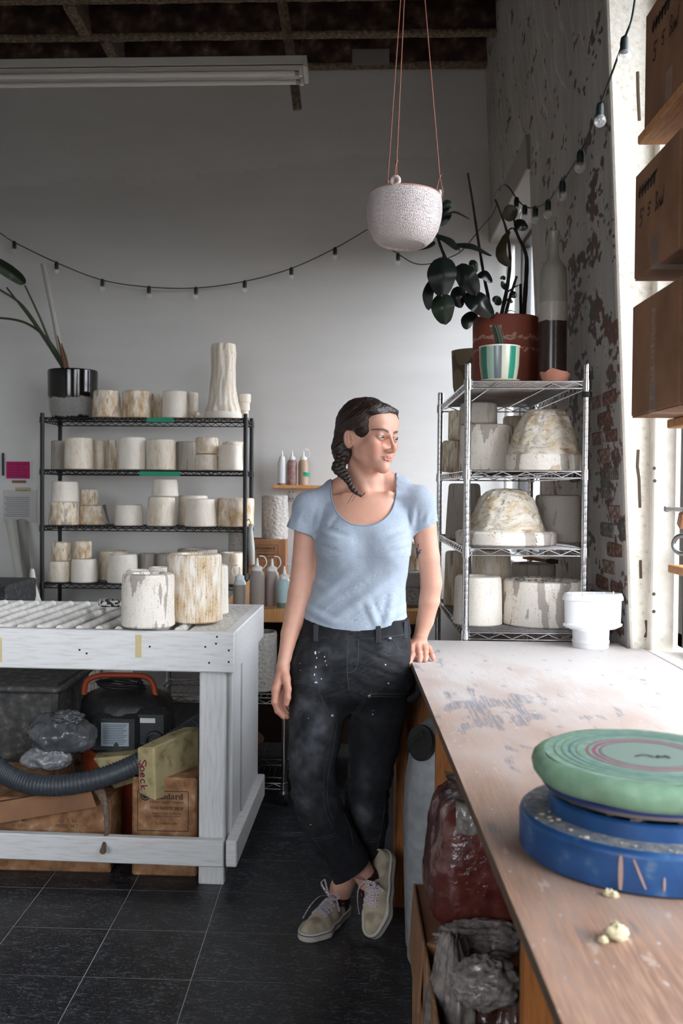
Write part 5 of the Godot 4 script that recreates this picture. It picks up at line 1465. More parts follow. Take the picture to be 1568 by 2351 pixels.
	var vt := paint(256, 512, func(x: int, y: int) -> Color:
		var p := Vector2.from_angle(TAU * x / 256.0)
		var v := y / 512.0 + 0.008 * vn.get_noise_3d(p.x * 1.5, p.y * 1.5, 0.0)
		var g := vn.get_noise_3d(p.x * 3.0, p.y * 3.0, v * 8.0)
		if v < 0.455:
			return Color(0.60, 0.59, 0.555) * (1.0 + 0.05 * g)
		if v < 0.575:
			return Color(0.68, 0.66, 0.62) * (1.0 + 0.05 * g)
		return Color(0.225, 0.175, 0.155) * (1.0 + 0.15 * g))
	solo("bottle_vase", lathe_mesh([Vector2(0, 0), Vector2(0.053, 0), Vector2(0.0555, 0.003), Vector2(0.0555, vh * 0.5), Vector2(0.0535, vh * 0.62), Vector2(0.0505, vh * 0.72), Vector2(0.046, vh * 0.765), Vector2(0.035, vh * 0.795), Vector2(0.0235, vh * 0.82), Vector2(0.0195, vh * 0.86), Vector2(0.0185, vh * 0.95), Vector2(0.022, vh * 0.965), Vector2(0.0225, vh * 0.995), Vector2(0.019, vh), Vector2(0.013, vh - 0.004), Vector2(0.012, vh - 0.04), Vector2(0, vh - 0.04)], 44, null, vh), uv_mat(vt, 0.22), "tall bottle vase, pale glaze above and bare brown clay below", "vase", "", Vector3(0.7875, sy, -3.93))
	# broken pink bowl
	var bn := noise(366, 1.6, 3)
	var pb := MB.new()
	for lay in 2:
		var g := PackedVector3Array()
		for k in 7:
			for j in 36:
				var a := TAU * j / 36
				var lim := 0.038 + 0.010 * bn.get_noise_2d(cos(a) * 0.5, sin(a) * 0.5) * 1.6
				var y := lim * k / 6.0
				var r := 0.040 + 0.016 * pow(float(k) / 6.0, 0.8) - (0.006 if lay else 0.0)
				g.append(Vector3(cos(a) * r, y + (0.004 if lay and k == 0 else 0.0), -sin(a) * r))
		pb.grid(g, 36, true, 1.0 if lay == 0 else -1.0)
	pb.lathe([Vector2(0.040, 0.0), Vector2(0, 0.0)], 36)
	solo("broken_bowl", pb.done(), mat(h("b47a66"), 0.8), "small pink clay bowl with a broken rim at the rack's front corner", "bowl", "", Vector3(0.7539, sy, -3.70))
	# patterned planter behind
	var kn := noise(367, 1.1, 1, FastNoiseLite.TYPE_CELLULAR)
	var kt := paint(256, 128, func(x: int, y: int) -> Color:
		var p := Vector2.from_angle(TAU * x / 256.0)
		var a := kn.get_noise_3d(p.x * 1.1, p.y * 1.1, y / 128.0 * 1.6)
		return Color(0.30, 0.235, 0.175) if a > -0.5 else Color(0.44, 0.38, 0.29))
	kn.cellular_return_type = FastNoiseLite.RETURN_CELL_VALUE
	solo("patterned_pot", lathe_mesh([Vector2(0, 0), Vector2(0.085, 0), Vector2(0.10, 0.06), Vector2(0.106, 0.18), Vector2(0.108, 0.215), Vector2(0.10, 0.215), Vector2(0.098, 0.19), Vector2(0, 0.19)], 40, null, 0.215), uv_mat(kt, 0.6), "brown patchwork-patterned pot half hidden behind the terracotta planter", "plant pot", "", Vector3(0.5547, sy, -4.42))
	# white plastic fitting at the end of the worktop
	var wp := mat(h("dcdedf"), 0.35)
	var ft := thing("pipe_fitting", "white plastic drain fitting with an oval mouth at the end of the worktop", "pipe fitting", Vector3(0.8399, 0.8435, -3.47))
	part("round_spigot", lathe_mesh([Vector2(0.058, 0), Vector2(0.061, 0.0), Vector2(0.061, 0.014), Vector2(0.063, 0.016), Vector2(0.063, 0.024), Vector2(0.061, 0.026), Vector2(0.062, 0.06), Vector2(0.05, 0.072), Vector2(0, 0.072)], 40), wp, ft)
	var ov := MB.new()
	ov.lathe([Vector2(0.0, 0.062), Vector2(0.036, 0.062), Vector2(0.046, 0.072), Vector2(0.047, 0.08), Vector2(0.044, 0.083), Vector2(0.045, 0.16), Vector2(0.048, 0.162), Vector2(0.048, 0.172), Vector2(0.045, 0.186), Vector2(0.041, 0.186), Vector2(0.04, 0.10), Vector2(0, 0.10)], 48, Vector3.ZERO, null, Basis(Vector3.UP, 0.06), 2.2)
	part("oval_mouth", ov.done(), wp, ft, Vector3(0.006, 0, 0))
	for k in 5:
		part("tab", box_mesh(Vector3(0.005, 0.014, 0.004), 0.0008), wp, ft, Vector3(-0.075 + 0.037 * k, 0.186, 0.046 - 0.00012 * k * k * 20.0))

func carton(called: String, label: String, z0: float, z1: float, x0: float, x1: float, y0: float, y1: float, group := "") -> Node3D:
	var t := thing(called, label, "cardboard box", Vector3((x0 + x1) * 0.5, y0, -(z0 + z1) * 0.5), 0.0, group)
	part("body", box_mesh(Vector3(x1 - x0, y1 - y0, z1 - z0), 0.004, Vector3(0, (y1 - y0) * 0.5, 0)), M.card, t)
	# flap seam and tape on the far face, underside and top
	part("flap", box_mesh(Vector3(x1 - x0 - 0.004, 0.003, (z1 - z0) * 0.49), 0.001, Vector3(0, -0.001, (z1 - z0) * 0.248)), M.card, t)
	part("flap", box_mesh(Vector3(x1 - x0 - 0.004, 0.003, (z1 - z0) * 0.49), 0.001, Vector3(0, -0.001, -(z1 - z0) * 0.248)), M.card, t)
	var tp := MB.new()
	tp.box(Vector3(0, -0.003, 0), Vector3(x1 - x0 + 0.001, 0.0008, 0.05))
	tp.box(Vector3(-(x1 - x0) * 0.5 - 0.0004, 0.035, 0.0), Vector3(0.0008, 0.075, 0.05))
	part("tape", tp.done(), M.tape_film, t)
	return t

func wall_boxes() -> void:
	var g := "cardboard boxes on the shelves by the window"
	var lo := carton("carton", "plain cardboard box with a strip of torn tape, lowest one beside the window", 2.27, 2.64, 0.735, 1.08, 1.575, 1.862, g)
	var mi := carton("carton", "cardboard box with crossed-out writing in the middle of the pile by the window", 2.29, 2.64, 0.737, 1.08, 1.93, 2.20, g)
	var hi := carton("carton", "cardboard box with black handwriting at the top by the window", 2.24, 2.64, 0.757, 1.08, 2.318, 2.61, g)
	carton("carton", "cardboard box mostly outside the frame, nearest on the lower shelf", 1.90, 2.26, 0.735, 1.08, 1.575, 1.86, g)
	carton("carton", "cardboard box mostly outside the frame, nearest in the middle row", 1.92, 2.27, 0.75, 1.08, 1.93, 2.2, g)
	for e: Array in [["lower plank shelf carrying cardboard boxes by the window", 0.84, 1.552], ["upper plank shelf with a pale underside below the top cardboard box", 0.752, 2.297], ["middle plank shelf between the cardboard boxes by the window", 0.90, 1.895]]:
		var sh := thing("plank_shelf", e[0], "shelf", Vector3((e[1] + 1.12) * 0.5, e[2], -1.85))
		part("board", box_mesh(Vector3(1.12 - e[1], 0.024, 1.66), 0.003, Vector3(0, 0.008, 0)), M.pine, sh)
		for z: float in [-0.7, 0.6]:
			part("bracket", box_mesh(Vector3(0.03, 0.20, 0.02), 0.003, Vector3((1.12 - e[1]) * 0.5 - 0.02, 0.1, z)), M.steel, sh)
	# handwriting on the faces towards the room
	var ax := Vector3(0, 0, 1)
	var ay := Vector3.UP
	var five := [[Vector2(0.5, 1), Vector2(0.08, 0.97), Vector2(0.05, 0.55), Vector2(0.4, 0.6), Vector2(0.5, 0.25), Vector2(0.25, 0.0), Vector2(0.0, 0.12)], [Vector2(0.62, 1.0), Vector2(0.6, 0.8)], [Vector2(0.72, 1.0), Vector2(0.7, 0.8)]]
	var bowl := [[Vector2(0, 1), Vector2(0.02, 0)], [Vector2(0, 1), Vector2(0.3, 0.85), Vector2(0.05, 0.55), Vector2(0.35, 0.25), Vector2(0.02, 0)], [Vector2(0.55, 0.5), Vector2(0.42, 0.2), Vector2(0.58, 0.0), Vector2(0.72, 0.25), Vector2(0.55, 0.5)], [Vector2(0.82, 0.5), Vector2(0.9, 0.02), Vector2(1.0, 0.35), Vector2(1.1, 0.02), Vector2(1.2, 0.5)], [Vector2(1.32, 1.0), Vector2(1.33, 0.0)]]
	var scrib := []
	for k in 6:
		var x := k * 0.40
		scrib.append([Vector2(x, 0.6), Vector2(x + 0.05, 0.1), Vector2(x + 0.12, 0.55), Vector2(x + 0.16, 0.05), Vector2(x + 0.24, 0.5)])
	var cross := [[Vector2(-0.1, 0.2), Vector2(1.2, 0.35), Vector2(2.4, 0.5)], [Vector2(-0.1, 0.32), Vector2(1.2, 0.42), Vector2(2.4, 0.58)]]
	for e: Array in [[mi, 0.343, 0.25, true], [hi, 0.323, 0.27, true]]:
		var o := Vector3(-e[1] * 0.5 - 0.0007, 0, 0)
		var put := func(gl: Array, z: float, y: float, s: float, slant: float) -> void:
			var out := []
			for l: Array in gl:
				var q := []
				for p: Vector2 in l:
					q.append(Vector2(p.x * s + p.y * s * slant, p.y * s))
				out.append(q)
			var b := MB.new()
			strokes(b, out, o + Vector3(0, y, z), ax, ay, 0.0030)
			part("handwriting", b.done(), M.ink, e[0])
		put.call(scrib, -0.14, e[2] - 0.055, 0.06, 0.2)
		put.call(cross, -0.14, e[2] - 0.055, 0.06, 0.2)
		put.call(five, -0.13, e[2] - 0.125, 0.042, 0.15)
		put.call(five, -0.06, e[2] - 0.115, 0.03, 0.15)
		put.call(bowl, 0.0, e[2] - 0.12, 0.045, 0.2)
	var tb := MB.new()
	var tn := noise(370, 6.0, 2)
	for k in 16:
		var y := 0.25 - k * 0.014
		tb.face([Vector3(-0.1732, y, -0.02 + 0.02 * tn.get_noise_1d(k)), Vector3(-0.1732, y, 0.01 + 0.015 * tn.get_noise_1d(k + 50)), Vector3(-0.1732, y - 0.011, 0.012 + 0.015 * tn.get_noise_1d(k + 51)), Vector3(-0.1732, y - 0.011, -0.018 + 0.02 * tn.get_noise_1d(k + 1))], Vector3.LEFT)
	part("torn_tape", tb.done(), M.tape_film, lo)

func banding_wheel() -> void:
	var at := Vector3(0.447, 0.843, -1.50)
	var bn := noise(380, 0.06, 4)
	var blue := tri_mat(ntex(381, 0.012, 512, 5, [0.0, h("0d2f55"), 0.45, h("123f70"), 0.72, h("1b4a7c"), 0.86, h("5a6d84"), 1.0, h("b5b0ab")]), 0.5, 0.42, M.fine, 0.03)
	var dust := tri_mat(ntex(382, 0.02, 512, 5, [0.0, h("4d5a6b"), 0.4, h("6b6f75"), 0.7, h("84827f"), 1.0, h("9c9893")]), 0.25, 0.85, M.fine, 0.12)
	var t := thing("banding_wheel", "heavy blue banding wheel spattered with clay at the near end of the worktop", "pottery wheel", at)
	part("base", lathe_mesh([Vector2(0.0, 0.0), Vector2(0.178, 0.0), Vector2(0.183, 0.004), Vector2(0.184, 0.05), Vector2(0.182, 0.056), Vector2(0.177, 0.060)], 96), blue, t)
	part("base_top", lathe_mesh([Vector2(0.177, 0.060), Vector2(0.141, 0.0605), Vector2(0.139, 0.062)], 96), dust, t)
	part("inner_rim", lathe_mesh([Vector2(0.141, 0.059), Vector2(0.1405, 0.081), Vector2(0.137, 0.084), Vector2(0.126, 0.083), Vector2(0.123, 0.076), Vector2(0.0, 0.074)], 96), blue, t)
	var deb := MB.new()
	var ring := MB.new()
	var dn := noise(383, 1.0, 3)
	for k in 150:
		var a := rng.randf() * TAU
		var r := rng.randf_range(0.06, 0.133)
		var s := rng.randf_range(0.002, 0.006)
		deb.ball(Vector3(cos(a) * r, 0.084 + s * 0.4, -sin(a) * r), Vector3(s * rng.randf_range(0.7, 2.6), s * 0.7, s), 7, 5, func(d: Vector3) -> float: return 0.5 * dn.get_noise_3d(d.x + k, d.y, d.z))
	part("clay_scraps", deb.done(), tri_mat(ntex(384, 0.05, 256, 3, [0.0, h("3f3430"), 0.5, h("6f5a50"), 1.0, h("9c8c82")]), 0.05, 0.9), t).set_meta("kind", "stuff")
	for k in 70:
		var a := rng.randf() * TAU
		var r := rng.randf_range(0.143, 0.178)
		var s := rng.randf_range(0.001, 0.0038)
		ring.ball(Vector3(cos(a) * r, 0.0605 + s * 0.4, -sin(a) * r), Vector3(s * 1.5, s * 0.7, s), 7, 5, func(d: Vector3) -> float: return 0.5 * dn.get_noise_3d(d.x + k, d.y, d.z))
	part("clay_crumbs", ring.done(), mat(h("9a8d84"), 0.9), t).set_meta("kind", "stuff")
	# runs of slip on the rim
	for e: Array in [[-2.02, 0.052, 0.006, 0.02], [-1.93, 0.05, 0.012, 0.012], [-1.72, 0.03, 0.012, 0.010], [-1.35, 0.03, 0.004, 0.006]]:
		var g := PackedVector3Array()
		for k in 8:
			for j in 3:
				var a: float = e[0] + (j - 1) * e[3] * (0.35 + 0.5 * sin(PI * (k + 1) / 9.0)) + 0.012 * k * (1.0 if e[0] < -1.9 and e[0] > -2.0 else 0.0)
				g.append(Vector3(cos(a) * 0.1848, lerpf(e[1], e[2], k / 7.0), -sin(a) * 0.1848))
		var rn := MB.new()
		rn.grid(g, 3, false, 1.0)
		part("slip_run", rn.done(), M.slip, t)
	part("spindle", lathe_mesh([Vector2(0.05, 0.074), Vector2(0.045, 0.1), Vector2(0.0, 0.1)], 32), mat(h("15294a"), 0.4), t)
	part("wheel_head", lathe_mesh([Vector2(0, 0.09), Vector2(0.142, 0.091), Vector2(0.146, 0.0925), Vector2(0.147, 0.098), Vector2(0.146, 0.0985), Vector2(0, 0.0985)], 96), mat(h("8d9094"), 0.3, 0.9), t)
	part("blue_liner", lathe_mesh([Vector2(0, 0.0985), Vector2(0.15, 0.0985), Vector2(0.1515, 0.1005), Vector2(0.15, 0.103), Vector2(0, 0.103)], 96), mat(h("1c2a66"), 0.5), t)
	# green foam bat lying on the wheel
	var b := MB.new()
	var wob := func(a: float, y: float) -> float: return 0.0016 * sin(a * 9.0 + y * 60.0) + 0.0022 * sin(a * 4.0 + 1.0)
	b.lathe([Vector2(0.0, 0.0), Vector2(0.148, 0.0), Vector2(0.157, 0.004), Vector2(0.164, 0.012), Vector2(0.1675, 0.024), Vector2(0.166, 0.033), Vector2(0.160, 0.039), Vector2(0.150, 0.0415)], 96, Vector3.ZERO, wob)
	var bt := thing("foam_bat", "round green foam pad with drawn rings and a letter on the blue wheel", "foam pad", at + Vector3(0.002, 0.1035, 0.0))
	bt.rotation.x = 0.012
	var gcol := h("6f9a72")
	var gm := tri_mat(ntex(386, 0.02, 512, 4, [0.0, h("66866b"), 0.5, h("739379"), 1.0, h("89a58c")]), 0.3, 0.85, M.fine, 0.03)
	part("pad", b.done(), gm, bt)
	part("pad_top", lathe_mesh([Vector2(0.150, 0.0415), Vector2(0.10, 0.0418), Vector2(0.0, 0.042)], 96), tri_mat(ntex(387, 0.02, 512, 4, [0.0, h("5f7d6a"), 0.5, h("6c8a77"), 1.0, h("809b89")]), 0.3, 0.85), bt)
	for e: Array in [[0.134, "5b7c6a", 0.0014], [0.123, "54776a", 0.0012], [0.112, "466870", 0.0018], [0.102, "55786a", 0.0012], [0.0865, "7b4a5c", 0.0020], [0.0765, "84405f", 0.0028], [0.068, "6b5560", 0.0018]]:
		part("drawn_ring", lathe_mesh([Vector2(e[0] + e[2], 0.0417), Vector2(e[0] + e[2], 0.04215), Vector2(e[0] - e[2], 0.04215), Vector2(e[0] - e[2], 0.0417)], 96), mat(h(e[1]), 0.85), bt)
	part("inner_tint", lathe_mesh([Vector2(0.0655, 0.0417), Vector2(0.0655, 0.0421), Vector2(0.0, 0.0421)], 64), mat(h("6f8377"), 0.85), bt)
	var lt := MB.new()
	strokes(lt, [[Vector2(-0.02, 0.0), Vector2(-0.006, 0.008), Vector2(0.004, -0.004)], [Vector2(0.010, -0.008), Vector2(0.012, 0.004), Vector2(0.018, -0.003), Vector2(0.024, 0.005), Vector2(0.026, -0.008)]], Vector3(0.0, 0.0426, 0.014), Vector3(1, 0, 0), Vector3(0, 0, -1), 0.004)
	part("letter", lt.done(), M.ink, bt)
	# crumbs of clay on the worktop
	var cl := mat(h("c7b998"), 0.9)
	for e: Array in [[Vector3(0.3252, 0.8430, -1.1965), 0.0135, "biggest pale clay crumb on the worktop in front of the blue wheel"], [Vector3(0.3502, 0.8430, -1.3274), 0.007, "small white clay crumb at the foot of the blue wheel, left one"], [Vector3(0.3557, 0.8430, -1.3221), 0.006, "small white clay crumb at the foot of the blue wheel, right one"], [Vector3(0.3074, 0.8430, -1.1874), 0.006, "tiny clay crumb just left of the biggest one on the worktop"]]:
		var cr := MB.new()
		var s: float = e[1]
		cr.ball(Vector3(0, s * 0.62, 0), Vector3(s, s * 0.72, s * 0.85), 14, 10, func(d: Vector3) -> float: return 0.75 * dn.get_noise_3d(d.x * 1.6 + s * 900.0, d.y * 1.6, d.z * 1.6))
		solo("clay_crumb", cr.done(), cl, e[2], "clay crumb", "clay crumbs on the worktop", e[0])

func window_things() -> void:
	solo("wax_form", lathe_mesh([Vector2(0, 0), Vector2(0.036, 0), Vector2(0.038, 0.006), Vector2(0.036, 0.014), Vector2(0.028, 0.019), Vector2(0.027, 0.034), Vector2(0.022, 0.038), Vector2(0.020, 0.055), Vector2(0.0, 0.056)], 40), mat(h("d9b67d"), 0.5), "stepped yellow wax form on the sill beside the jamb", "wax form", "", Vector3(1.0501, 0.8445, -3.6212))
	var rod := thing("clip_rod", "grey metal rod with bulldog clips hung across the window", "rod", Vector3(1.065, 1.3244, -3.36))
	part("rod", tube_mesh([Vector3(-0.012, 0, 0.02), Vector3(0.0, 0, 0.1), Vector3(0, 0, 0.9)], 0.0075, 12), M.steel, rod)
	part("end_knob", box_mesh(Vector3(0.02, 0.02, 0.012), 0.004, Vector3(-0.012, 0, 0.016)), M.steel, rod)
	var clip := thing("paper_clip", "brown clip hanging from the rod at the window edge", "clip", Vector3(1.062, 1.2973, -3.22))
	part("jaw", box_mesh(Vector3(0.02, 0.045, 0.035), 0.003, Vector3(0, -0.008, 0), Basis(Vector3.RIGHT, 0.5)), mat(h("9a6b4c"), 0.5), clip)
	part("lever", tube_mesh([Vector3(0, 0.01, 0.012), Vector3(0, 0.03, 0.0), Vector3(0, 0.022, -0.016)], 0.002, 6), M.steel, clip)
	var ring := []
	for k in 28:
		ring.append(Vector3(0, 0.029 * sin(TAU * k / 28), 0.029 * cos(TAU * k / 28)))
	var rb := MB.new()
	rb.tube(ring, 0.0075, 10, false, true)
	solo("metal_ring", rb.done(), M.steel, "thick metal ring hanging at the window edge below the rod", "ring", "", Vector3(1.055, 1.2144, -3.19)).rotation.y = 0.9
	solo("small_shelf", box_mesh(Vector3(0.10, 0.026, 0.5), 0.003), M.pine, "short pine ledge across the lower window at the right edge", "shelf", "", Vector3(1.085, 1.1328, -3.02))

# ---------------------------------------------------------------- things under the tables
func bag(called: String, label: String, category: String, at: Vector3, r: Vector3, seed_: int, m: Material, wr := 0.16, knot := true) -> Node3D:
	var n := noise(seed_, 0.9, 2)
	var n2 := noise(seed_ + 3, 1.15, 3)
	n2.fractal_type = FastNoiseLite.FRACTAL_RIDGED
	var t := thing(called, label, category, at)
	var b := MB.new()
	b.ball(Vector3(0, r.y * 0.92, 0), r, 72, 44, func(d: Vector3) -> float: return 0.22 * n.get_noise_3dv(d) + wr * (n2.get_noise_3d(d.x / maxf(0.25, Vector2(d.x, d.z).length()) * 1.6, d.y * 0.7, d.z / maxf(0.25, Vector2(d.x, d.z).length()) * 1.6) - 0.3) * 0.5 - (0.12 if d.y < -0.75 else 0.0))
	part("bag", b.done(), m, t)
	if knot:
		var k := MB.new()
		k.ball(Vector3(r.x * 0.25, r.y * 1.85, r.z * 0.4), Vector3(r.x * 0.4, r.y * 0.3, r.z * 0.35), 40, 26, func(d: Vector3) -> float: return 0.5 * n2.get_noise_3d(d.x * 1.3, d.y * 2.5, d.z * 1.3) + 0.2 * n.get_noise_3dv(d * 2.0))
		part("gathered_neck", k.done(), m, t)
	return t

func under_table() -> void:
	var film := tri_mat(ntex(400, 0.02, 256, 4, [0.0, h("3d3e41"), 0.5, h("515356"), 1.0, h("6f7174")]), 0.3, 0.22, M.grain, 0.15)
	# dusty tub on a carton
	var tx: float = -1.28
	carton_plain("carton", "brown carton standing under the dusty tub at the far left", Vector3(-1.39, 0, -3.92), Vector3(0.5, 0.32, 0.34))
	var tub := thing("plastic_tub", "large dusty grey plastic tub under the slat table at the left edge", "tub", Vector3(-1.39, 0.326, -3.92))
	var tm := tri_mat(ntex(401, 0.02, 512, 5, [0.0, h("2b2c2e"), 0.4, h("3f3e3d"), 0.7, h("55524f"), 1.0, h("8a857e")]), 0.5, 0.7, M.fine, 0.06)
	var tb := MB.new()
	tb.hull([Vector3(-0.29, 0, -0.2), Vector3(0.27, 0, -0.2), Vector3(0.27, 0, 0.2), Vector3(-0.29, 0, 0.2), Vector3(-0.32, 0.29, -0.23), Vector3(0.30, 0.29, -0.23), Vector3(0.30, 0.29, 0.23), Vector3(-0.32, 0.29, 0.23)], 0.02)
	part("body", tb.done(), tm, tub)
	var rim := MB.new()
	rim.tube([Vector3(-0.32, 0.295, 0.245), Vector3(0.30, 0.295, 0.245), Vector3(0.315, 0.295, 0.235), Vector3(0.315, 0.295, -0.235), Vector3(0.30, 0.295, -0.245), Vector3(-0.32, 0.295, -0.245), Vector3(-0.33, 0.295, 0.0)], 0.014, 8, true, true)
	part("rim", rim.done(), tm, tub)
	part("lid", box_mesh(Vector3(0.61, 0.012, 0.46), 0.004, Vector3(-0.01, 0.30, 0)), tm, tub)
	# shop vacuum
	var vx: float = -0.8625
	var v := thing("shop_vacuum", "black and orange workshop vacuum cleaner with a coiled cord under the slat table", "vacuum cleaner", Vector3(vx, 0, -3.87))
	var vm := tri_mat(ntex(402, 0.09, 512, 3, [0.0, h("141517"), 0.72, h("1f2022"), 0.8, h("3a3a3a"), 1.0, h("8a8680")]), 0.4, 0.5, M.fine, 0.05)
	var om := mat(h("a33f1c"), 0.5)
	part("tank", lathe_mesh([Vector2(0, 0), Vector2(0.155, 0), Vector2(0.165, 0.01), Vector2(0.172, 0.36), Vector2(0.182, 0.365), Vector2(0.184, 0.385), Vector2(0.0, 0.385)], 48), om, v)
	var hd := MB.new()
	hd.lathe([Vector2(0.186, 0.385), Vector2(0.186, 0.42), Vector2(0.18, 0.47), Vector2(0.177, 0.52), Vector2(0.17, 0.545), Vector2(0.155, 0.57), Vector2(0.12, 0.585), Vector2(0.05, 0.592), Vector2(0, 0.592)], 56, Vector3.ZERO, func(a: float, y: float) -> float: return 0.006 * pow(absf(cos(a * 2.0)), 3.0) + (0.004 * sin(a * 16.0) if y > 0.54 and y < 0.575 else 0.0))
	part("motor_head", hd.done(), vm, v)
	part("control_box", box_mesh(Vector3(0.135, 0.15, 0.07), 0.018, Vector3(0.125, 0.47, 0.135)), vm, v)
	part("front_plate", box_mesh(Vector3(0.19, 0.15, 0.05), 0.016, Vector3(-0.01, 0.455, 0.165)), vm, v)
	var pr := MB.new()
	pr.lathe([Vector2(0.03, -0.02), Vector2(0.038, 0.0), Vector2(0.036, 0.014), Vector2(0.028, 0.016), Vector2(0.026, -0.01), Vector2(0, -0.012)], 28, Vector3(0.142, 0.43, 0.173), null, Basis(Vector3.RIGHT, PI / 2))
	part("hose_port", pr.done(), M.dark, v)
	var lb := part("instruction_label", box_mesh(Vector3(0.105, 0.088, 0.001), 0.0, Vector3(-0.005, 0.455, 0.1908)), mat(h("9aa4ad"), 0.5), v)
	var lt := MB.new()
	for k in 12:
		lt.box(Vector3(-0.005 - 0.003 * (k % 3), 0.455 + 0.036 - 0.0065 * k, 0.1916), Vector3(0.09 - 0.006 * (k % 3), 0.0022, 0.0004))
	part("label_text", lt.done(), mat(h("4a5157"), 0.6), lb)
	part("small_label", box_mesh(Vector3(0.062, 0.018, 0.001), 0.0, Vector3(0.112, 0.505, 0.1712)), mat(h("c6c8c9"), 0.5), v)
	var hn := MB.new()
	hn.tube(curve([Vector3(-0.16, 0.575, 0.05), Vector3(-0.15, 0.625, 0.05), Vector3(-0.10, 0.648, 0.05), Vector3(0.0, 0.652, 0.05), Vector3(0.08, 0.648, 0.05), Vector3(0.11, 0.62, 0.05), Vector3(0.12, 0.575, 0.05)], 5), 0.011, 10)
	part("handle", hn.done(), om, v)
	var coil := []
	for k in 90:
		var a := k * 0.42
		coil.append(Vector3(-0.02 + (0.085 + 0.012 * sin(k * 0.9)) * cos(a), 0.604 + 0.012 * sin(k * 0.37) + 0.0002 * k, 0.03 + (0.045 + 0.01 * cos(k * 0.5)) * sin(a)))
	part("power_cord", tube_mesh(coil, 0.0045, 6), M.dark, v)
	# ribbed hose
	var hp := curve([Vector3(-0.5495, 0.4793, -3.8200), Vector3(-0.6142, 0.4551, -3.7000), Vector3(-0.6860, 0.4248, -3.5600), Vector3(-0.7659, 0.3888, -3.4900), Vector3(-0.8575, 0.3596, -3.4500), Vector3(-0.9710, 0.3355, -3.4400), Vector3(-1.0718, 0.3303, -3.4400), Vector3(-1.1641, 0.3426, -3.4600), Vector3(-1.2304, 0.3726, -3.4700), Vector3(-1.2813, 0.4203, -3.4800)], 24)
	var hr := []
	for k in hp.size():
		hr.append(0.037 if k % 3 < 2 else 0.0325)
	solo("vacuum_hose", tube_mesh(hp, hr, 20), mat(h("3a3f46"), 0.45), "grey ribbed vacuum hose looping in front of the bags under the table", "hose")
	# bags on the flaps
	bag("plastic_bag", "larger grey tied plastic bag in front of the vacuum cleaner", "plastic bag", Vector3(-1.0342, 0.41, -3.565), Vector3(0.12, 0.075, 0.085), 410, film, 0.26)
	bag("plastic_bag", "smaller crumpled clear bag lying against the hose under the slat table", "plastic bag", Vector3(-1.0809, 0.36, -3.535), Vector3(0.09, 0.045, 0.05), 414, tri_mat(ntex(404, 0.03, 256, 4, [0.0, h("5a5b5d"), 0.5, h("7b7c7e"), 1.0, h("a5a6a8")]), 0.2, 0.2, M.grain, 0.2), 0.22, false)
	# foam blocks
	var fm := tri_mat(ntex(405, 0.012, 512, 4, [0.0, h("6b5c3d"), 0.22, h("8f7f58"), 0.4, h("b3a479"), 1.0, h("bfb288")]), 0.45, 0.95, M.fine, 0.12)
	var sp := thing("foam_block", "yellow foam block with a red handwritten word propped on the printed carton", "foam block", Vector3(-0.6682, 0.2788, -3.4400))
	var o := Vector3(-0.6682, 0.2788, -3.4400)
	var q := [Vector3(-0.7342, 0.2974, -3.4750) - o, Vector3(-0.6682, 0.2803, -3.4400) - o, Vector3(-0.5479, 0.2804, -3.6600) - o, Vector3(-0.6134, 0.2936, -3.7000) - o, Vector3(-0.7426, 0.4602, -3.4750) - o, Vector3(-0.6737, 0.4722, -3.4400) - o, Vector3(-0.5459, 0.4955, -3.6600) - o, Vector3(-0.6177, 0.4846, -3.7000) - o]
	var fb := MB.new()
	fb.hull(q, 0.006)
	part("foam", fb.done(), fm, sp)
	var f0: Vector3 = q[4]
	var fx: Vector3 = (q[5] - q[4]).normalized()
	var fy: Vector3 = (q[4] - q[0]).normalized()
	var wd := MB.new()
	var gl := {"S": [[Vector2(0.9, 0.85), Vector2(0.5, 1.0), Vector2(0.1, 0.8), Vector2(0.5, 0.5), Vector2(0.85, 0.25), Vector2(0.5, 0.0), Vector2(0.05, 0.15)]], "p": [[Vector2(0.1, 0.6), Vector2(0.15, -0.35)], [Vector2(0.12, 0.5), Vector2(0.5, 0.65), Vector2(0.7, 0.35), Vector2(0.45, 0.05), Vector2(0.12, 0.15)]], "e": [[Vector2(0.1, 0.32), Vector2(0.6, 0.36), Vector2(0.45, 0.62), Vector2(0.12, 0.4), Vector2(0.25, 0.05), Vector2(0.65, 0.12)]], "c": [[Vector2(0.6, 0.55), Vector2(0.3, 0.62), Vector2(0.1, 0.3), Vector2(0.35, 0.02), Vector2(0.65, 0.12)]], "k": [[Vector2(0.1, 1.0), Vector2(0.12, 0.0)], [Vector2(0.6, 0.6), Vector2(0.14, 0.3), Vector2(0.65, 0.0)]]}
	# the word reads from top to bottom, turned a quarter
	var run := -0.018
	for chr_: String in ["S", "p", "e", "c", "k"]:
		strokes(wd, (gl[chr_] as Array).map(func(l: Array) -> Array: return l.map(func(p: Vector2) -> Vector2: return Vector2(0.012 + p.y * 0.030, -(0.012 - run) - p.x * 0.026 - 0.012))), f0, fx, fy, 0.0042, 0.0012)
		run -= 0.0225
	part("handwriting", wd.done(), mat(h("8a1638"), 0.8), sp)
	var sl := MB.new()
	var o2 := Vector3(-0.8510, 0.3022, -3.6200)
	sl.hull([Vector3(-0.8510, 0.2726, -3.6000) - o2, Vector3(-0.7333, 0.3222, -3.5600) - o2, Vector3(-0.7581, 0.3247, -3.7200) - o2, Vector3(-0.8843, 0.2914, -3.7400) - o2, Vector3(-0.9306, 0.3837, -3.6000) - o2, Vector3(-0.7527, 0.4140, -3.5600) - o2, Vector3(-0.7750, 0.3990, -3.7200) - o2, Vector3(-0.9467, 0.3788, -3.7400) - o2], 0.004)
	solo("foam_slab", sl.done(), fm, "thin yellow foam slab lying behind the hose beside the foam block", "foam slab", "", o2)
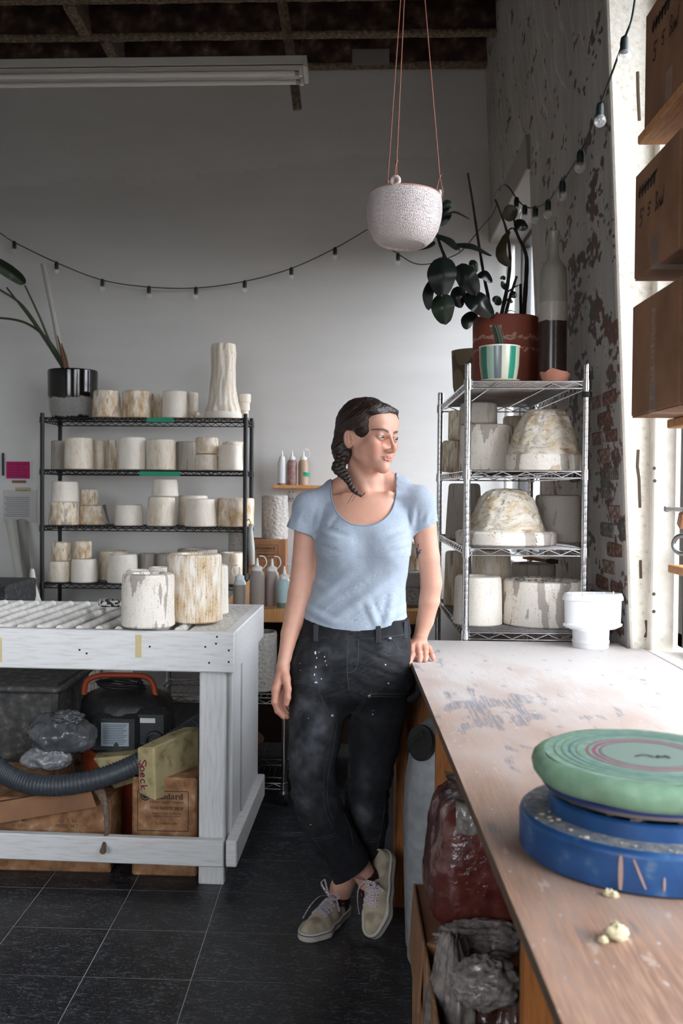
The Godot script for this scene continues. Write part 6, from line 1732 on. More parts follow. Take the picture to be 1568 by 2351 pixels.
	# printed carton on the floor
	var ct := thing("carton", "worn clay carton with black print on the floor behind the table's stretcher", "box", Vector3(-0.6438, 0.0, -3.60))
	part("body", box_mesh(Vector3(0.232, 0.352, 0.23), 0.006, Vector3(0, 0.176, 0)), M.card_old, ct)
	carton_print(ct, Vector3(-0.005, 0.285, 0.1156), 0.165, h("2a2622"))
	# flattened cartons at the left
	var c2 := thing("carton", "long brown carton with printed lines under a loose flap, on the floor", "box", Vector3(-1.10, 0.0, -3.60))
	part("body", box_mesh(Vector3(0.52, 0.265, 0.2), 0.006, Vector3(0, 0.1325, 0)), M.card_old, c2)
	var rows := [["NET WT.            22.7 KG", 0.011, 0.185], ["50 LBS.           POIDS NET", 0.011, 0.167], ["WHITE CLAY C/05-04 121317 1293", 0.016, 0.115], ["CERAMIC SUPPLY", 0.012, 0.23]]
	for r: Array in rows:
		part("print", text_mesh(r[0], r[1], 0.0006, "Droid Sans Mono"), mat(h("33261c"), 0.8), c2, Vector3(0.02, r[2], 0.1006))
	var fl := MB.new()
	var o3 := Vector3(-1.0545, 0.2516, -3.4600)
	fl.hull([Vector3(-1.3133, 0.1748, -3.4400) - o3, Vector3(-0.8748, 0.2589, -3.4400) - o3, Vector3(-0.9118, 0.2292, -3.5600) - o3, Vector3(-1.3591, 0.1649, -3.5600) - o3, Vector3(-1.3179, 0.2453, -3.4520) - o3, Vector3(-0.9045, 0.3256, -3.4520) - o3, Vector3(-0.9391, 0.2952, -3.5720) - o3, Vector3(-1.3637, 0.2316, -3.5720) - o3], 0.0)
	solo("cardboard_flap", fl.done(), M.card, "loose tan cardboard flap slanting under the vacuum hose", "cardboard", "", o3)
	var tn := MB.new()
	tn.tube(curve([Vector3(-0.9029, 0.3206, -3.5000), Vector3(-0.8620, 0.3023, -3.4500), Vector3(-0.8399, 0.2506, -3.4300), Vector3(-0.8326, 0.1926, -3.4200), Vector3(-0.8367, 0.1460, -3.4000), Vector3(-0.8316, 0.1321, -3.3550)], 5), [0.012, 0.014, 0.016, 0.018, 0.018, 0.017, 0.016, 0.015, 0.014, 0.013, 0.012, 0.012, 0.011, 0.011, 0.010, 0.010, 0.009, 0.009, 0.008, 0.008, 0.008, 0.008, 0.009, 0.010, 0.011, 0.012], 7)
	solo("torn_strip", tn.done(), tri_mat(ntex(406, 0.04, 256, 3, [0.0, h("4a3a30"), 0.6, h("6f5c4c"), 1.0, h("8d8073")]), 0.15, 0.7), "torn brown strip of carton hanging over the table's lower rail", "cardboard")
	# pale mold plate standing at the back
	var ar := MB.new()
	var poly := []
	for k in 15:
		var a := PI * k / 14
		poly.append(Vector2(cos(a) * 0.13, 0.42 + sin(a) * 0.28))
	poly.append(Vector2(-0.13, 0.0))
	poly.append(Vector2(0.13, 0.0))
	ar.slab(poly, Vector3.ZERO, Vector3(0.15, 0, -1).normalized(), Vector3.UP, 0.055)
	solo("plaster_plate", ar.done(), tri_mat(ntex(407, 0.02, 512, 5, [0.0, h("6b5240"), 0.3, h("a29280"), 0.55, h("cfc8be"), 1.0, h("ded9d1")]), 0.4, 0.9, M.fine, 0.08), "stained round-topped plaster plate standing on edge behind the tub", "plaster plate", "", Vector3(-1.1372, 0, -4.29))
	solo("plaster_plate", ar.done(), M.mold[0], "pale round-topped plaster plate standing behind the vacuum cleaner", "plaster plate", "", Vector3(-1.0573, 0, -4.42))
	solo("floor_pipe", tube_mesh([Vector3(-1.3775, 0, -4.35), Vector3(-1.3775, 0.78, -4.3)], 0.019, 14), mat(h("b6b3ad"), 0.5), "upright grey pipe behind the tub under the slat table", "pipe")

func carton_plain(called: String, label: String, at: Vector3, size: Vector3) -> void:
	var t := thing(called, label, "box", at)
	part("body", box_mesh(size, 0.006, Vector3(0, size.y * 0.5, 0)), M.card_old, t)
	part("flap", box_mesh(Vector3(size.x * 0.5, 0.003, size.z), 0.001, Vector3(size.x * 0.27, size.y + 0.002, 0.0)), M.card, t)

func under_worktop() -> void:
	# grey bin
	var bm := tri_mat(ntex(420, 0.02, 512, 5, [0.0, h("77797b"), 0.5, h("8e9092"), 1.0, h("a6a8aa")]), 0.5, 0.5, M.fine, 0.03)
	var t := thing("waste_bin", "grey plastic bin with a dark oval grip standing under the worktop", "bin", Vector3(0.335, 0, -2.93))
	var b := MB.new()
	var prof := []
	for e: Array in [[0.86, 0.0], [0.93, 0.02], [0.98, 0.25], [1.0, 0.42], [0.97, 0.52], [0.88, 0.61], [0.72, 0.67], [0.5, 0.70], [0.0, 0.71]]:
		prof.append(Vector2(e[0] * 0.16, e[1]))
	var sq := func(a: float, y: float) -> float: return 0.026 * pow(absf(sin(2.0 * a)), 1.6)
	b.lathe(prof, 56, Vector3.ZERO, sq)
	part("body", b.done(), bm, t)
	var g := MB.new()
	g.lathe([Vector2(0.0, -0.012), Vector2(0.055, -0.010), Vector2(0.06, 0.0), Vector2(0.056, 0.006), Vector2(0.05, 0.006), Vector2(0.046, 0.003), Vector2(0.0, 0.003)], 36, Vector3(-0.123, 0.660, 0.093), null, Basis(Quaternion(Vector3.UP, Vector3(-0.66, 0.50, 0.56).normalized())), 0.75)
	part("grip", g.done(), mat(h("1c1d1f"), 0.5), t)
	for k in 3:
		part("grip_slot", box_mesh(Vector3(0.05, 0.004, 0.012), 0.0015, Vector3(-0.110 - 0.013 * k, 0.64 + 0.018 * k, 0.098 - 0.002 * k), Basis(Quaternion(Vector3.UP, Vector3(-0.66, 0.50, 0.56).normalized()))), M.dark, t)
	for k in 2:
		var em := MB.new()
		var c := Vector3(-0.1605, 0.40 - 0.045 * k, 0.035)
		for e: Array in [[Vector3(0, 0.018, 0), Vector3(0.001, 0.003, 0.04)], [Vector3(0, -0.018, 0), Vector3(0.001, 0.003, 0.04)], [Vector3(0, 0, 0.018), Vector3(0.001, 0.038, 0.003)], [Vector3(0, 0, -0.018), Vector3(0.001, 0.038, 0.003)], [Vector3(0, 0.006, 0), Vector3(0.001, 0.006, 0.024)], [Vector3(0, -0.006, 0), Vector3(0.001, 0.006, 0.018)]]:
			em.box(c + e[0], e[1])
		part("printed_mark", em.done(), M.ink, t)
	# open carton with clay bags
	var ct := thing("open_carton", "open brown carton of clay bags under the near end of the worktop", "box", Vector3(0.378, 0.0, -2.12))
	for e: Array in [[Vector3(-0.205, 0.20, 0), Vector3(0.006, 0.40, 0.70)], [Vector3(0.205, 0.20, 0), Vector3(0.006, 0.40, 0.70)], [Vector3(0, 0.20, -0.347), Vector3(0.41, 0.40, 0.006)], [Vector3(0, 0.20, 0.347), Vector3(0.41, 0.40, 0.006)], [Vector3(0, 0.20, -0.02), Vector3(0.404, 0.40, 0.006)]]:
		part("side", box_mesh(e[1], 0.001, e[0]), M.card_old, ct)
	part("bottom", box_mesh(Vector3(0.40, 0.006, 0.69), 0.0, Vector3(0, 0.003, 0)), M.card_old, ct)
	part("flap", box_mesh(Vector3(0.006, 0.16, 0.3), 0.001, Vector3(-0.213, 0.33, -0.16), Basis(Vector3.BACK, -0.06)), M.card, ct)
	part("shelf_board", box_mesh(Vector3(0.40, 0.012, 0.32), 0.001, Vector3(0, 0.394, -0.185)), M.card, ct)
	var clay := tri_mat(ntex(421, 0.012, 512, 5, [0.0, h("451d19"), 0.5, h("5a2a25"), 0.8, h("6b3a34"), 1.0, h("8d6660")]), 0.3, 0.22, M.grain, 0.3)
	clay.clearcoat_enabled = true
	clay.clearcoat = 0.6
	clay.clearcoat_roughness = 0.12
	var film := tri_mat(ntex(422, 0.02, 512, 5, [0.0, h("5f5550"), 0.4, h("7c736e"), 0.7, h("958d88"), 1.0, h("bdb8b4")]), 0.25, 0.18, M.grain, 0.25)
	var n := noise(423, 1.7, 3)
	n.fractal_type = FastNoiseLite.FRACTAL_RIDGED
	var n2 := noise(424, 3.0, 2)
	var blk := thing("clay_bag", "red-brown block of clay wrapped in shiny plastic under the worktop", "bag of clay", Vector3(0.345, 0.402, -2.31))
	var g3 := PackedVector3Array()
	var rows := 34
	var cols := 72
	for r in rows + 1:
		var v := -PI / 2 + PI * r / rows
		for c in cols:
			var a := TAU * c / cols
			var d := Vector3(cos(a) * cos(v), sin(v), -sin(a) * cos(v))
			var p := d / pow(pow(absf(d.x), 5.0) + pow(absf(d.y), 5.0) + pow(absf(d.z), 5.0), 0.2)
			p *= Vector3(0.15, 0.142, 0.15)
			p.x *= 1.0 - 0.25 * clampf(p.y / 0.14, -1, 1) * 0.45
			p += d * (0.006 * n.get_noise_3dv(p * 5.0) + 0.008 * n2.get_noise_3dv(p * 2.0))
			g3.append(p + Vector3(0, 0.145, 0))
	var cb := MB.new()
	cb.grid(g3, cols, true, 1.0)
	part("clay", cb.done(), clay, blk)
	var cap := MB.new()
	var g4 := PackedVector3Array()
	for r in 26:
		for c in 22:
			var x := -0.105 + 0.25 * c / 21.0
			var z := -0.12 + 0.282 * r / 25.0
			var y := 0.289 + 0.010 * n.get_noise_3d(x * 9.0, z * 9.0, 2.0)
			if z > 0.135:
				y -= 0.06 * clampf((z - 0.135) / 0.027, 0, 1)
				z = 0.14 + 0.012 * clampf((z - 0.135) / 0.027, 0, 1) + 0.006 * n2.get_noise_2d(x * 9.0, y * 9.0)
			g4.append(Vector3(x, y, z))
	cap.grid(g4, 22, false, -1.0)
	part("plastic_top", cap.done(), film, blk)
	var kb := MB.new()
	kb.ball(Vector3(-0.05, 0.02, 0.185), Vector3(0.10, 0.036, 0.05), 48, 30, func(d: Vector3) -> float: return 0.28 * n.get_noise_3d(d.x * 0.8, d.y * 1.2, d.z * 0.8) - 0.1)
	part("gathered_plastic", kb.done(), film, blk)
	var clay2 := tri_mat(ntex(425, 0.012, 512, 5, [0.0, h("2e1c17"), 0.5, h("4a2f27"), 0.8, h("6f5a53"), 1.0, h("867a75")]), 0.3, 0.2, M.grain, 0.3)
	bag("clay_bag", "dark brown clay in a knotted clear bag at the front of the open carton", "bag of clay", Vector3(0.325, 0.13, -1.92), Vector3(0.105, 0.155, 0.10), 430, clay2, 0.2, false)
	var nk := MB.new()
	nk.ball(Vector3(0.268, 0.445, -1.885), Vector3(0.06, 0.042, 0.05), 48, 30, func(d: Vector3) -> float: return 0.26 * n.get_noise_3d(d.x * 0.8, d.y, d.z * 0.8))
	solo("knotted_plastic", nk.done(), film, "shiny knotted clear plastic bag top above the dark clay", "plastic bag")
	bag("clay_bag", "pale clouded plastic bag at the left side of the open carton", "bag of clay", Vector3(0.218, 0.10, -1.98), Vector3(0.055, 0.20, 0.12), 434, film, 0.14, false)

# ---------------------------------------------------------------- implicit surfaces for the figure
class Field:
	# round cones with a smooth join
	var a := PackedVector3Array()
	var ab := PackedVector3Array()
	var inv := PackedFloat32Array()
	var ra := PackedFloat32Array()
	var rb := PackedFloat32Array()
	var mid := PackedVector3Array()
	var reach := PackedFloat32Array()
	var k := 0.02

	func cone(p: Vector3, q: Vector3, r0: float, r1: float) -> void:
		a.append(p)
		ab.append(q - p)
		inv.append(1.0 / maxf((q - p).length_squared(), 1e-9))
		ra.append(r0)
		rb.append(r1)
		mid.append((p + q) * 0.5)
		reach.append((q - p).length() * 0.5 + maxf(r0, r1))

	func chain(pts: Array, rads: Array) -> void:
		for j in pts.size() - 1:
			cone(pts[j], pts[j + 1], rads[j], rads[j + 1])

	func d(p: Vector3) -> float:
		var best := 1e9
		for j in a.size():
			if p.distance_to(mid[j]) - reach[j] > best + k:
				continue
			var w := p - a[j]
			var t := clampf(w.dot(ab[j]) * inv[j], 0.0, 1.0)
			var e := (w - ab[j] * t).length() - (ra[j] + (rb[j] - ra[j]) * t)
			var h := maxf(k - absf(best - e), 0.0) / k
			best = minf(best, e) - h * h * k * 0.25
		return best

static func smin(a: float, b: float, k: float) -> float:
	var hh := maxf(k - absf(a - b), 0.0) / k
	return minf(a, b) - hh * hh * k * 0.25

static func smax(a: float, b: float, k: float) -> float:
	var hh := maxf(k - absf(a - b), 0.0) / k
	return maxf(a, b) + hh * hh * k * 0.25

static func ell(p: Vector3, c: Vector3, r: Vector3) -> float:
	var q := (p - c) / r
	var k0 := q.length()
	var k1 := (q / r).length()
	return k0 * (k0 - 1.0) / maxf(k1, 1e-6)

# upright body of elliptical sections: rows of height, centre x, centre z, half width, half depth
class Stack:
	var y0 := 0.0
	var y1 := 0.0
	var n := 0
	var cx := PackedFloat32Array()
	var cz := PackedFloat32Array()
	var hw := PackedFloat32Array()
	var hd := PackedFloat32Array()

	func set_rows(rows: Array) -> void:
		y0 = rows[0][0]
		y1 = rows[-1][0]
		n = 80
		var cols := [cx, cz, hw, hd]
		var acc := [PackedFloat32Array(), PackedFloat32Array(), PackedFloat32Array(), PackedFloat32Array()]
		for j in n + 1:
			var y := lerpf(y0, y1, float(j) / n)
			var s := 0
			while s < rows.size() - 2 and rows[s + 1][0] < y:
				s += 1
			var t: float = (y - rows[s][0]) / (rows[s + 1][0] - rows[s][0])
			for c in 4:
				acc[c].append(cubic_interpolate(rows[s][c + 1], rows[s + 1][c + 1], rows[maxi(s - 1, 0)][c + 1], rows[mini(s + 2, rows.size() - 1)][c + 1], t))
		cx = acc[0]
		cz = acc[1]
		hw = acc[2]
		hd = acc[3]

	func d(p: Vector3, grow := 0.0) -> float:
		var f := clampf((p.y - y0) / (y1 - y0), 0.0, 0.9999) * n
		var j := int(f)
		var t := f - j
		var w := lerpf(hw[j], hw[j + 1], t) + grow
		var e := lerpf(hd[j], hd[j + 1], t) + grow
		var dx := (p.x - lerpf(cx[j], cx[j + 1], t)) / w
		var dz := (p.z - lerpf(cz[j], cz[j + 1], t)) / e
		# slightly squared ellipse
		var q := sqrt(sqrt(pow(dx * dx, 1.25) * pow(dx * dx, 0.75) + pow(dz * dz, 2.0) + 1.55 * dx * dx * dz * dz))
		var side := (q - 1.0) * minf(w, e)
		return maxf(side, maxf(y0 - p.y, p.y - y1))

func nets(b: MB, f: Callable, lo: Vector3, hi: Vector3, cell: float, colf: Variant = null, skip: Array = [], margin := 0.004) -> void:
	const B := 3
	var nx := int(ceil((hi.x - lo.x) / cell / B)) * B + 1
	var ny := int(ceil((hi.y - lo.y) / cell / B)) * B + 1
	var nz := int(ceil((hi.z - lo.z) / cell / B)) * B + 1
	var vals := PackedFloat32Array()
	vals.resize(nx * ny * nz)
	vals.fill(1e9)
	var vid := PackedInt32Array()
	vid.resize(nx * ny * nz)
	vid.fill(-1)
	var sy := nx
	var sz := nx * ny
	var cells := PackedInt32Array()
	var lim := cell * B * 0.87 + margin
	for bz in range(0, nz - 1, B):
		for by in range(0, ny - 1, B):
			for bx in range(0, nx - 1, B):
				var c := lo + Vector3(bx + B * 0.5, by + B * 0.5, bz + B * 0.5) * cell
				var out := false
				for s: AABB in skip:
					if s.has_point(c):
						out = true
				if out or absf(f.call(c)) > lim:
					continue
				for z in range(bz, bz + B + 1):
					for y in range(by, by + B + 1):
						for x in range(bx, bx + B + 1):
							var id := x + y * sy + z * sz
							if vals[id] > 1e8:
								vals[id] = f.call(lo + Vector3(x, y, z) * cell)
				for z in range(bz, bz + B):
					for y in range(by, by + B):
						for x in range(bx, bx + B):
							cells.append(x + y * sy + z * sz)
	var offs := [0, 1, sy, sy + 1, sz, sz + 1, sz + sy, sz + sy + 1]
	var dirs := [Vector3(0, 0, 0), Vector3(1, 0, 0), Vector3(0, 1, 0), Vector3(1, 1, 0), Vector3(0, 0, 1), Vector3(1, 0, 1), Vector3(0, 1, 1), Vector3(1, 1, 1)]
	var edges := [[0, 1], [2, 3], [4, 5], [6, 7], [0, 2], [1, 3], [4, 6], [5, 7], [0, 4], [1, 5], [2, 6], [3, 7]]
	var e := cell * 0.35
	for id in cells:
		var neg := 0
		for o: int in offs:
			if vals[id + o] < 0.0:
				neg += 1
		if neg == 0 or neg == 8:
			continue
		var acc := Vector3.ZERO
		var cnt := 0
		for g: Array in edges:
			var v0 := vals[id + offs[g[0]]]
			var v1 := vals[id + offs[g[1]]]
			if (v0 < 0.0) != (v1 < 0.0):
				acc += (dirs[g[0]] as Vector3).lerp(dirs[g[1]], v0 / (v0 - v1))
				cnt += 1
		var zz := id / sz
		var yy := (id - zz * sz) / sy
		var xx := id - zz * sz - yy * sy
		var p := lo + (Vector3(xx, yy, zz) + acc / cnt) * cell
		var d0: float = f.call(p)
		var gr := Vector3(f.call(p + Vector3(e, 0, 0)) - d0, f.call(p + Vector3(0, e, 0)) - d0, f.call(p + Vector3(0, 0, e)) - d0) / e
		var gl := gr.length()
		if gl > 0.2:
			p -= gr * clampf(d0 / (gl * gl), -cell * 0.5, cell * 0.5)
		var nn := gr / maxf(gl, 1e-6)
		if colf != null:
			b.col = colf.call(p, nn)
		vid[id] = b.vert(p, nn)
	b.col = Color.WHITE
	for id in cells:
		if vid[id] < 0:
			continue
		var v0 := vals[id] < 0.0
		if v0 != (vals[id + 1] < 0.0):
			_quad(b, vid, id, sy, sz)
		if v0 != (vals[id + sy] < 0.0):
			_quad(b, vid, id, 1, sz)
		if v0 != (vals[id + sz] < 0.0):
			_quad(b, vid, id, 1, sy)

func _quad(b: MB, vid: PackedInt32Array, id: int, s: int, t: int) -> void:
	if id - s - t < 0:
		return
	var q := [vid[id], vid[id - s], vid[id - s - t], vid[id - t]]
	if q[0] < 0 or q[1] < 0 or q[2] < 0 or q[3] < 0:
		return
	b.tri(q[0], q[1], q[2])
	b.tri(q[0], q[2], q[3])

# the point of a surface that lies on the line from o along dir
func hit(f: Callable, o: Vector3, dir: Vector3) -> Vector3:
	var p := o
	for k in 70:
		var d: float = f.call(p)
		p += dir * d * 0.75
		if absf(d) < 0.0004:
			return p
		if k > 6 and d > 0.25:
			break
	return Vector3.INF

func lin(s: String) -> Color:
	return Color.html(s).srgb_to_linear()

# ---------------------------------------------------------------- the woman
const EYE := Vector3(0, 1.38, 0)

func on(f: Callable, p: Vector3) -> Vector3:
	var d := (p - EYE).normalized()
	return hit(f, p, d)

var W := {}
var jobs: Array[int] = []

func later(work: Callable) -> void:
	jobs.append(WorkerThreadPool.add_task(work))

func person_start() -> void:
	# ---- head frame
	var ho := Vector3(0.0607, 1.5456, -3.1300)
	var hb := Basis(Vector3.BACK, deg_to_rad(-4.5)) * Basis(Vector3.UP, deg_to_rad(47.0))
	var hinv := hb.transposed()
	# ---- arms, neck, shoulders, chest under the shirt
	var arms := Field.new()
	arms.k = 0.006
	arms.chain([Vector3(-0.1300, 1.3181, -3.1600), Vector3(-0.1337, 1.2599, -3.1600), Vector3(-0.1407, 1.1497, -3.1500), Vector3(-0.1532, 1.0467, -3.1400), Vector3(-0.1631, 0.9932, -3.1250), Vector3(-0.1804, 0.9277, -3.1000), Vector3(-0.1936, 0.8584, -3.0800), Vector3(-0.1995, 0.8289, -3.0700)], [0.042, 0.0375, 0.0365, 0.0360, 0.0345, 0.0275, 0.0205, 0.0195])
	arms.chain([Vector3(0.2267, 1.3391, -3.1600), Vector3(0.2402, 1.2633, -3.1650), Vector3(0.2554, 1.1664, -3.1700), Vector3(0.2661, 1.0825, -3.1800), Vector3(0.2608, 1.0291, -3.1850), Vector3(0.2484, 0.9621, -3.1950), Vector3(0.2337, 0.9101, -3.1950), Vector3(0.2297, 0.8904, -3.1950)], [0.042, 0.0385, 0.0350, 0.0335, 0.0325, 0.0275, 0.0215, 0.0205])
	var body := Field.new()
	body.k = 0.012
	body.chain([Vector3(0.0578, 1.3445, -3.1700), Vector3(0.0516, 1.4067, -3.1650), Vector3(0.0467, 1.4683, -3.1500)], [0.058, 0.0535, 0.050])
	body.chain([Vector3(0.0933, 1.4335, -3.1850), Vector3(0.1158, 1.4101, -3.1880), Vector3(0.1590, 1.3840, -3.1870)], [0.030, 0.033, 0.036])
	body.chain([Vector3(0.0198, 1.4330, -3.1850), Vector3(-0.0008, 1.4023, -3.1880), Vector3(-0.0451, 1.3741, -3.1870)], [0.028, 0.032, 0.036])
	body.chain([Vector3(0.0523, 1.3665, -3.1850), Vector3(-0.0350, 1.3436, -3.1800), Vector3(-0.1219, 1.3209, -3.1650)], [0.044, 0.042, 0.040])
	body.chain([Vector3(0.0579, 1.3666, -3.1850), Vector3(0.1382, 1.3506, -3.1800), Vector3(0.2147, 1.3376, -3.1650)], [0.044, 0.042, 0.040])
	# collar bones and neck tendons
	body.chain([Vector3(0.0471, 1.3546, -3.1120), Vector3(-0.0140, 1.3595, -3.1170), Vector3(-0.0897, 1.3463, -3.1450)], [0.007, 0.008, 0.010])
	body.chain([Vector3(0.0743, 1.3562, -3.1120), Vector3(0.1245, 1.3674, -3.1170), Vector3(0.1913, 1.3569, -3.1450)], [0.007, 0.008, 0.010])
	body.chain([Vector3(0.0566, 1.3628, -3.1120), Vector3(0.0316, 1.4335, -3.1250), Vector3(0.0094, 1.4812, -3.1300)], [0.008, 0.013, 0.014])
	var chest := Stack.new()
	chest.set_rows([[0.8614, 0.0205, -3.15, 0.165, 0.105], [0.9998, 0.0248, -3.15, 0.150, 0.095], [1.0965, 0.0377, -3.15, 0.140, 0.095], [1.1931, 0.0451, -3.15, 0.144, 0.108], [1.2758, 0.0471, -3.155, 0.142, 0.098], [1.3446, 0.0478, -3.165, 0.112, 0.078], [1.3748, 0.0489, -3.175, 0.060, 0.055], [1.3968, 0.0487, -3.175, 0.03, 0.03]])
	var fbody := func(p: Vector3) -> float: return smin(smin(body.d(p), chest.d(p), 0.03), arms.d(p), 0.022)
	# ---- face
	var face := Field.new()
	face.k = 0.016
	for s: float in [-1.0, 1.0]:
		face.cone(Vector3(0.006 * s, -0.0920, 0.070), Vector3(0.043 * s, -0.061, 0.010), 0.0135, 0.0160)
		face.cone(Vector3(0.045 * s, -0.056, 0.004), Vector3(0.056 * s, -0.008, 0.0), 0.0160, 0.0170)
		face.cone(Vector3(0.040 * s, -0.021, 0.0565), Vector3(0.024 * s, -0.062, 0.0560), 0.0255, 0.0235)
		face.cone(Vector3(0.040 * s, -0.040, 0.030), Vector3(0.036 * s, -0.060, 0.028), 0.0270, 0.0240)
	face.cone(Vector3(0, -0.052, 0.065), Vector3(0, -0.080, 0.065), 0.0225, 0.0180)
	face.cone(Vector3(0, -0.080, 0.065), Vector3(0, -0.0925, 0.0710), 0.0180, 0.0140)
	face.cone(Vector3(-0.028, 0.018, 0.074), Vector3(0.028, 0.018, 0.074), 0.0135, 0.0135)
	face.cone(Vector3(-0.024, 0.046, 0.050), Vector3(0.024, 0.046, 0.050), 0.0365, 0.0365)
	face.cone(Vector3(0, -0.075, 0.02), Vector3(0, -0.03, 0.0), 0.040, 0.055)
	var nose := Field.new()
	nose.k = 0.006
	nose.cone(Vector3(0, 0.006, 0.0880), Vector3(0, -0.031, 0.1080), 0.0050, 0.0066)
	nose.cone(Vector3(0, -0.0325, 0.1085), Vector3(0, -0.0375, 0.1068), 0.0080, 0.0080)
	nose.cone(Vector3(-0.0125, -0.0410, 0.0930), Vector3(-0.0085, -0.0400, 0.0995), 0.0056, 0.0064)
	nose.cone(Vector3(0.0125, -0.0410, 0.0930), Vector3(0.0085, -0.0400, 0.0995), 0.0056, 0.0064)
	var lips := Field.new()
	lips.k = 0.003
	lips.chain([Vector3(-0.0290, -0.0590, 0.0765), Vector3(-0.016, -0.0612, 0.0864), Vector3(-0.005, -0.0604, 0.0902), Vector3(0, -0.0613, 0.0904), Vector3(0.005, -0.0604, 0.0902), Vector3(0.016, -0.0612, 0.0864), Vector3(0.0290, -0.0590, 0.0765)], [0.0012, 0.0024, 0.0030, 0.0027, 0.0030, 0.0024, 0.0012])
	var lip2 := Field.new()
	lip2.k = 0.003
	lip2.chain([Vector3(-0.0270, -0.0612, 0.0770), Vector3(-0.012, -0.0672, 0.0868), Vector3(0, -0.0692, 0.0894), Vector3(0.012, -0.0672, 0.0868), Vector3(0.0270, -0.0612, 0.0770)], [0.0011, 0.0030, 0.0040, 0.0030, 0.0011])
	var fhead := func(p: Vector3) -> float:
		var nk := body.d(p)
		var q := hinv * (p - ho)
		var d := ell(q, Vector3(0, 0.034, -0.012), Vector3(0.0735, 0.083, 0.0965))
		if d > 0.14:
			return minf(nk, d)
		d = smin(d, face.d(q), 0.022)
		if q.z > 0.04 and d < 0.06:
			for s: float in [-1.0, 1.0]:
				d = smax(d, 0.0165 - q.distance_to(Vector3(0.0335 * s, -0.001, 0.1005)), 0.012)
			if absf(q.x) < 0.04:
				d = smin(d, nose.d(q), 0.012)
				d = smax(d, 0.0028 - q.distance_to(Vector3(-0.0058, -0.0458, 0.0990)), 0.003)
				d = smax(d, 0.0028 - q.distance_to(Vector3(0.0058, -0.0458, 0.0990)), 0.003)
				d = smin(d, lips.d(q), 0.0035)
				d = smin(d, lip2.d(q), 0.0035)
			# lids: shells round the eyeballs with an almond opening
			for s: float in [-1.0, 1.0]:
				var c := q - Vector3(0.0330 * s, -0.001, 0.0738)
				if c.length() < 0.03:
					var lid := c.length() - 0.0150
					var al := almond(c) * 0.005
					if c.z > 0.0:
						lid = smax(lid, -al, 0.0008)
					d = smin(d, lid, 0.0030)
					# nothing of the cheek or brow covers the opening
					if c.z > 0.004:
						d = smax(d, -maxf(al, 0.0130 - c.length()), 0.0012)
		# ears
		if absf(q.x) > 0.05:
			for s: float in [-1.0, 1.0]:
				var e := q - Vector3(0.0765 * s, -0.015, -0.013)
				if e.length() < 0.06:
					e = Basis(Vector3.RIGHT, 0.22) * (Basis(Vector3.UP, 0.30 * s) * e)
					var er := ell(e, Vector3.ZERO, Vector3(0.0065, 0.0285, 0.0165))
					er = smax(er, -ell(e, Vector3(0.006 * s, 0.005, 0.004), Vector3(0.006, 0.019, 0.0105)), 0.003)
					er = smax(er, -ell(e, Vector3(0.004 * s, -0.008, 0.009), Vector3(0.006, 0.007, 0.006)), 0.003)
					er = smin(er, ell(e, Vector3(0.003 * s, 0.004, 0.000), Vector3(0.0035, 0.014, 0.0028)), 0.003)
					d = smin(d, er, 0.005)
		return smin(nk, d, 0.018)
	# ---- hands
	var lh := Field.new()
	lh.k = 0.005
	for c: Array in [
		[[Vector3(0.2297, 0.8960, -3.1950), Vector3(0.2043, 0.8780, -3.1650), Vector3(0.2047, 0.8611, -3.1250), Vector3(0.1928, 0.8410, -3.1050), Vector3(0.1866, 0.8241, -3.1000)], [0.017, 0.0125, 0.0098, 0.0088, 0.0076]],
		[[Vector3(0.2297, 0.8960, -3.1950), Vector3(0.2250, 0.8783, -3.1650), Vector3(0.2267, 0.8688, -3.1300), Vector3(0.2278, 0.8576, -3.1150), Vector3(0.2268, 0.8485, -3.1080)], [0.017, 0.0120, 0.0095, 0.0087, 0.0078]],
		[[Vector3(0.2314, 0.8952, -3.2000), Vector3(0.2447, 0.8778, -3.1700), Vector3(0.2462, 0.8696, -3.1350), Vector3(0.2457, 0.8587, -3.1180), Vector3(0.2438, 0.8505, -3.1100)], [0.016, 0.0115, 0.0090, 0.0083, 0.0076]],
		[[Vector3(0.2342, 0.8953, -3.2000), Vector3(0.2593, 0.8750, -3.1800), Vector3(0.2642, 0.8666, -3.1550), Vector3(0.2675, 0.8590, -3.1350), Vector3(0.2704, 0.8513, -3.1280)], [0.014, 0.0105, 0.0083, 0.0075, 0.0068]],
		[[Vector3(0.2214, 0.8931, -3.1950), Vector3(0.1900, 0.8796, -3.1800), Vector3(0.1736, 0.8625, -3.1550), Vector3(0.1716, 0.8456, -3.1400), Vector3(0.1746, 0.8309, -3.1300)], [0.017, 0.0145, 0.0105, 0.0098, 0.0082]],
	]:
		lh.chain(c[0], c[1])
	var rh := Field.new()
	rh.k = 0.005
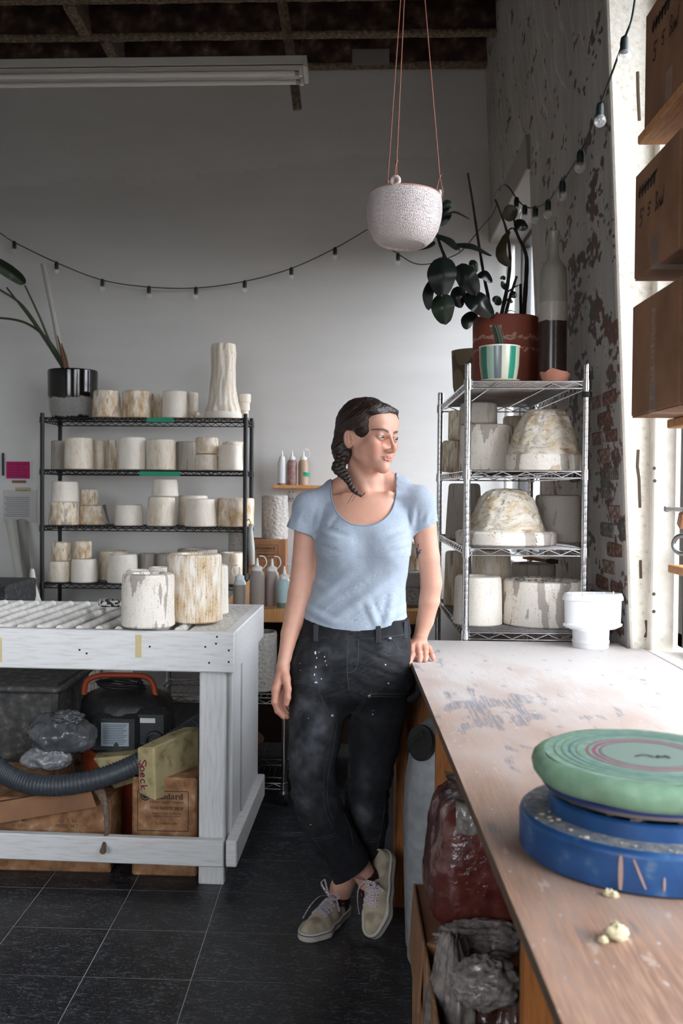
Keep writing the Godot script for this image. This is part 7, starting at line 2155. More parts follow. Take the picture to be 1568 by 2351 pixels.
	for c: Array in [
		[[Vector3(-0.1981, 0.8235, -3.0700), Vector3(-0.2188, 0.7644, -3.0450), Vector3(-0.2205, 0.7261, -3.0350), Vector3(-0.2120, 0.6982, -3.0400), Vector3(-0.1957, 0.6774, -3.0500)], [0.018, 0.0135, 0.0105, 0.0092, 0.0076]],
		[[Vector3(-0.1984, 0.8225, -3.0750), Vector3(-0.2111, 0.7513, -3.0700), Vector3(-0.2128, 0.7141, -3.0600), Vector3(-0.2035, 0.6874, -3.0650), Vector3(-0.1861, 0.6730, -3.0700)], [0.018, 0.013, 0.0100, 0.0088, 0.0075]],
		[[Vector3(-0.1987, 0.8216, -3.0800), Vector3(-0.2029, 0.7474, -3.0900), Vector3(-0.2051, 0.7143, -3.0850), Vector3(-0.1969, 0.6905, -3.0880), Vector3(-0.1833, 0.6780, -3.0900)], [0.017, 0.012, 0.0095, 0.0085, 0.0073]],
		[[Vector3(-0.1977, 0.8208, -3.0850), Vector3(-0.1959, 0.7493, -3.1080), Vector3(-0.1969, 0.7211, -3.1050), Vector3(-0.1913, 0.7020, -3.1050), Vector3(-0.1802, 0.6912, -3.1050)], [0.015, 0.011, 0.0085, 0.0078, 0.0068]],
		[[Vector3(-0.1981, 0.8262, -3.0700), Vector3(-0.1885, 0.7962, -3.0500), Vector3(-0.1806, 0.7670, -3.0350), Vector3(-0.1814, 0.7416, -3.0280), Vector3(-0.1844, 0.7233, -3.0260)], [0.018, 0.0145, 0.0108, 0.0100, 0.0080]],
	]:
		rh.chain(c[0], c[1])
	var flh := func(p: Vector3) -> float: return smin(arms.d(p), lh.d(p), 0.010)
	var frh := func(p: Vector3) -> float: return smin(arms.d(p), rh.d(p), 0.010)
	# ---- ankles
	var leg := Field.new()
	leg.k = 0.008
	leg.chain([Vector3(0.0040, 0.2505, -3.0600), Vector3(0.0449, 0.2069, -3.0700), Vector3(0.0752, 0.1566, -3.0750), Vector3(0.0863, 0.1084, -3.0700)], [0.036, 0.0345, 0.033, 0.030])
	leg.chain([Vector3(0.0267, 0.1918, -3.1900), Vector3(-0.0132, 0.0874, -3.2000), Vector3(-0.0226, 0.0373, -3.2000), Vector3(-0.0415, 0.0184, -3.1600)], [0.042, 0.035, 0.033, 0.03])
	leg.chain([Vector3(-0.0715, 0.8041, -3.1500), Vector3(-0.0972, 0.4862, -3.0450), Vector3(-0.0653, 0.3501, -3.0500), Vector3(0.0040, 0.2505, -3.0600)], [0.065, 0.048, 0.042, 0.036])
	leg.chain([Vector3(0.0985, 0.8050, -3.1600), Vector3(0.0653, 0.4508, -3.1300), Vector3(0.0616, 0.3159, -3.1600), Vector3(0.0267, 0.1918, -3.1900)], [0.065, 0.048, 0.044, 0.042])
	var flg := func(p: Vector3) -> float: return leg.d(p)
	# ---- skin colour
	var sk := lin("c79681")
	var fr := noise(500, 40.0, 2)
	var hcol := lin("2a1d18")
	var cskin := func(p: Vector3, nn: Vector3) -> Color:
		return sk * (1.0 + 0.05 * fr.get_noise_3dv(p))
	var cheek := lin("c47e6c")
	var lipc := lin("b4716a")
	var chead := func(p: Vector3, nn: Vector3) -> Color:
		var q := hinv * (p - ho)
		var c := sk * (1.0 + 0.05 * fr.get_noise_3dv(p))
		for s: float in [-1.0, 1.0]:
			c = c.lerp(cheek, 0.55 * exp(-(q - Vector3(0.042 * s, -0.032, 0.075)).length_squared() / 0.0006))
			# brows
			var bx := q.x * s
			var by := 0.0160 + 0.0052 * sin(clampf((bx - 0.012) / 0.042, 0.0, 1.0) * 2.6)
			if q.z > 0.03 and bx > 0.011 and bx < 0.056:
				var th := 0.0036 * (1.0 - 0.6 * clampf((bx - 0.03) / 0.026, 0.0, 1.0))
				c = c.lerp(lin("3a241b"), clampf(1.3 - absf(q.y - by) / th * 0.8, 0.0, 0.85))
			# lash line and lid rims
			var e := q - Vector3(0.0330 * s, -0.001, 0.0738)
			if e.z > 0.0 and e.length() < 0.0200:
				var al := almond(e)
				if e.y > -0.0003:
					c = c.lerp(lin("2e1c16"), clampf(1.0 - absf(al - 0.10) * 2.6, 0.0, 0.9))
				else:
					c = c.lerp(lin("8a5d4e"), clampf(1.0 - absf(al - 0.12) * 3.0, 0.0, 0.5))
			# nostrils
			if nn.dot(hb.y) < -0.35:
				c = c.lerp(lin("5a2e25"), clampf(1.3 - (q - Vector3(0.0058 * s, -0.0458, 0.0990)).length() / 0.0034, 0.0, 0.8))
		var ld := minf(lips.d(q), lip2.d(q))
		c = c.lerp(lipc, clampf(0.85 - ld / 0.0014, 0.0, 0.85))
		c = c.lerp(lin("84504a"), clampf(1.1 - absf(q.y + 0.0645 - 5.2 * q.x * q.x) / 0.0010, 0.0, 0.7) * (1.0 if absf(q.x) < 0.0285 and q.z > 0.07 else 0.0))
		c = c.lerp(lin("c27d68"), 0.5 * exp(-(q - Vector3(0, -0.042, 0.115)).length_squared() / 0.00025))
		if fr.get_noise_3dv(p * 3.0 + Vector3(9, 9, 9)) > 0.52 and q.z > 0.04:
			c = c.lerp(lin("a8735d"), 0.18)
		# scalp under the hair
		return c
	var chand := func(p: Vector3, nn: Vector3) -> Color:
		return sk.lerp(lin("c07a66"), 0.35 + 0.2 * fr.get_noise_3dv(p)) * 0.98
	var bh := AABB(ho - Vector3(0.13, 0.15, 0.16), Vector3(0.26, 0.32, 0.32))
	var bl := AABB(Vector3(0.2268, 0.8641, -3.1500) - Vector3(0.075, 0.065, 0.10), Vector3(0.15, 0.11, 0.18))
	var br := AABB(Vector3(-0.2030, 0.7488, -3.0700) - Vector3(0.06, 0.09, 0.075), Vector3(0.12, 0.175, 0.15))
	W.flesh = [MB.new(), MB.new(), MB.new(), MB.new(), MB.new(), MB.new()]
	W.ho = ho
	W.hb = hb
	W.fbody = fbody
	W.fhead = fhead
	var bf := AABB(Vector3(0.1179, 1.5154, -3.0550) - Vector3(0.052, 0.052, 0.06), Vector3(0.104, 0.104, 0.10))
	later(func() -> void: nets(W.flesh[1], fhead, bh.position, bh.end, 0.0028, chead, [bf.grow(-0.006)]))
	later(func() -> void: nets(W.flesh[5], fhead, bf.position, bf.end, 0.0014, chead))
	later(func() -> void:
		nets(W.flesh[0], fbody, Vector3(-0.2723, 0.7452, -3.1500) + Vector3(0, 0, -0.2), Vector3(0.3543, 1.4567, -3.1500) + Vector3(0, 0, 0.26), 0.0075, cskin, [bh.grow(-0.02), bl.grow(-0.016), br.grow(-0.016)], 0.006)
		nets(W.flesh[2], flh, bl.position, bl.end, 0.0026, chand)
		nets(W.flesh[3], frh, br.position, br.end, 0.0026, chand)
		nets(W.flesh[4], flg, Vector3(-0.2004, -0.0245, -3.2000) + Vector3(0, 0, -0.12), Vector3(0.2205, 0.8723, -3.1000) + Vector3(0, 0, 0.16), 0.0062, cskin))
	hair_start(ho, hb, hinv)
	shirt_start(body, chest, arms)
	jeans_start()
	shoes_start()

func person_finish() -> void:
	for j in jobs:
		WorkerThreadPool.wait_for_task_completion(j)
	var who := thing("person", "woman in a light blue t-shirt and black work jeans leaning against the worktop, looking aside", "person")
	var ho: Vector3 = W.ho
	var hb: Basis = W.hb
	var fbody: Callable = W.fbody
	var mb: MB = W.flesh[0]
	for k in range(1, 6):
		mb.join(W.flesh[k])
	var sm := mat(Color.WHITE, 0.5)
	sm.vertex_color_use_as_albedo = true
	sm.subsurf_scatter_enabled = true
	sm.subsurf_scatter_strength = 0.12
	part("body", mb.done(), sm, who)
	# nails
	# ---- eyes
	var iris := mat(h("3d3524"), 0.12)
	for s: float in [-1.0, 1.0]:
		var c := Vector3(0.0330 * s, -0.001, 0.0738)
		var look := Vector3(0.12, -0.03, 0.98).normalized()
		var eb := MB.new()
		eb.ball(ho + hb * c, Vector3.ONE * 0.0140, 32, 24)
		var ey := part("eyeball", eb.done(), mat(h("bdb2ab"), 0.12), who)
		var ib := MB.new()
		var fb := Basis(Quaternion(Vector3.UP, look))
		ib.lathe([Vector2(0.0068, 0.0122), Vector2(0.0066, 0.0127), Vector2(0.004, 0.0138), Vector2(0.0, 0.0143)], 24, ho + hb * c, null, hb * fb)
		part("iris", ib.done(), iris, ey)
		var pb := MB.new()
		pb.lathe([Vector2(0.0031, 0.0138), Vector2(0.0029, 0.01425), Vector2(0, 0.0146)], 20, ho + hb * c, null, hb * fb)
		part("pupil", pb.done(), mat(h("080808"), 0.05), ey)
	var lobe := on(W.fhead, Vector3(0.0048, 1.5049, -2.9500))
	if lobe.is_finite():
		var er := MB.new()
		var rg := []
		for k in 16:
			rg.append(lobe + Vector3(0.0028 * cos(TAU * k / 16), -0.002 + 0.0034 * sin(TAU * k / 16), 0.0005))
		er.tube(rg, 0.0005, 6, false, true)
		part("earring", er.done(), mat(h("b08a4a"), 0.3, 1.0), who)
	hair(who)
	shirt(who)
	jeans(who)
	shoes(who)
	# tattoo on the inner upper arm
	var tat := MB.new()
	for l: Array in [[Vector3(0.1984, 1.1409, -2.9500), Vector3(0.2045, 1.1680, -2.9500), Vector3(0.2042, 1.1938, -2.9500), Vector3(0.2078, 1.2222, -2.9500)], [Vector3(0.1952, 1.2001, -2.9500), Vector3(0.2016, 1.1963, -2.9500), Vector3(0.2055, 1.1912, -2.9500)], [Vector3(0.2156, 1.2042, -2.9500), Vector3(0.2093, 1.1990, -2.9500), Vector3(0.2042, 1.1912, -2.9500)], [Vector3(0.2015, 1.2092, -2.9500), Vector3(0.2029, 1.1989, -2.9500), Vector3(0.2043, 1.1861, -2.9500)], [Vector3(0.1967, 1.1795, -2.9500), Vector3(0.2018, 1.1822, -2.9500), Vector3(0.2056, 1.1796, -2.9500)], [Vector3(0.2132, 1.1965, -2.9500), Vector3(0.2081, 1.1912, -2.9500), Vector3(0.2044, 1.1783, -2.9500)]]:
		var p := []
		for q: Vector3 in curve(l, 3):
			var g := on(fbody, q)
			if g.is_finite():
				p.append(g)
		tat.tube(p, 0.0013 if l.size() > 3 else 0.0016, 5)
	part("tattoo", tat.done(), mat(h("2f343c"), 0.6), who)

# inside the opening of the eye below zero
func almond(c: Vector3) -> float:
	var t := c.x / 0.0136
	var up := 0.0049 * (1.0 - t * t)
	var lo := 0.0035 * (1.0 - t * t)
	return (c.y - up if c.y > 0.0 else -c.y - lo) / 0.0046

func hair_start(ho: Vector3, hb: Basis, hinv: Basis) -> void:
	var hn := noise(510, 9.0, 3)
	hn.fractal_type = FastNoiseLite.FRACTAL_RIDGED
	var hn2 := noise(511, 16.0, 2)
	var f := func(p: Vector3) -> float:
		var q := hinv * (p - ho)
		var d := ell(q, Vector3(-0.001, 0.035, -0.018), Vector3(0.0815, 0.0905, 0.1045))
		if d > 0.10:
			return d
		# gathered low behind her right ear
		d = smin(d, ell(q, Vector3(-0.030, -0.038, -0.066), Vector3(0.05, 0.05, 0.042)), 0.03)
		d = smin(d, ell(q, Vector3(-0.052, -0.062, -0.052), Vector3(0.026, 0.034, 0.026)), 0.02)
		# side-swept wave over the brow
		d = smin(d, ell(q, Vector3(-0.030, 0.078, 0.050), Vector3(0.045, 0.020, 0.028)), 0.02)
		d = smin(d, ell(q, Vector3(0.018, 0.085, 0.050), Vector3(0.045, 0.014, 0.028)), 0.02)
		d = smin(d, ell(q, Vector3(0.052, 0.060, 0.038), Vector3(0.022, 0.032, 0.028)), 0.016)
		d = smin(d, ell(q, Vector3(-0.066, 0.045, 0.024), Vector3(0.018, 0.040, 0.026)), 0.016)
		# strands run from the parting back and down
		var u := q.y * 26.0 + q.z * 34.0
		var w := atan2(q.x, q.y - 0.02) * 5.0
		d += 0.0030 * (hn.get_noise_3d(q.x * 2.2 + 3.0, (q.y * 0.9 - q.z * 0.55) * 3.2, (q.z * 0.5 + q.y * 0.2) * 1.2) - 0.2) + 0.0010 * hn2.get_noise_3d(q.x * 5.0, (q.y - q.z * 0.6) * 7.0, q.z * 1.2)
		# face and ears stay free
		var cut := ell(q, Vector3(0.002, -0.032, 0.096), Vector3(0.074, 0.106, 0.086)) - 0.004 * hn2.get_noise_3d(q.x * 3.0, q.y * 3.0, q.z * 3.0)
		d = smax(d, -cut, 0.006)
		for s: float in [-1.0, 1.0]:
			d = smax(d, -ell(q, Vector3(0.083 * s, -0.016, -0.006), Vector3(0.022, 0.032, 0.021)), 0.006)
		d = smax(d, -ell(q, Vector3(0.0, -0.10, 0.0), Vector3(0.046, 0.045, 0.06)), 0.008)
		return d
	W.hair = MB.new()
	later(func() -> void: nets(W.hair, f, ho - Vector3(0.14, 0.13, 0.14), ho + Vector3(0.14, 0.15, 0.14), 0.0028, null, [], 0.006))

func hair(who: Node3D) -> void:
	var hm := tri_mat(ntex(512, 0.03, 512, 4, [0.0, h("140d0b"), 0.5, h("271a15"), 0.8, h("3a271f"), 1.0, h("523a2e")]), 0.12, 0.48, M.fine, 0.03)
	hm.anisotropy_enabled = false
	part("hair", W.hair.done(), hm, who)
	# plait over her right shoulder
	var path := [Vector3(-0.0209, 1.5083, -3.1300), Vector3(-0.0233, 1.4873, -3.1150), Vector3(-0.0244, 1.4693, -3.1050), Vector3(-0.0323, 1.4501, -3.0950), Vector3(-0.0253, 1.4351, -3.0850), Vector3(-0.0131, 1.4229, -3.0750), Vector3(-0.0049, 1.4108, -3.0650), Vector3(0.0033, 1.3961, -3.0550), Vector3(0.0127, 1.3801, -3.0480), Vector3(0.0247, 1.3696, -3.0420), Vector3(0.0407, 1.3578, -3.0400)]
	var rad := [0.019, 0.0165, 0.0175, 0.0195, 0.0175, 0.015, 0.0105, 0.0095, 0.0098, 0.008, 0.002]
	var sp := curve(path, 8)
	var pb := MB.new()
	for s in 3:
		var pts := []
		var rr := []
		for k in sp.size():
			var t := float(k) / (sp.size() - 1)
			var fk := t * 10.0
			var r := lerpf(rad[int(fk)], rad[mini(int(fk) + 1, 10)], fk - int(fk))
			var ph := k * 0.36 + TAU * s / 3.0
			var amp := r * (0.62 if t < 0.66 else 0.35)
			pts.append(sp[k] + Vector3(cos(ph) * amp, 0.12 * amp * sin(ph * 2.0), sin(ph * 2.0) * amp * 0.6))
			rr.append(r * (0.60 + 0.08 * sin(ph)))
		pb.tube(pts, rr, 12)
	part("plait", pb.done(), hm, who)
	var ws := MB.new()
	for e: Array in [[[Vector3(0.0194, 1.3749, -3.0400), Vector3(0.0076, 1.3562, -3.0350), Vector3(-0.0029, 1.3376, -3.0350)], 0.0007], [[Vector3(0.0260, 1.3683, -3.0400), Vector3(0.0155, 1.3523, -3.0300), Vector3(0.0090, 1.3430, -3.0300)], 0.0007], [[Vector3(0.0341, 1.3617, -3.0400), Vector3(0.0433, 1.3631, -3.0350), Vector3(0.0498, 1.3711, -3.0350)], 0.0012], [[Vector3(-0.0148, 1.4635, -3.0900), Vector3(-0.0053, 1.4526, -3.0800), Vector3(0.0015, 1.4513, -3.0800)], 0.0006], [[Vector3(-0.0162, 1.4689, -3.0900), Vector3(-0.0054, 1.4633, -3.0800), Vector3(0.0001, 1.4553, -3.0800)], 0.0006]]:
		ws.tube(curve(e[0], 4), e[1], 4)
	part("loose_strands", ws.done(), hm, who)

func shirt_start(body: Field, chest: Stack, arms: Field) -> void:
	var st := Stack.new()
	var z := 3.15
	st.set_rows([[0.9084, 0.0228, -3.15, 0.166, 0.118], [0.9469, 0.0224, -3.15, 0.168, 0.122], [0.9772, 0.0221, -3.15, 0.1675, 0.120], [1.0157, 0.0259, -3.15, 0.159, 0.114], [1.0843, 0.0362, -3.15, 0.1465, 0.108], [1.1461, 0.0452, -3.15, 0.1445, 0.112], [1.1940, 0.0475, -3.15, 0.148, 0.117], [1.2557, 0.0483, -3.152, 0.149, 0.108], [1.3036, 0.0492, -3.158, 0.146, 0.094], [1.3446, 0.0489, -3.168, 0.118, 0.078], [1.3747, 0.0486, -3.178, 0.075, 0.060], [1.4020, 0.0483, -3.178, 0.03, 0.03]])
	var sh := Field.new()
	sh.k = 0.02
	sh.chain([Vector3(0.0522, 1.3776, -3.1850), Vector3(-0.0351, 1.3547, -3.1800), Vector3(-0.1178, 1.3251, -3.1650)], [0.056, 0.052, 0.050])
	sh.chain([Vector3(0.0578, 1.3777, -3.1850), Vector3(0.1381, 1.3589, -3.1800), Vector3(0.2133, 1.3431, -3.1650)], [0.056, 0.052, 0.050])
	var sl := Field.new()
	sl.k = 0.01
	sl.chain([Vector3(-0.1217, 1.3154, -3.1600), Vector3(-0.1484, 1.2436, -3.1500), Vector3(-0.1619, 1.2048, -3.1500)], [0.049, 0.0475, 0.047])
	sl.chain([Vector3(0.2175, 1.3293, -3.1650), Vector3(0.2416, 1.2606, -3.1650), Vector3(0.2544, 1.2220, -3.1650)], [0.049, 0.0455, 0.045])
	var le := Vector3(-0.1486, 1.2454, -3.1400)
	var ln := Vector3(-0.34, -0.94, 0.0).normalized()
	var re := Vector3(0.2411, 1.2625, -3.1500)
	var rn := Vector3(0.46, -0.89, 0.0).normalized()
	var bl := Vector3(-0.0191, 1.1942, -3.0750)
	var brr := Vector3(0.1111, 1.1983, -3.0750)
	var nc := Vector3(0.0467, 1.3885, -3.1000)
	var px := 1.0 / 733.0
	var fold := []
	for e: Array in [[727, 1222, 800, 1246, 9, 0.0035], [732, 1240, 790, 1256, 8, 0.003], [942, 1226, 880, 1240, 9, 0.0038], [938, 1244, 890, 1256, 8, 0.003], [905, 1325, 770, 1410, 13, 0.0038], [880, 1345, 740, 1440, 12, 0.003], [825, 1300, 712, 1392, 12, 0.0035], [842, 1370, 868, 1440, 9, 0.0028], [905, 1360, 885, 1440, 10, 0.003], [700, 1400, 780, 1428, 9, 0.0035], [930, 1396, 870, 1430, 9, 0.0035], [722, 1345, 760, 1350, 10, 0.0025], [735, 1170, 722, 1225, 7, 0.003], [948, 1165, 946, 1220, 7, 0.003], [770, 1180, 740, 1215, 8, 0.002], [690, 1180, 680, 1215, 7, 0.002], [985, 1180, 975, 1205, 7, 0.002]]:
		fold.append([Vector2(e[0], e[1]), Vector2(e[2], e[3]), e[4], e[5]])
	var fld := PackedFloat32Array()
	var o3 := Vector3(0.0215, 1.1454, -3.0500)
	var fp := []
	for e: Array in fold:
		fp.append([Vector2((e[0].x - 815.0) * px + o3.x, o3.y - (e[0].y - 1300.0) * px), Vector2((e[1].x - 815.0) * px + o3.x, o3.y - (e[1].y - 1300.0) * px), e[2] * px, e[3]])
	var cn := noise(520, 4.5, 3)
	var f := func(p: Vector3) -> float:
		var d := st.d(p)
		if p.y > o3.y + 0.03:
			d = smin(d, sh.d(p), 0.03)
			d = smin(d, minf(body.d(p), chest.d(p)) - 0.006, 0.008)
			var ds := maxf(minf(sl.d(p), arms.d(p) - 0.006), (p - le).dot(ln) if p.x < o3.x else (p - re).dot(rn))
			d = smin(d, ds, 0.022)
		if d > 0.08:
			return d
		d = smin(d, ell(p, bl, Vector3(0.056, 0.058, 0.05)), 0.05)
		d = smin(d, ell(p, brr, Vector3(0.054, 0.058, 0.05)), 0.05)
		d += 0.004 * cn.get_noise_3d(p.x * 1.3 + p.y * 0.9, p.y * 0.8 - p.x * 0.5, p.z)
		if d < 0.014 and p.z > -3.17:
			for e: Array in fp:
				var a: Vector2 = e[0]
				var ab: Vector2 = e[1] - a
				var q := Vector2(p.x, p.y) - a
				var t := clampf(q.dot(ab) / ab.length_squared(), 0.0, 1.0)
				var w: float = (q - ab * t).length() / e[2]
				if w < 2.2:
					d -= 1.5 * e[3] * (exp(-w * w) - 0.45 * exp(-(w - 1.4) * (w - 1.4) * 2.0)) * sin(PI * clampf(t * 0.9 + 0.05, 0.0, 1.0))
		# hem, sleeve ends, neckline
		var hx := (p.x - o3.x) / 0.165
		d = maxf(d, (o3.y - (144.0 - 22.0 * hx * hx) * px) - p.y)
		var nx := (p.x - nc.x) / 0.1015
		var ny := (p.y - nc.y) / 0.1175
		var cut := 1e9
		if p.y > nc.y:
			cut = (absf(nx) - 1.0) * 0.1
		else:
			cut = (pow(pow(absf(nx), 2.3) + pow(absf(ny), 2.3), 1.0 / 2.3) - 1.0) * 0.1
		if p.z < -3.19:
			cut = maxf(cut, nc.y - 0.01 - p.y)
		return maxf(d, -cut)
	W.shirt = MB.new()
	W.fshirt = f
	W.nc = nc
	later(func() -> void: nets(W.shirt, f, Vector3(-0.2177, 0.8922, -3.1500) + Vector3(0, 0, -0.18), Vector3(0.3068, 1.4358, -3.1500) + Vector3(0, 0, 0.24), 0.0052, null, [], 0.008))

func shirt(who: Node3D) -> void:
	var f: Callable = W.fshirt
	var nc: Vector3 = W.nc
	var sm := tri_mat(ntex(521, 0.02, 512, 4, [0.0, h("8c97a5"), 0.4, h("98a3b1"), 0.7, h("a0abb8"), 1.0, h("afb8c2")]), 0.2, 0.9, ntex(522, 0.12, 512, 3), 0.05)
	sm.uv1_scale = Vector3(7.0, 28.0, 7.0)
	sm.rim_enabled = true
	sm.rim = 0.3
	sm.rim_tint = 0.5
	part("t_shirt", W.shirt.done(), sm, who)
	# rolled edge of the neckline, hems
	var trim := mat(h("8497ad"), 0.9)
	var nl := []
	for e: Array in [[762.5, 1116], [761, 1138], [763.5, 1162], [777, 1182], [800, 1197], [828, 1204], [856, 1197], [878, 1180], [895, 1156], [905, 1130], [908.5, 1108]]:
		nl.append(e)
	var ring := []
	for k in 41:
		var a := PI * k / 40.0
		var nx := -cos(a)
		var sx := signf(nx) * pow(absf(nx), 2.0 / 2.3)
		var q := Vector3(nc.x + sx * 0.1025, nc.y - pow(sin(a), 2.0 / 2.3) * 0.1185, -2.9)
		ring.append(hit(f, q, Vector3(0, 0, -1)))
	var tb := MB.new()
	var ok := []
	for q: Vector3 in ring:
		if q.is_finite() and q.z > -3.3:
			ok.append(q + Vector3(0, 0, -0.0005))
	if ok.size() > 3:
		tb.tube(ok, 0.0022, 6)
	part("neck_binding", tb.done(), trim, who)

func jeans_start() -> void:
	var hips := Stack.new()
	hips.set_rows([[0.6917, 0.0138, -3.14, 0.08, 0.06], [0.7222, 0.0121, -3.14, 0.13, 0.10], [0.7472, 0.0119, -3.14, 0.175, 0.124], [0.7778, 0.0144, -3.145, 0.1935, 0.130], [0.8471, 0.0179, -3.15, 0.1905, 0.130], [0.9025, 0.0215, -3.15, 0.1805, 0.123], [0.9441, 0.0239, -3.15, 0.172, 0.115], [0.9745, 0.0237, -3.15, 0.168, 0.112]])
	var L := Field.new()
	L.k = 0.008
	L.chain([Vector3(-0.0874, 0.7799, -3.1300), Vector3(-0.0889, 0.7013, -3.1100), Vector3(-0.0976, 0.6013, -3.0700), Vector3(-0.1042, 0.5198, -3.0450), Vector3(-0.0967, 0.4622, -3.0350), Vector3(-0.0815, 0.4087, -3.0350), Vector3(-0.0558, 0.3520, -3.0450), Vector3(-0.0286, 0.2968, -3.0500), Vector3(-0.0013, 0.2441, -3.0550), Vector3(0.0193, 0.1952, -3.0600)], [0.092, 0.0900, 0.081, 0.0705, 0.0725, 0.0735, 0.071, 0.069, 0.066, 0.060])
	var R := Field.new()
	R.k = 0.008
	R.chain([Vector3(0.1057, 0.7773, -3.1600), Vector3(0.0993, 0.6959, -3.1500), Vector3(0.0860, 0.5896, -3.1300), Vector3(0.0770, 0.5023, -3.1200), Vector3(0.0655, 0.4247, -3.1250), Vector3(0.0613, 0.3332, -3.1500), Vector3(0.0484, 0.2542, -3.1750), Vector3(0.0381, 0.1807, -3.1900)], [0.098, 0.092, 0.080, 0.0705, 0.0705, 0.0725, 0.075, 0.0765])
	var cuff := Vector3(0.0179, 0.2006, -3.0600)
	var cdir := Vector3(0.56, -0.82, 0.05).normalized()
	var hem2 := Vector3(0.0408, 0.1850, -3.1900)
	var wn := noise(530, 5.0, 3)
	var wr := noise(531, 7.0, 2)
	wr.fractal_type = FastNoiseLite.FRACTAL_RIDGED
	var yw0: float = 0.9299
	var yc: float = 0.7563
	var f := func(p: Vector3) -> float:
		var dl := L.d(p)
		var dr := R.d(p)
		# cuffs
		dl = maxf(dl, (p - cuff).dot(cdir) - 0.001)
		dr = maxf(dr, hem2.y - p.y)
		var hd := hips.d(p)
		var d := smin(dl, dr, 0.004 if p.y < yc - 0.06 else 0.025)
		d = smin(d, hd, 0.04)
		if d > 0.06:
			return d
		# rolled cuff of the front leg
		var t := (p - cuff).dot(cdir)
		if t > -0.046 and dl < 0.03:
			d -= 0.0032 * clampf((t + 0.046) / 0.004, 0.0, 1.0)
		# waistband
		if p.y > yw0 - 0.004:
			d -= 0.0022 * clampf((p.y - yw0 + 0.004) / 0.004, 0.0, 1.0)
		elif p.y > yc - 0.02:
			# whiskers across the hips
			d += 0.0032 * wr.get_noise_3d(p.x * 0.9, p.y * 3.6 + absf(p.x - 0.01) * 1.2, p.z)
		else:
			var kn := exp(-pow((p.y - 0.44) / 0.10, 2.0)) + 1.5 * exp(-pow((p.y - 0.20) / 0.09, 2.0))
			var fade := clampf(-((p - cuff).dot(cdir) + 0.045) / 0.03, 0.0, 1.0) * clampf((p.y - hem2.y - 0.005) / 0.03, 0.0, 1.0)
			d += fade * (0.0022 + 0.0045 * kn) * wr.get_noise_3d(p.x * 1.0, p.y * 2.6 + p.x * 1.4, p.z * 1.2) + fade * 0.0035 * wn.get_noise_3d(p.x, p.y * 1.3, p.z)
		return d
	var base := lin("131417")
	var light := lin("54565c")
	var cn := noise(532, 9.0, 4)
	var cn2 := noise(533, 28.0, 3)
	var spots := []
	for e: Array in [[Vector3(0.0566, 0.3691, -3.0500), 0.030, 1.3, 1.0], [Vector3(-0.1254, 0.6210, -2.9900), 0.075, 0.75, 1.6], [Vector3(0.0542, 0.4879, -3.0500), 0.022, 0.45, 2.2], [Vector3(-0.1075, 0.8044, -3.0000), 0.05, 0.42, 0.5], [Vector3(-0.0817, 0.8842, -3.0000), 0.07, 0.32, 0.35], [Vector3(0.1088, 0.8871, -3.0000), 0.07, 0.30, 0.35], [Vector3(0.0065, 0.8789, -3.0000), 0.02, 0.45, 2.5], [Vector3(-0.1240, 0.4487, -2.9900), 0.04, 0.25, 1.0], [Vector3(-0.0772, 0.3701, -2.9900), 0.03, 0.3, 0.8], [Vector3(-0.0492, 0.9243, -3.0000), 0.06, 0.18, 0.4]]:
		spots.append(e)
	var colf := func(p: Vector3, nn: Vector3) -> Color:
		var a := cn.get_noise_3dv(p)
		var g := cn2.get_noise_3d(p.x, p.y * 0.7, p.z)
		var k := 0.02 + 0.10 * g
		# wear on raised threads of the whiskers
		if p.y > yc - 0.1:
			k += 0.20 * clampf(-wr.get_noise_3d(p.x * 0.9, p.y * 3.6 + absf(p.x - 0.01) * 1.2, p.z) + 0.1, 0.0, 1.0) * clampf(nn.z, 0.0, 1.0)
		for e: Array in spots:
			var q: Vector3 = p - e[0]
			q.y /= e[3]
			var r: float = e[1]
			k += e[2] * exp(-(q.x * q.x + q.y * q.y) / (r * r)) * clampf(0.7 + 0.9 * a + 0.5 * g, 0.0, 1.3) * clampf(nn.z * 1.5, 0.0, 1.0) * (1.0 if absf(q.z) < 0.12 else 0.0)
		k *= 0.75 + 0.9 * clampf(a + 0.2, -0.3, 1.0)
		return base.lerp(light, clampf(k, 0.0, 1.0))
	W.jeans = MB.new()
	W.fjeans = f
	later(func() -> void: nets(W.jeans, f, Vector3(-0.2259, 0.0952, -3.1500) + Vector3(0, 0, -0.17), Vector3(0.2570, 0.9888, -3.1500) + Vector3(0, 0, 0.24), 0.0062, colf, [], 0.008))

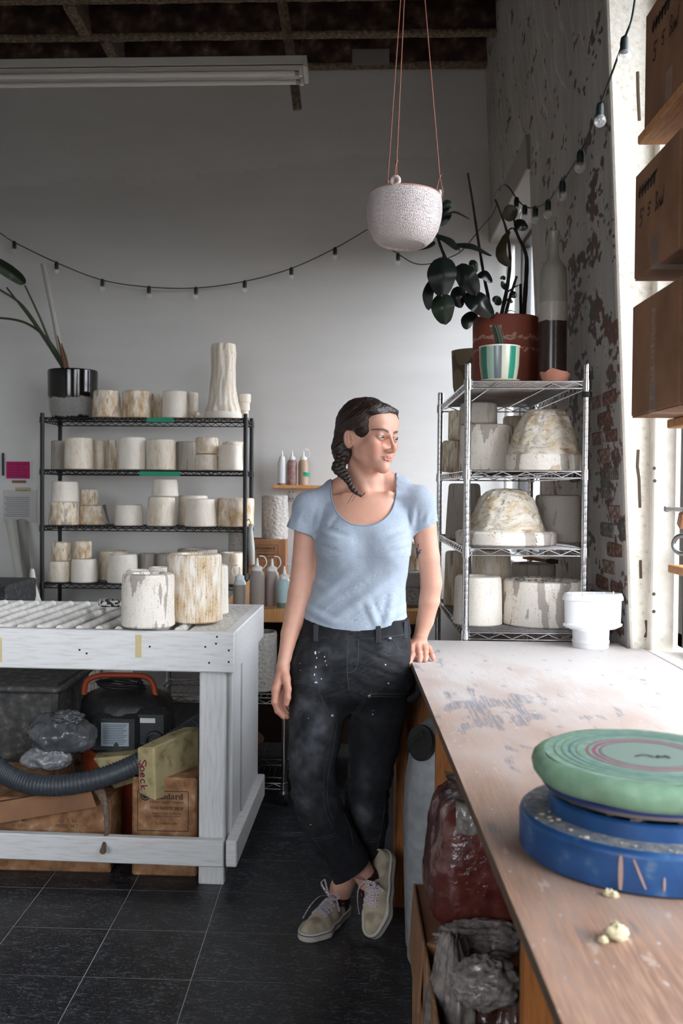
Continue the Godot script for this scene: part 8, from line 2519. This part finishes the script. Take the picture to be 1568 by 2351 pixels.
func jeans(who: Node3D) -> void:
	var f: Callable = W.fjeans
	var jm := mat(Color.WHITE, 0.92)
	jm.vertex_color_use_as_albedo = true
	jm.uv1_triplanar = true
	jm.uv1_scale = Vector3.ONE * 12.0
	jm.heightmap_enabled = true
	jm.heightmap_texture = ntex(534, 0.16, 512, 2)
	jm.heightmap_scale = 0.04
	var je := part("jeans", W.jeans.done(), jm, who)
	# seams, pockets, loops, rivets, paint
	var thread := mat(h("3b3d42"), 0.9)
	var sb := MB.new()
	for l: Array in [
		[Vector3(-0.1321, 0.9682, -2.8000), Vector3(-0.0705, 0.9630, -2.8000), Vector3(0.0019, 0.9603, -2.8000), Vector3(0.0766, 0.9626, -2.8000), Vector3(0.1718, 0.9750, -2.8000)],
		[Vector3(-0.1173, 0.9635, -2.8000), Vector3(-0.1319, 0.9411, -2.8000), Vector3(-0.1489, 0.9100, -2.8000), Vector3(-0.1549, 0.8938, -2.8000)], [Vector3(-0.1123, 0.9611, -2.8000), Vector3(-0.1269, 0.9387, -2.8000), Vector3(-0.1439, 0.9076, -2.8000), Vector3(-0.1524, 0.8864, -2.8000)],
		[Vector3(0.1170, 0.9657, -2.8000), Vector3(0.1270, 0.9425, -2.8000), Vector3(0.1468, 0.9169, -2.8000)], [Vector3(0.1231, 0.9670, -2.8000), Vector3(0.1331, 0.9450, -2.8000), Vector3(0.1516, 0.9219, -2.8000)],
		[Vector3(0.0007, 0.9603, -2.8000), Vector3(-0.0001, 0.9184, -2.8000), Vector3(0.0003, 0.8629, -2.8000), Vector3(0.0057, 0.8137, -2.8000)], [Vector3(0.0301, 0.9607, -2.8000), Vector3(0.0306, 0.9065, -2.8000), Vector3(0.0224, 0.8719, -2.8000), Vector3(0.0028, 0.8630, -2.8000)],
		[Vector3(-0.1582, 0.8369, -2.8000), Vector3(-0.1187, 0.8388, -2.8000), Vector3(-0.0867, 0.8356, -2.8000), Vector3(-0.0691, 0.7877, -2.8000), Vector3(-0.0404, 0.7400, -2.8000)], [Vector3(-0.1581, 0.8307, -2.8000), Vector3(-0.1187, 0.8326, -2.8000), Vector3(-0.0891, 0.8294, -2.8000), Vector3(-0.0727, 0.7851, -2.8000), Vector3(-0.0453, 0.7374, -2.8000)],
		[Vector3(0.1808, 0.8080, -2.8000), Vector3(0.1271, 0.8046, -2.8000), Vector3(0.0635, 0.8023, -2.8000), Vector3(0.0356, 0.7685, -2.8000), Vector3(0.0101, 0.7335, -2.8000)], [Vector3(0.1809, 0.7994, -2.8000), Vector3(0.1272, 0.7972, -2.8000), Vector3(0.0660, 0.7949, -2.8000), Vector3(0.0405, 0.7636, -2.8000), Vector3(0.0126, 0.7261, -2.8000)],
		[Vector3(-0.0365, 0.7202, -2.8000), Vector3(-0.0482, 0.6458, -2.8000), Vector3(-0.0624, 0.5711, -2.8000), Vector3(-0.0630, 0.4966, -2.8000), Vector3(-0.0465, 0.4411, -2.8000), Vector3(-0.0277, 0.4042, -2.8000)], [Vector3(-0.0267, 0.7204, -2.8000), Vector3(-0.0371, 0.6460, -2.8000), Vector3(-0.0500, 0.5713, -2.8000), Vector3(-0.0519, 0.4968, -2.8000), Vector3(-0.0366, 0.4450, -2.8000)],
		[Vector3(-0.0967, 0.3889, -2.8000), Vector3(-0.0720, 0.3932, -2.8000), Vector3(-0.0289, 0.4067, -2.8000)], [Vector3(-0.0880, 0.3829, -2.8000), Vector3(-0.0633, 0.3884, -2.8000), Vector3(-0.0288, 0.3992, -2.8000)],
		[Vector3(0.0476, 0.3935, -2.8000), Vector3(0.0796, 0.3930, -2.8000), Vector3(0.1015, 0.4072, -2.8000)], [Vector3(0.0501, 0.3861, -2.8000), Vector3(0.0796, 0.3856, -2.8000), Vector3(0.1016, 0.3998, -2.8000)], [Vector3(0.1106, 0.4880, -2.8000), Vector3(0.1014, 0.4258, -2.8000), Vector3(0.0897, 0.3635, -2.8000)],
		[Vector3(-0.0047, 0.4631, -2.8000), Vector3(0.0116, 0.4237, -2.8000), Vector3(0.0231, 0.3743, -2.8000)],
	]:
		var p := []
		for q: Vector3 in curve(l, 5):
			var g := on(f, q)
			if g.is_finite():
				p.append(g)
		if p.size() > 2:
			sb.tube(p, 0.0011, 5)
	part("seam", sb.done(), thread, je).set_meta("kind", "stuff")
	for e: Array in [[Vector3(-0.0891, 0.9787, -2.8000), 0.03], [Vector3(0.0863, 0.9775, -2.8000), -0.03], [Vector3(0.1631, 0.9909, -2.8000), -0.4]]:
		var p := on(f, e[0])
		part("belt_loop", box_mesh(Vector3(0.016, 0.052, 0.006), 0.0015), mat(h("2b2c30"), 0.9), je, p + Vector3(0.0, -0.004, 0.004)).rotation.y = e[1] * -1.5
	for e: Vector3 in [Vector3(-0.0879, 0.8331, -2.8000), Vector3(-0.0404, 0.7400, -2.8000), Vector3(0.1194, 0.9620, -2.8000), Vector3(0.0635, 0.7986, -2.8000)]:
		var p := on(f, e)
		var rb := MB.new()
		rb.lathe([Vector2(0.0052, -0.001), Vector2(0.005, 0.001), Vector2(0.003, 0.0022), Vector2(0, 0.0022)], 12, Vector3.ZERO, null, Basis(Vector3.RIGHT, PI / 2))
		part("rivet", rb.done(), M.steel, je, p)
	var bt := MB.new()
	bt.lathe([Vector2(0.0085, -0.001), Vector2(0.008, 0.002), Vector2(0.004, 0.0028), Vector2(0, 0.0022)], 18, Vector3.ZERO, null, Basis(Vector3.RIGHT, PI / 2))
	part("button", bt.done(), M.black_metal, je, on(f, Vector3(0.0128, 0.9777, -2.8000)))
	var pb := MB.new()
	for e: Array in [[724, 1500, 5, 8], [727, 1512, 3, 4], [745, 1509, 3, 3], [747, 1519, 3, 3], [750, 1528, 2, 3], [725, 1533, 3, 6], [722, 1551, 3, 6], [738, 1560, 3, 3], [732, 1499, 2, 2], [690, 1541, 2, 2], [885, 1525, 4, 4], [892, 1568, 5, 3], [857, 1640, 4, 3], [858, 1631, 2, 2], [716, 1899, 5, 2], [709, 1652, 2, 2], [688, 1525, 2, 2]]:
		var p := on(f, Vector3(0.0035, 0.9185, -2.8000) + Vector3((e[0] - 800.0) * 2.8 / 2286.0, -(e[1] - 1500.0) * 2.8 / 2286.0, 0))
		if p.is_finite():
			pb.ball(p, Vector3(e[2] / 1500.0, e[3] / 1500.0, 0.0012), 8, 6)
	part("tool_loop", tube_mesh(curve([Vector3(0.1937, 0.8239, -3.1400), Vector3(0.2179, 0.8055, -3.1300), Vector3(0.2266, 0.7506, -3.1300), Vector3(0.2037, 0.7241, -3.1300), Vector3(0.1837, 0.7271, -3.1400)], 4), 0.011, 8), mat(h("17181b"), 0.9), je)
	part("paint_splash", pb.done(), mat(h("c4c4c4"), 0.8), je).set_meta("kind", "stuff")

func shoe_field() -> Array:
	var a2 := func(p: Vector2) -> float:
		var d := 1e9
		for e: Array in [[Vector2(0.036, 0), Vector2(0.13, -0.002), 0.033, 0.034], [Vector2(0.13, -0.002), Vector2(0.195, 0.002), 0.034, 0.045], [Vector2(0.195, 0.002), Vector2(0.232, 0.008), 0.045, 0.035]]:
			var ab: Vector2 = e[1] - e[0]
			var t := clampf((p - e[0]).dot(ab) / ab.length_squared(), 0.0, 1.0)
			d = smin(d, (p - e[0] - ab * t).length() - lerpf(e[2], e[3], t), 0.02)
		return d
	var top := Curve.new()
	top.min_value = 0.0
	top.max_value = 0.12
	for e: Array in [[0.0, 0.086], [0.15, 0.080], [0.33, 0.074], [0.45, 0.083], [0.60, 0.070], [0.78, 0.056], [0.92, 0.050], [1.0, 0.045]]:
		top.add_point(Vector2(e[0], e[1]), 0, 0)
	var up := func(p: Vector3) -> float:
		var s: float = a2.call(Vector2(p.x, p.z)) + 0.002 + maxf(0.0, p.y - 0.03) * 0.22
		var hh := top.sample_baked(clampf(p.x / 0.27, 0.0, 1.0)) - 12.0 * p.z * p.z
		var d := smax(s, p.y - hh, 0.034)
		d = maxf(d, 0.02 - p.y)
		# opening for the ankle
		var q := Vector2((p.x - 0.068) / 0.052, p.z / 0.0275)
		d = smax(d, -maxf((q.length() - 1.0) * 0.03, 0.045 - p.y), 0.004)
		return d
	var so := func(p: Vector3) -> float:
		var s: float = a2.call(Vector2(p.x, p.z)) - 0.002
		return smax(s, absf(p.y - 0.0135) - 0.0135, 0.004)
	return [up, so, a2]

func shoes_start() -> void:
	var fs := shoe_field()
	var up: Callable = fs[0]
	var so: Callable = fs[1]
	var a2: Callable = fs[2]
	W.shoe = [MB.new(), MB.new()]
	W.fshoe = fs
	var dn := noise(540, 14.0, 3)
	var canvas := lin("b5a892")
	var dirt := lin("6f5f4c")
	later(func() -> void: nets(W.shoe[0], up, Vector3(-0.012, 0.008, -0.066), Vector3(0.285, 0.10, 0.066), 0.0034, func(p: Vector3, nn: Vector3) -> Color: return canvas.lerp(dirt, clampf(dn.get_noise_3dv(p) * 1.2 + clampf((p.x - 0.15) * 2.2, 0.0, 0.3), 0.0, 0.6))))
	later(func() -> void: nets(W.shoe[1], so, Vector3(-0.012, -0.006, -0.066), Vector3(0.285, 0.04, 0.066), 0.0036))

func shoes(who: Node3D) -> void:
	var fs: Array = W.fshoe
	var up: Callable = fs[0]
	var so: Callable = fs[1]
	var a2: Callable = fs[2]
	var um: ArrayMesh = W.shoe[0].done()
	var smesh: ArrayMesh = W.shoe[1].done()
	var upm := mat(Color.WHITE, 0.9)
	upm.vertex_color_use_as_albedo = true
	upm.uv1_triplanar = true
	upm.uv1_scale = Vector3.ONE * 14.0
	upm.heightmap_enabled = true
	upm.heightmap_texture = M.fine
	upm.heightmap_scale = 0.02
	var lace := mat(h("c9c3c4"), 0.8)
	var lm := uv_mat(paint(64, 8, func(x: int, y: int) -> Color:
		var q := x % 16
		if q < 4 and y > 1 and y < 6:
			return Color(0.17, 0.18, 0.36)
		if q > 7 and q < 11 and y > 2 and y < 6:
			return Color(0.55, 0.08, 0.16)
		return Color(0.80, 0.77, 0.79)), 0.8)
	# stripe round the sole
	var loop := []
	for k in 64:
		var a := TAU * k / 64
		var d := Vector2(cos(a), sin(a) * 0.6).normalized()
		var c := Vector2(0.13, 0.0)
		var t := 0.0
		for j in 40:
			var v: float = a2.call(c + d * t)
			t += -v * 0.8
		loop.append(Vector3(c.x + d.x * (t + 0.0022), 0.019, c.y + d.y * (t + 0.0022)))
	var stripe := MB.new()
	stripe.tube(loop, 0.0016, 5, false, true)
	var stm := stripe.done()
	# ribbon laces
	var ribbon := func(b: MB, l: Array, w: float, nrm: Vector3) -> void:
		var p := curve(l, 6)
		for lay in 2:
			var g := PackedVector3Array()
			for k in p.size():
				var d: Vector3 = (p[mini(k + 1, p.size() - 1)] - p[maxi(k - 1, 0)]).normalized()
				var s := d.cross(nrm).normalized()
				for j in 2:
					g.append(p[k] + s * w * (j - 0.5) + nrm * (0.0008 if lay == 0 else -0.0008))
			var vb := b.v.size()
			b.grid(g, 2, false, 1.0 if lay == 0 else -1.0)
			for k in range(vb, b.v.size()):
				b.u[k] = Vector2((1.0 - b.u[k].y) * 2.0, b.u[k].x)
	for w in 2:
		var s := part("shoe", um, upm, who)
		if w == 0:
			# flat on the floor, pointing to the camera and her right
			var toe := Vector3(-0.1057, 0.0000, -3.0173)
			var heel := Vector3(0.0030, 0.0000, -3.2391)
			var d := (toe - heel).normalized()
			s.basis = Basis(d, Vector3.UP, d.cross(Vector3.UP))
			s.position = toe - d * 0.245
		else:
			# heel lifted, resting on the toe, sole turned to the worktop
			var toe := Vector3(0.1020, 0.0046, -3.0200)
			var heel := Vector3(0.1310, 0.1889, -3.1300)
			toe.y = 0.036
			var d := (toe - heel).normalized()
			var upv := Vector3(-0.62, 0.12, 0.78)
			upv = (upv - d * upv.dot(d)).normalized()
			s.basis = Basis(d, upv, d.cross(upv))
			s.position = toe - d * 0.240
		part("sole", smesh, mat(h("b9b2a5"), 0.7), s)
		part("sole_stripe", stm, mat(h("2b3a63"), 0.6), s)
		var lb := MB.new()
		for k in 4:
			var x := 0.128 + 0.017 * k
			var y0: float = 0.0
			var pts := []
			for j in 5:
				var zz := -0.026 + 0.013 * j
				pts.append(hit(up, Vector3(x + (0.008 if k % 2 == 0 else -0.008) * (j - 2) / 2.0, 0.14, zz), Vector3.DOWN) + Vector3(0, 0.0022, 0))
			ribbon.call(lb, pts, 0.0075, Vector3(0.25, 0.97, 0).normalized())
			var pts2 := []
			for j in 5:
				var zz := -0.026 + 0.013 * j
				pts2.append(hit(up, Vector3(x - (0.008 if k % 2 == 0 else -0.008) * (j - 2) / 2.0, 0.14, zz), Vector3.DOWN) + Vector3(0, 0.0042, 0))
			ribbon.call(lb, pts2, 0.0075, Vector3(0.25, 0.97, 0).normalized())
		var kx := Vector3(0.122, 0.093, 0.0)
		ribbon.call(lb, [kx, kx + Vector3(-0.012, 0.022, 0.015), kx + Vector3(-0.02, 0.038, 0.026), kx + Vector3(-0.006, 0.030, 0.030), kx], 0.007, Vector3(0.6, 0.5, 0.6).normalized())
		ribbon.call(lb, [kx, kx + Vector3(0.006, 0.014, -0.02), kx + Vector3(0.012, 0.006, -0.042), kx + Vector3(0.02, 0.0, -0.024), kx], 0.007, Vector3(0.3, 0.9, 0.2).normalized())
		ribbon.call(lb, [kx, kx + Vector3(0.02, 0.0, 0.022), kx + Vector3(0.05, -0.02, 0.038), kx + Vector3(0.085, -0.05, 0.047)], 0.007, Vector3(0.3, 0.7, 0.6).normalized())
		ribbon.call(lb, [kx, kx + Vector3(0.008, -0.004, -0.03), kx + Vector3(0.022, -0.032, -0.048)], 0.007, Vector3(0.2, 0.7, -0.6).normalized())
		part("laces", lb.done(), lm, s)
	# low maroon socks with small pink marks
	var kt := uv_mat(paint(128, 64, func(x: int, y: int) -> Color:
		var qx := x % 16
		var qy := (y + (8 if (x / 16) % 2 else 0)) % 16
		if qx > 5 and qx < 11 and qy > 5 and qy < 11 and (qx % 2 == 0 or qy % 2 == 0):
			return Color(0.62, 0.36, 0.42)
		return Color(0.16, 0.035, 0.045)), 0.95)
	part("sock", tube_mesh(curve([Vector3(0.0614, 0.1836, -3.0750), Vector3(0.0752, 0.1558, -3.0770), Vector3(0.0864, 0.1104, -3.0750), Vector3(0.0947, 0.0813, -3.0700)], 4), 0.0365, 24), kt, who)
	part("sock", tube_mesh(curve([Vector3(-0.0186, 0.0645, -3.2000), Vector3(-0.0226, 0.0372, -3.1970), Vector3(-0.0307, 0.0214, -3.1800)], 4), 0.0372, 24), kt, who)
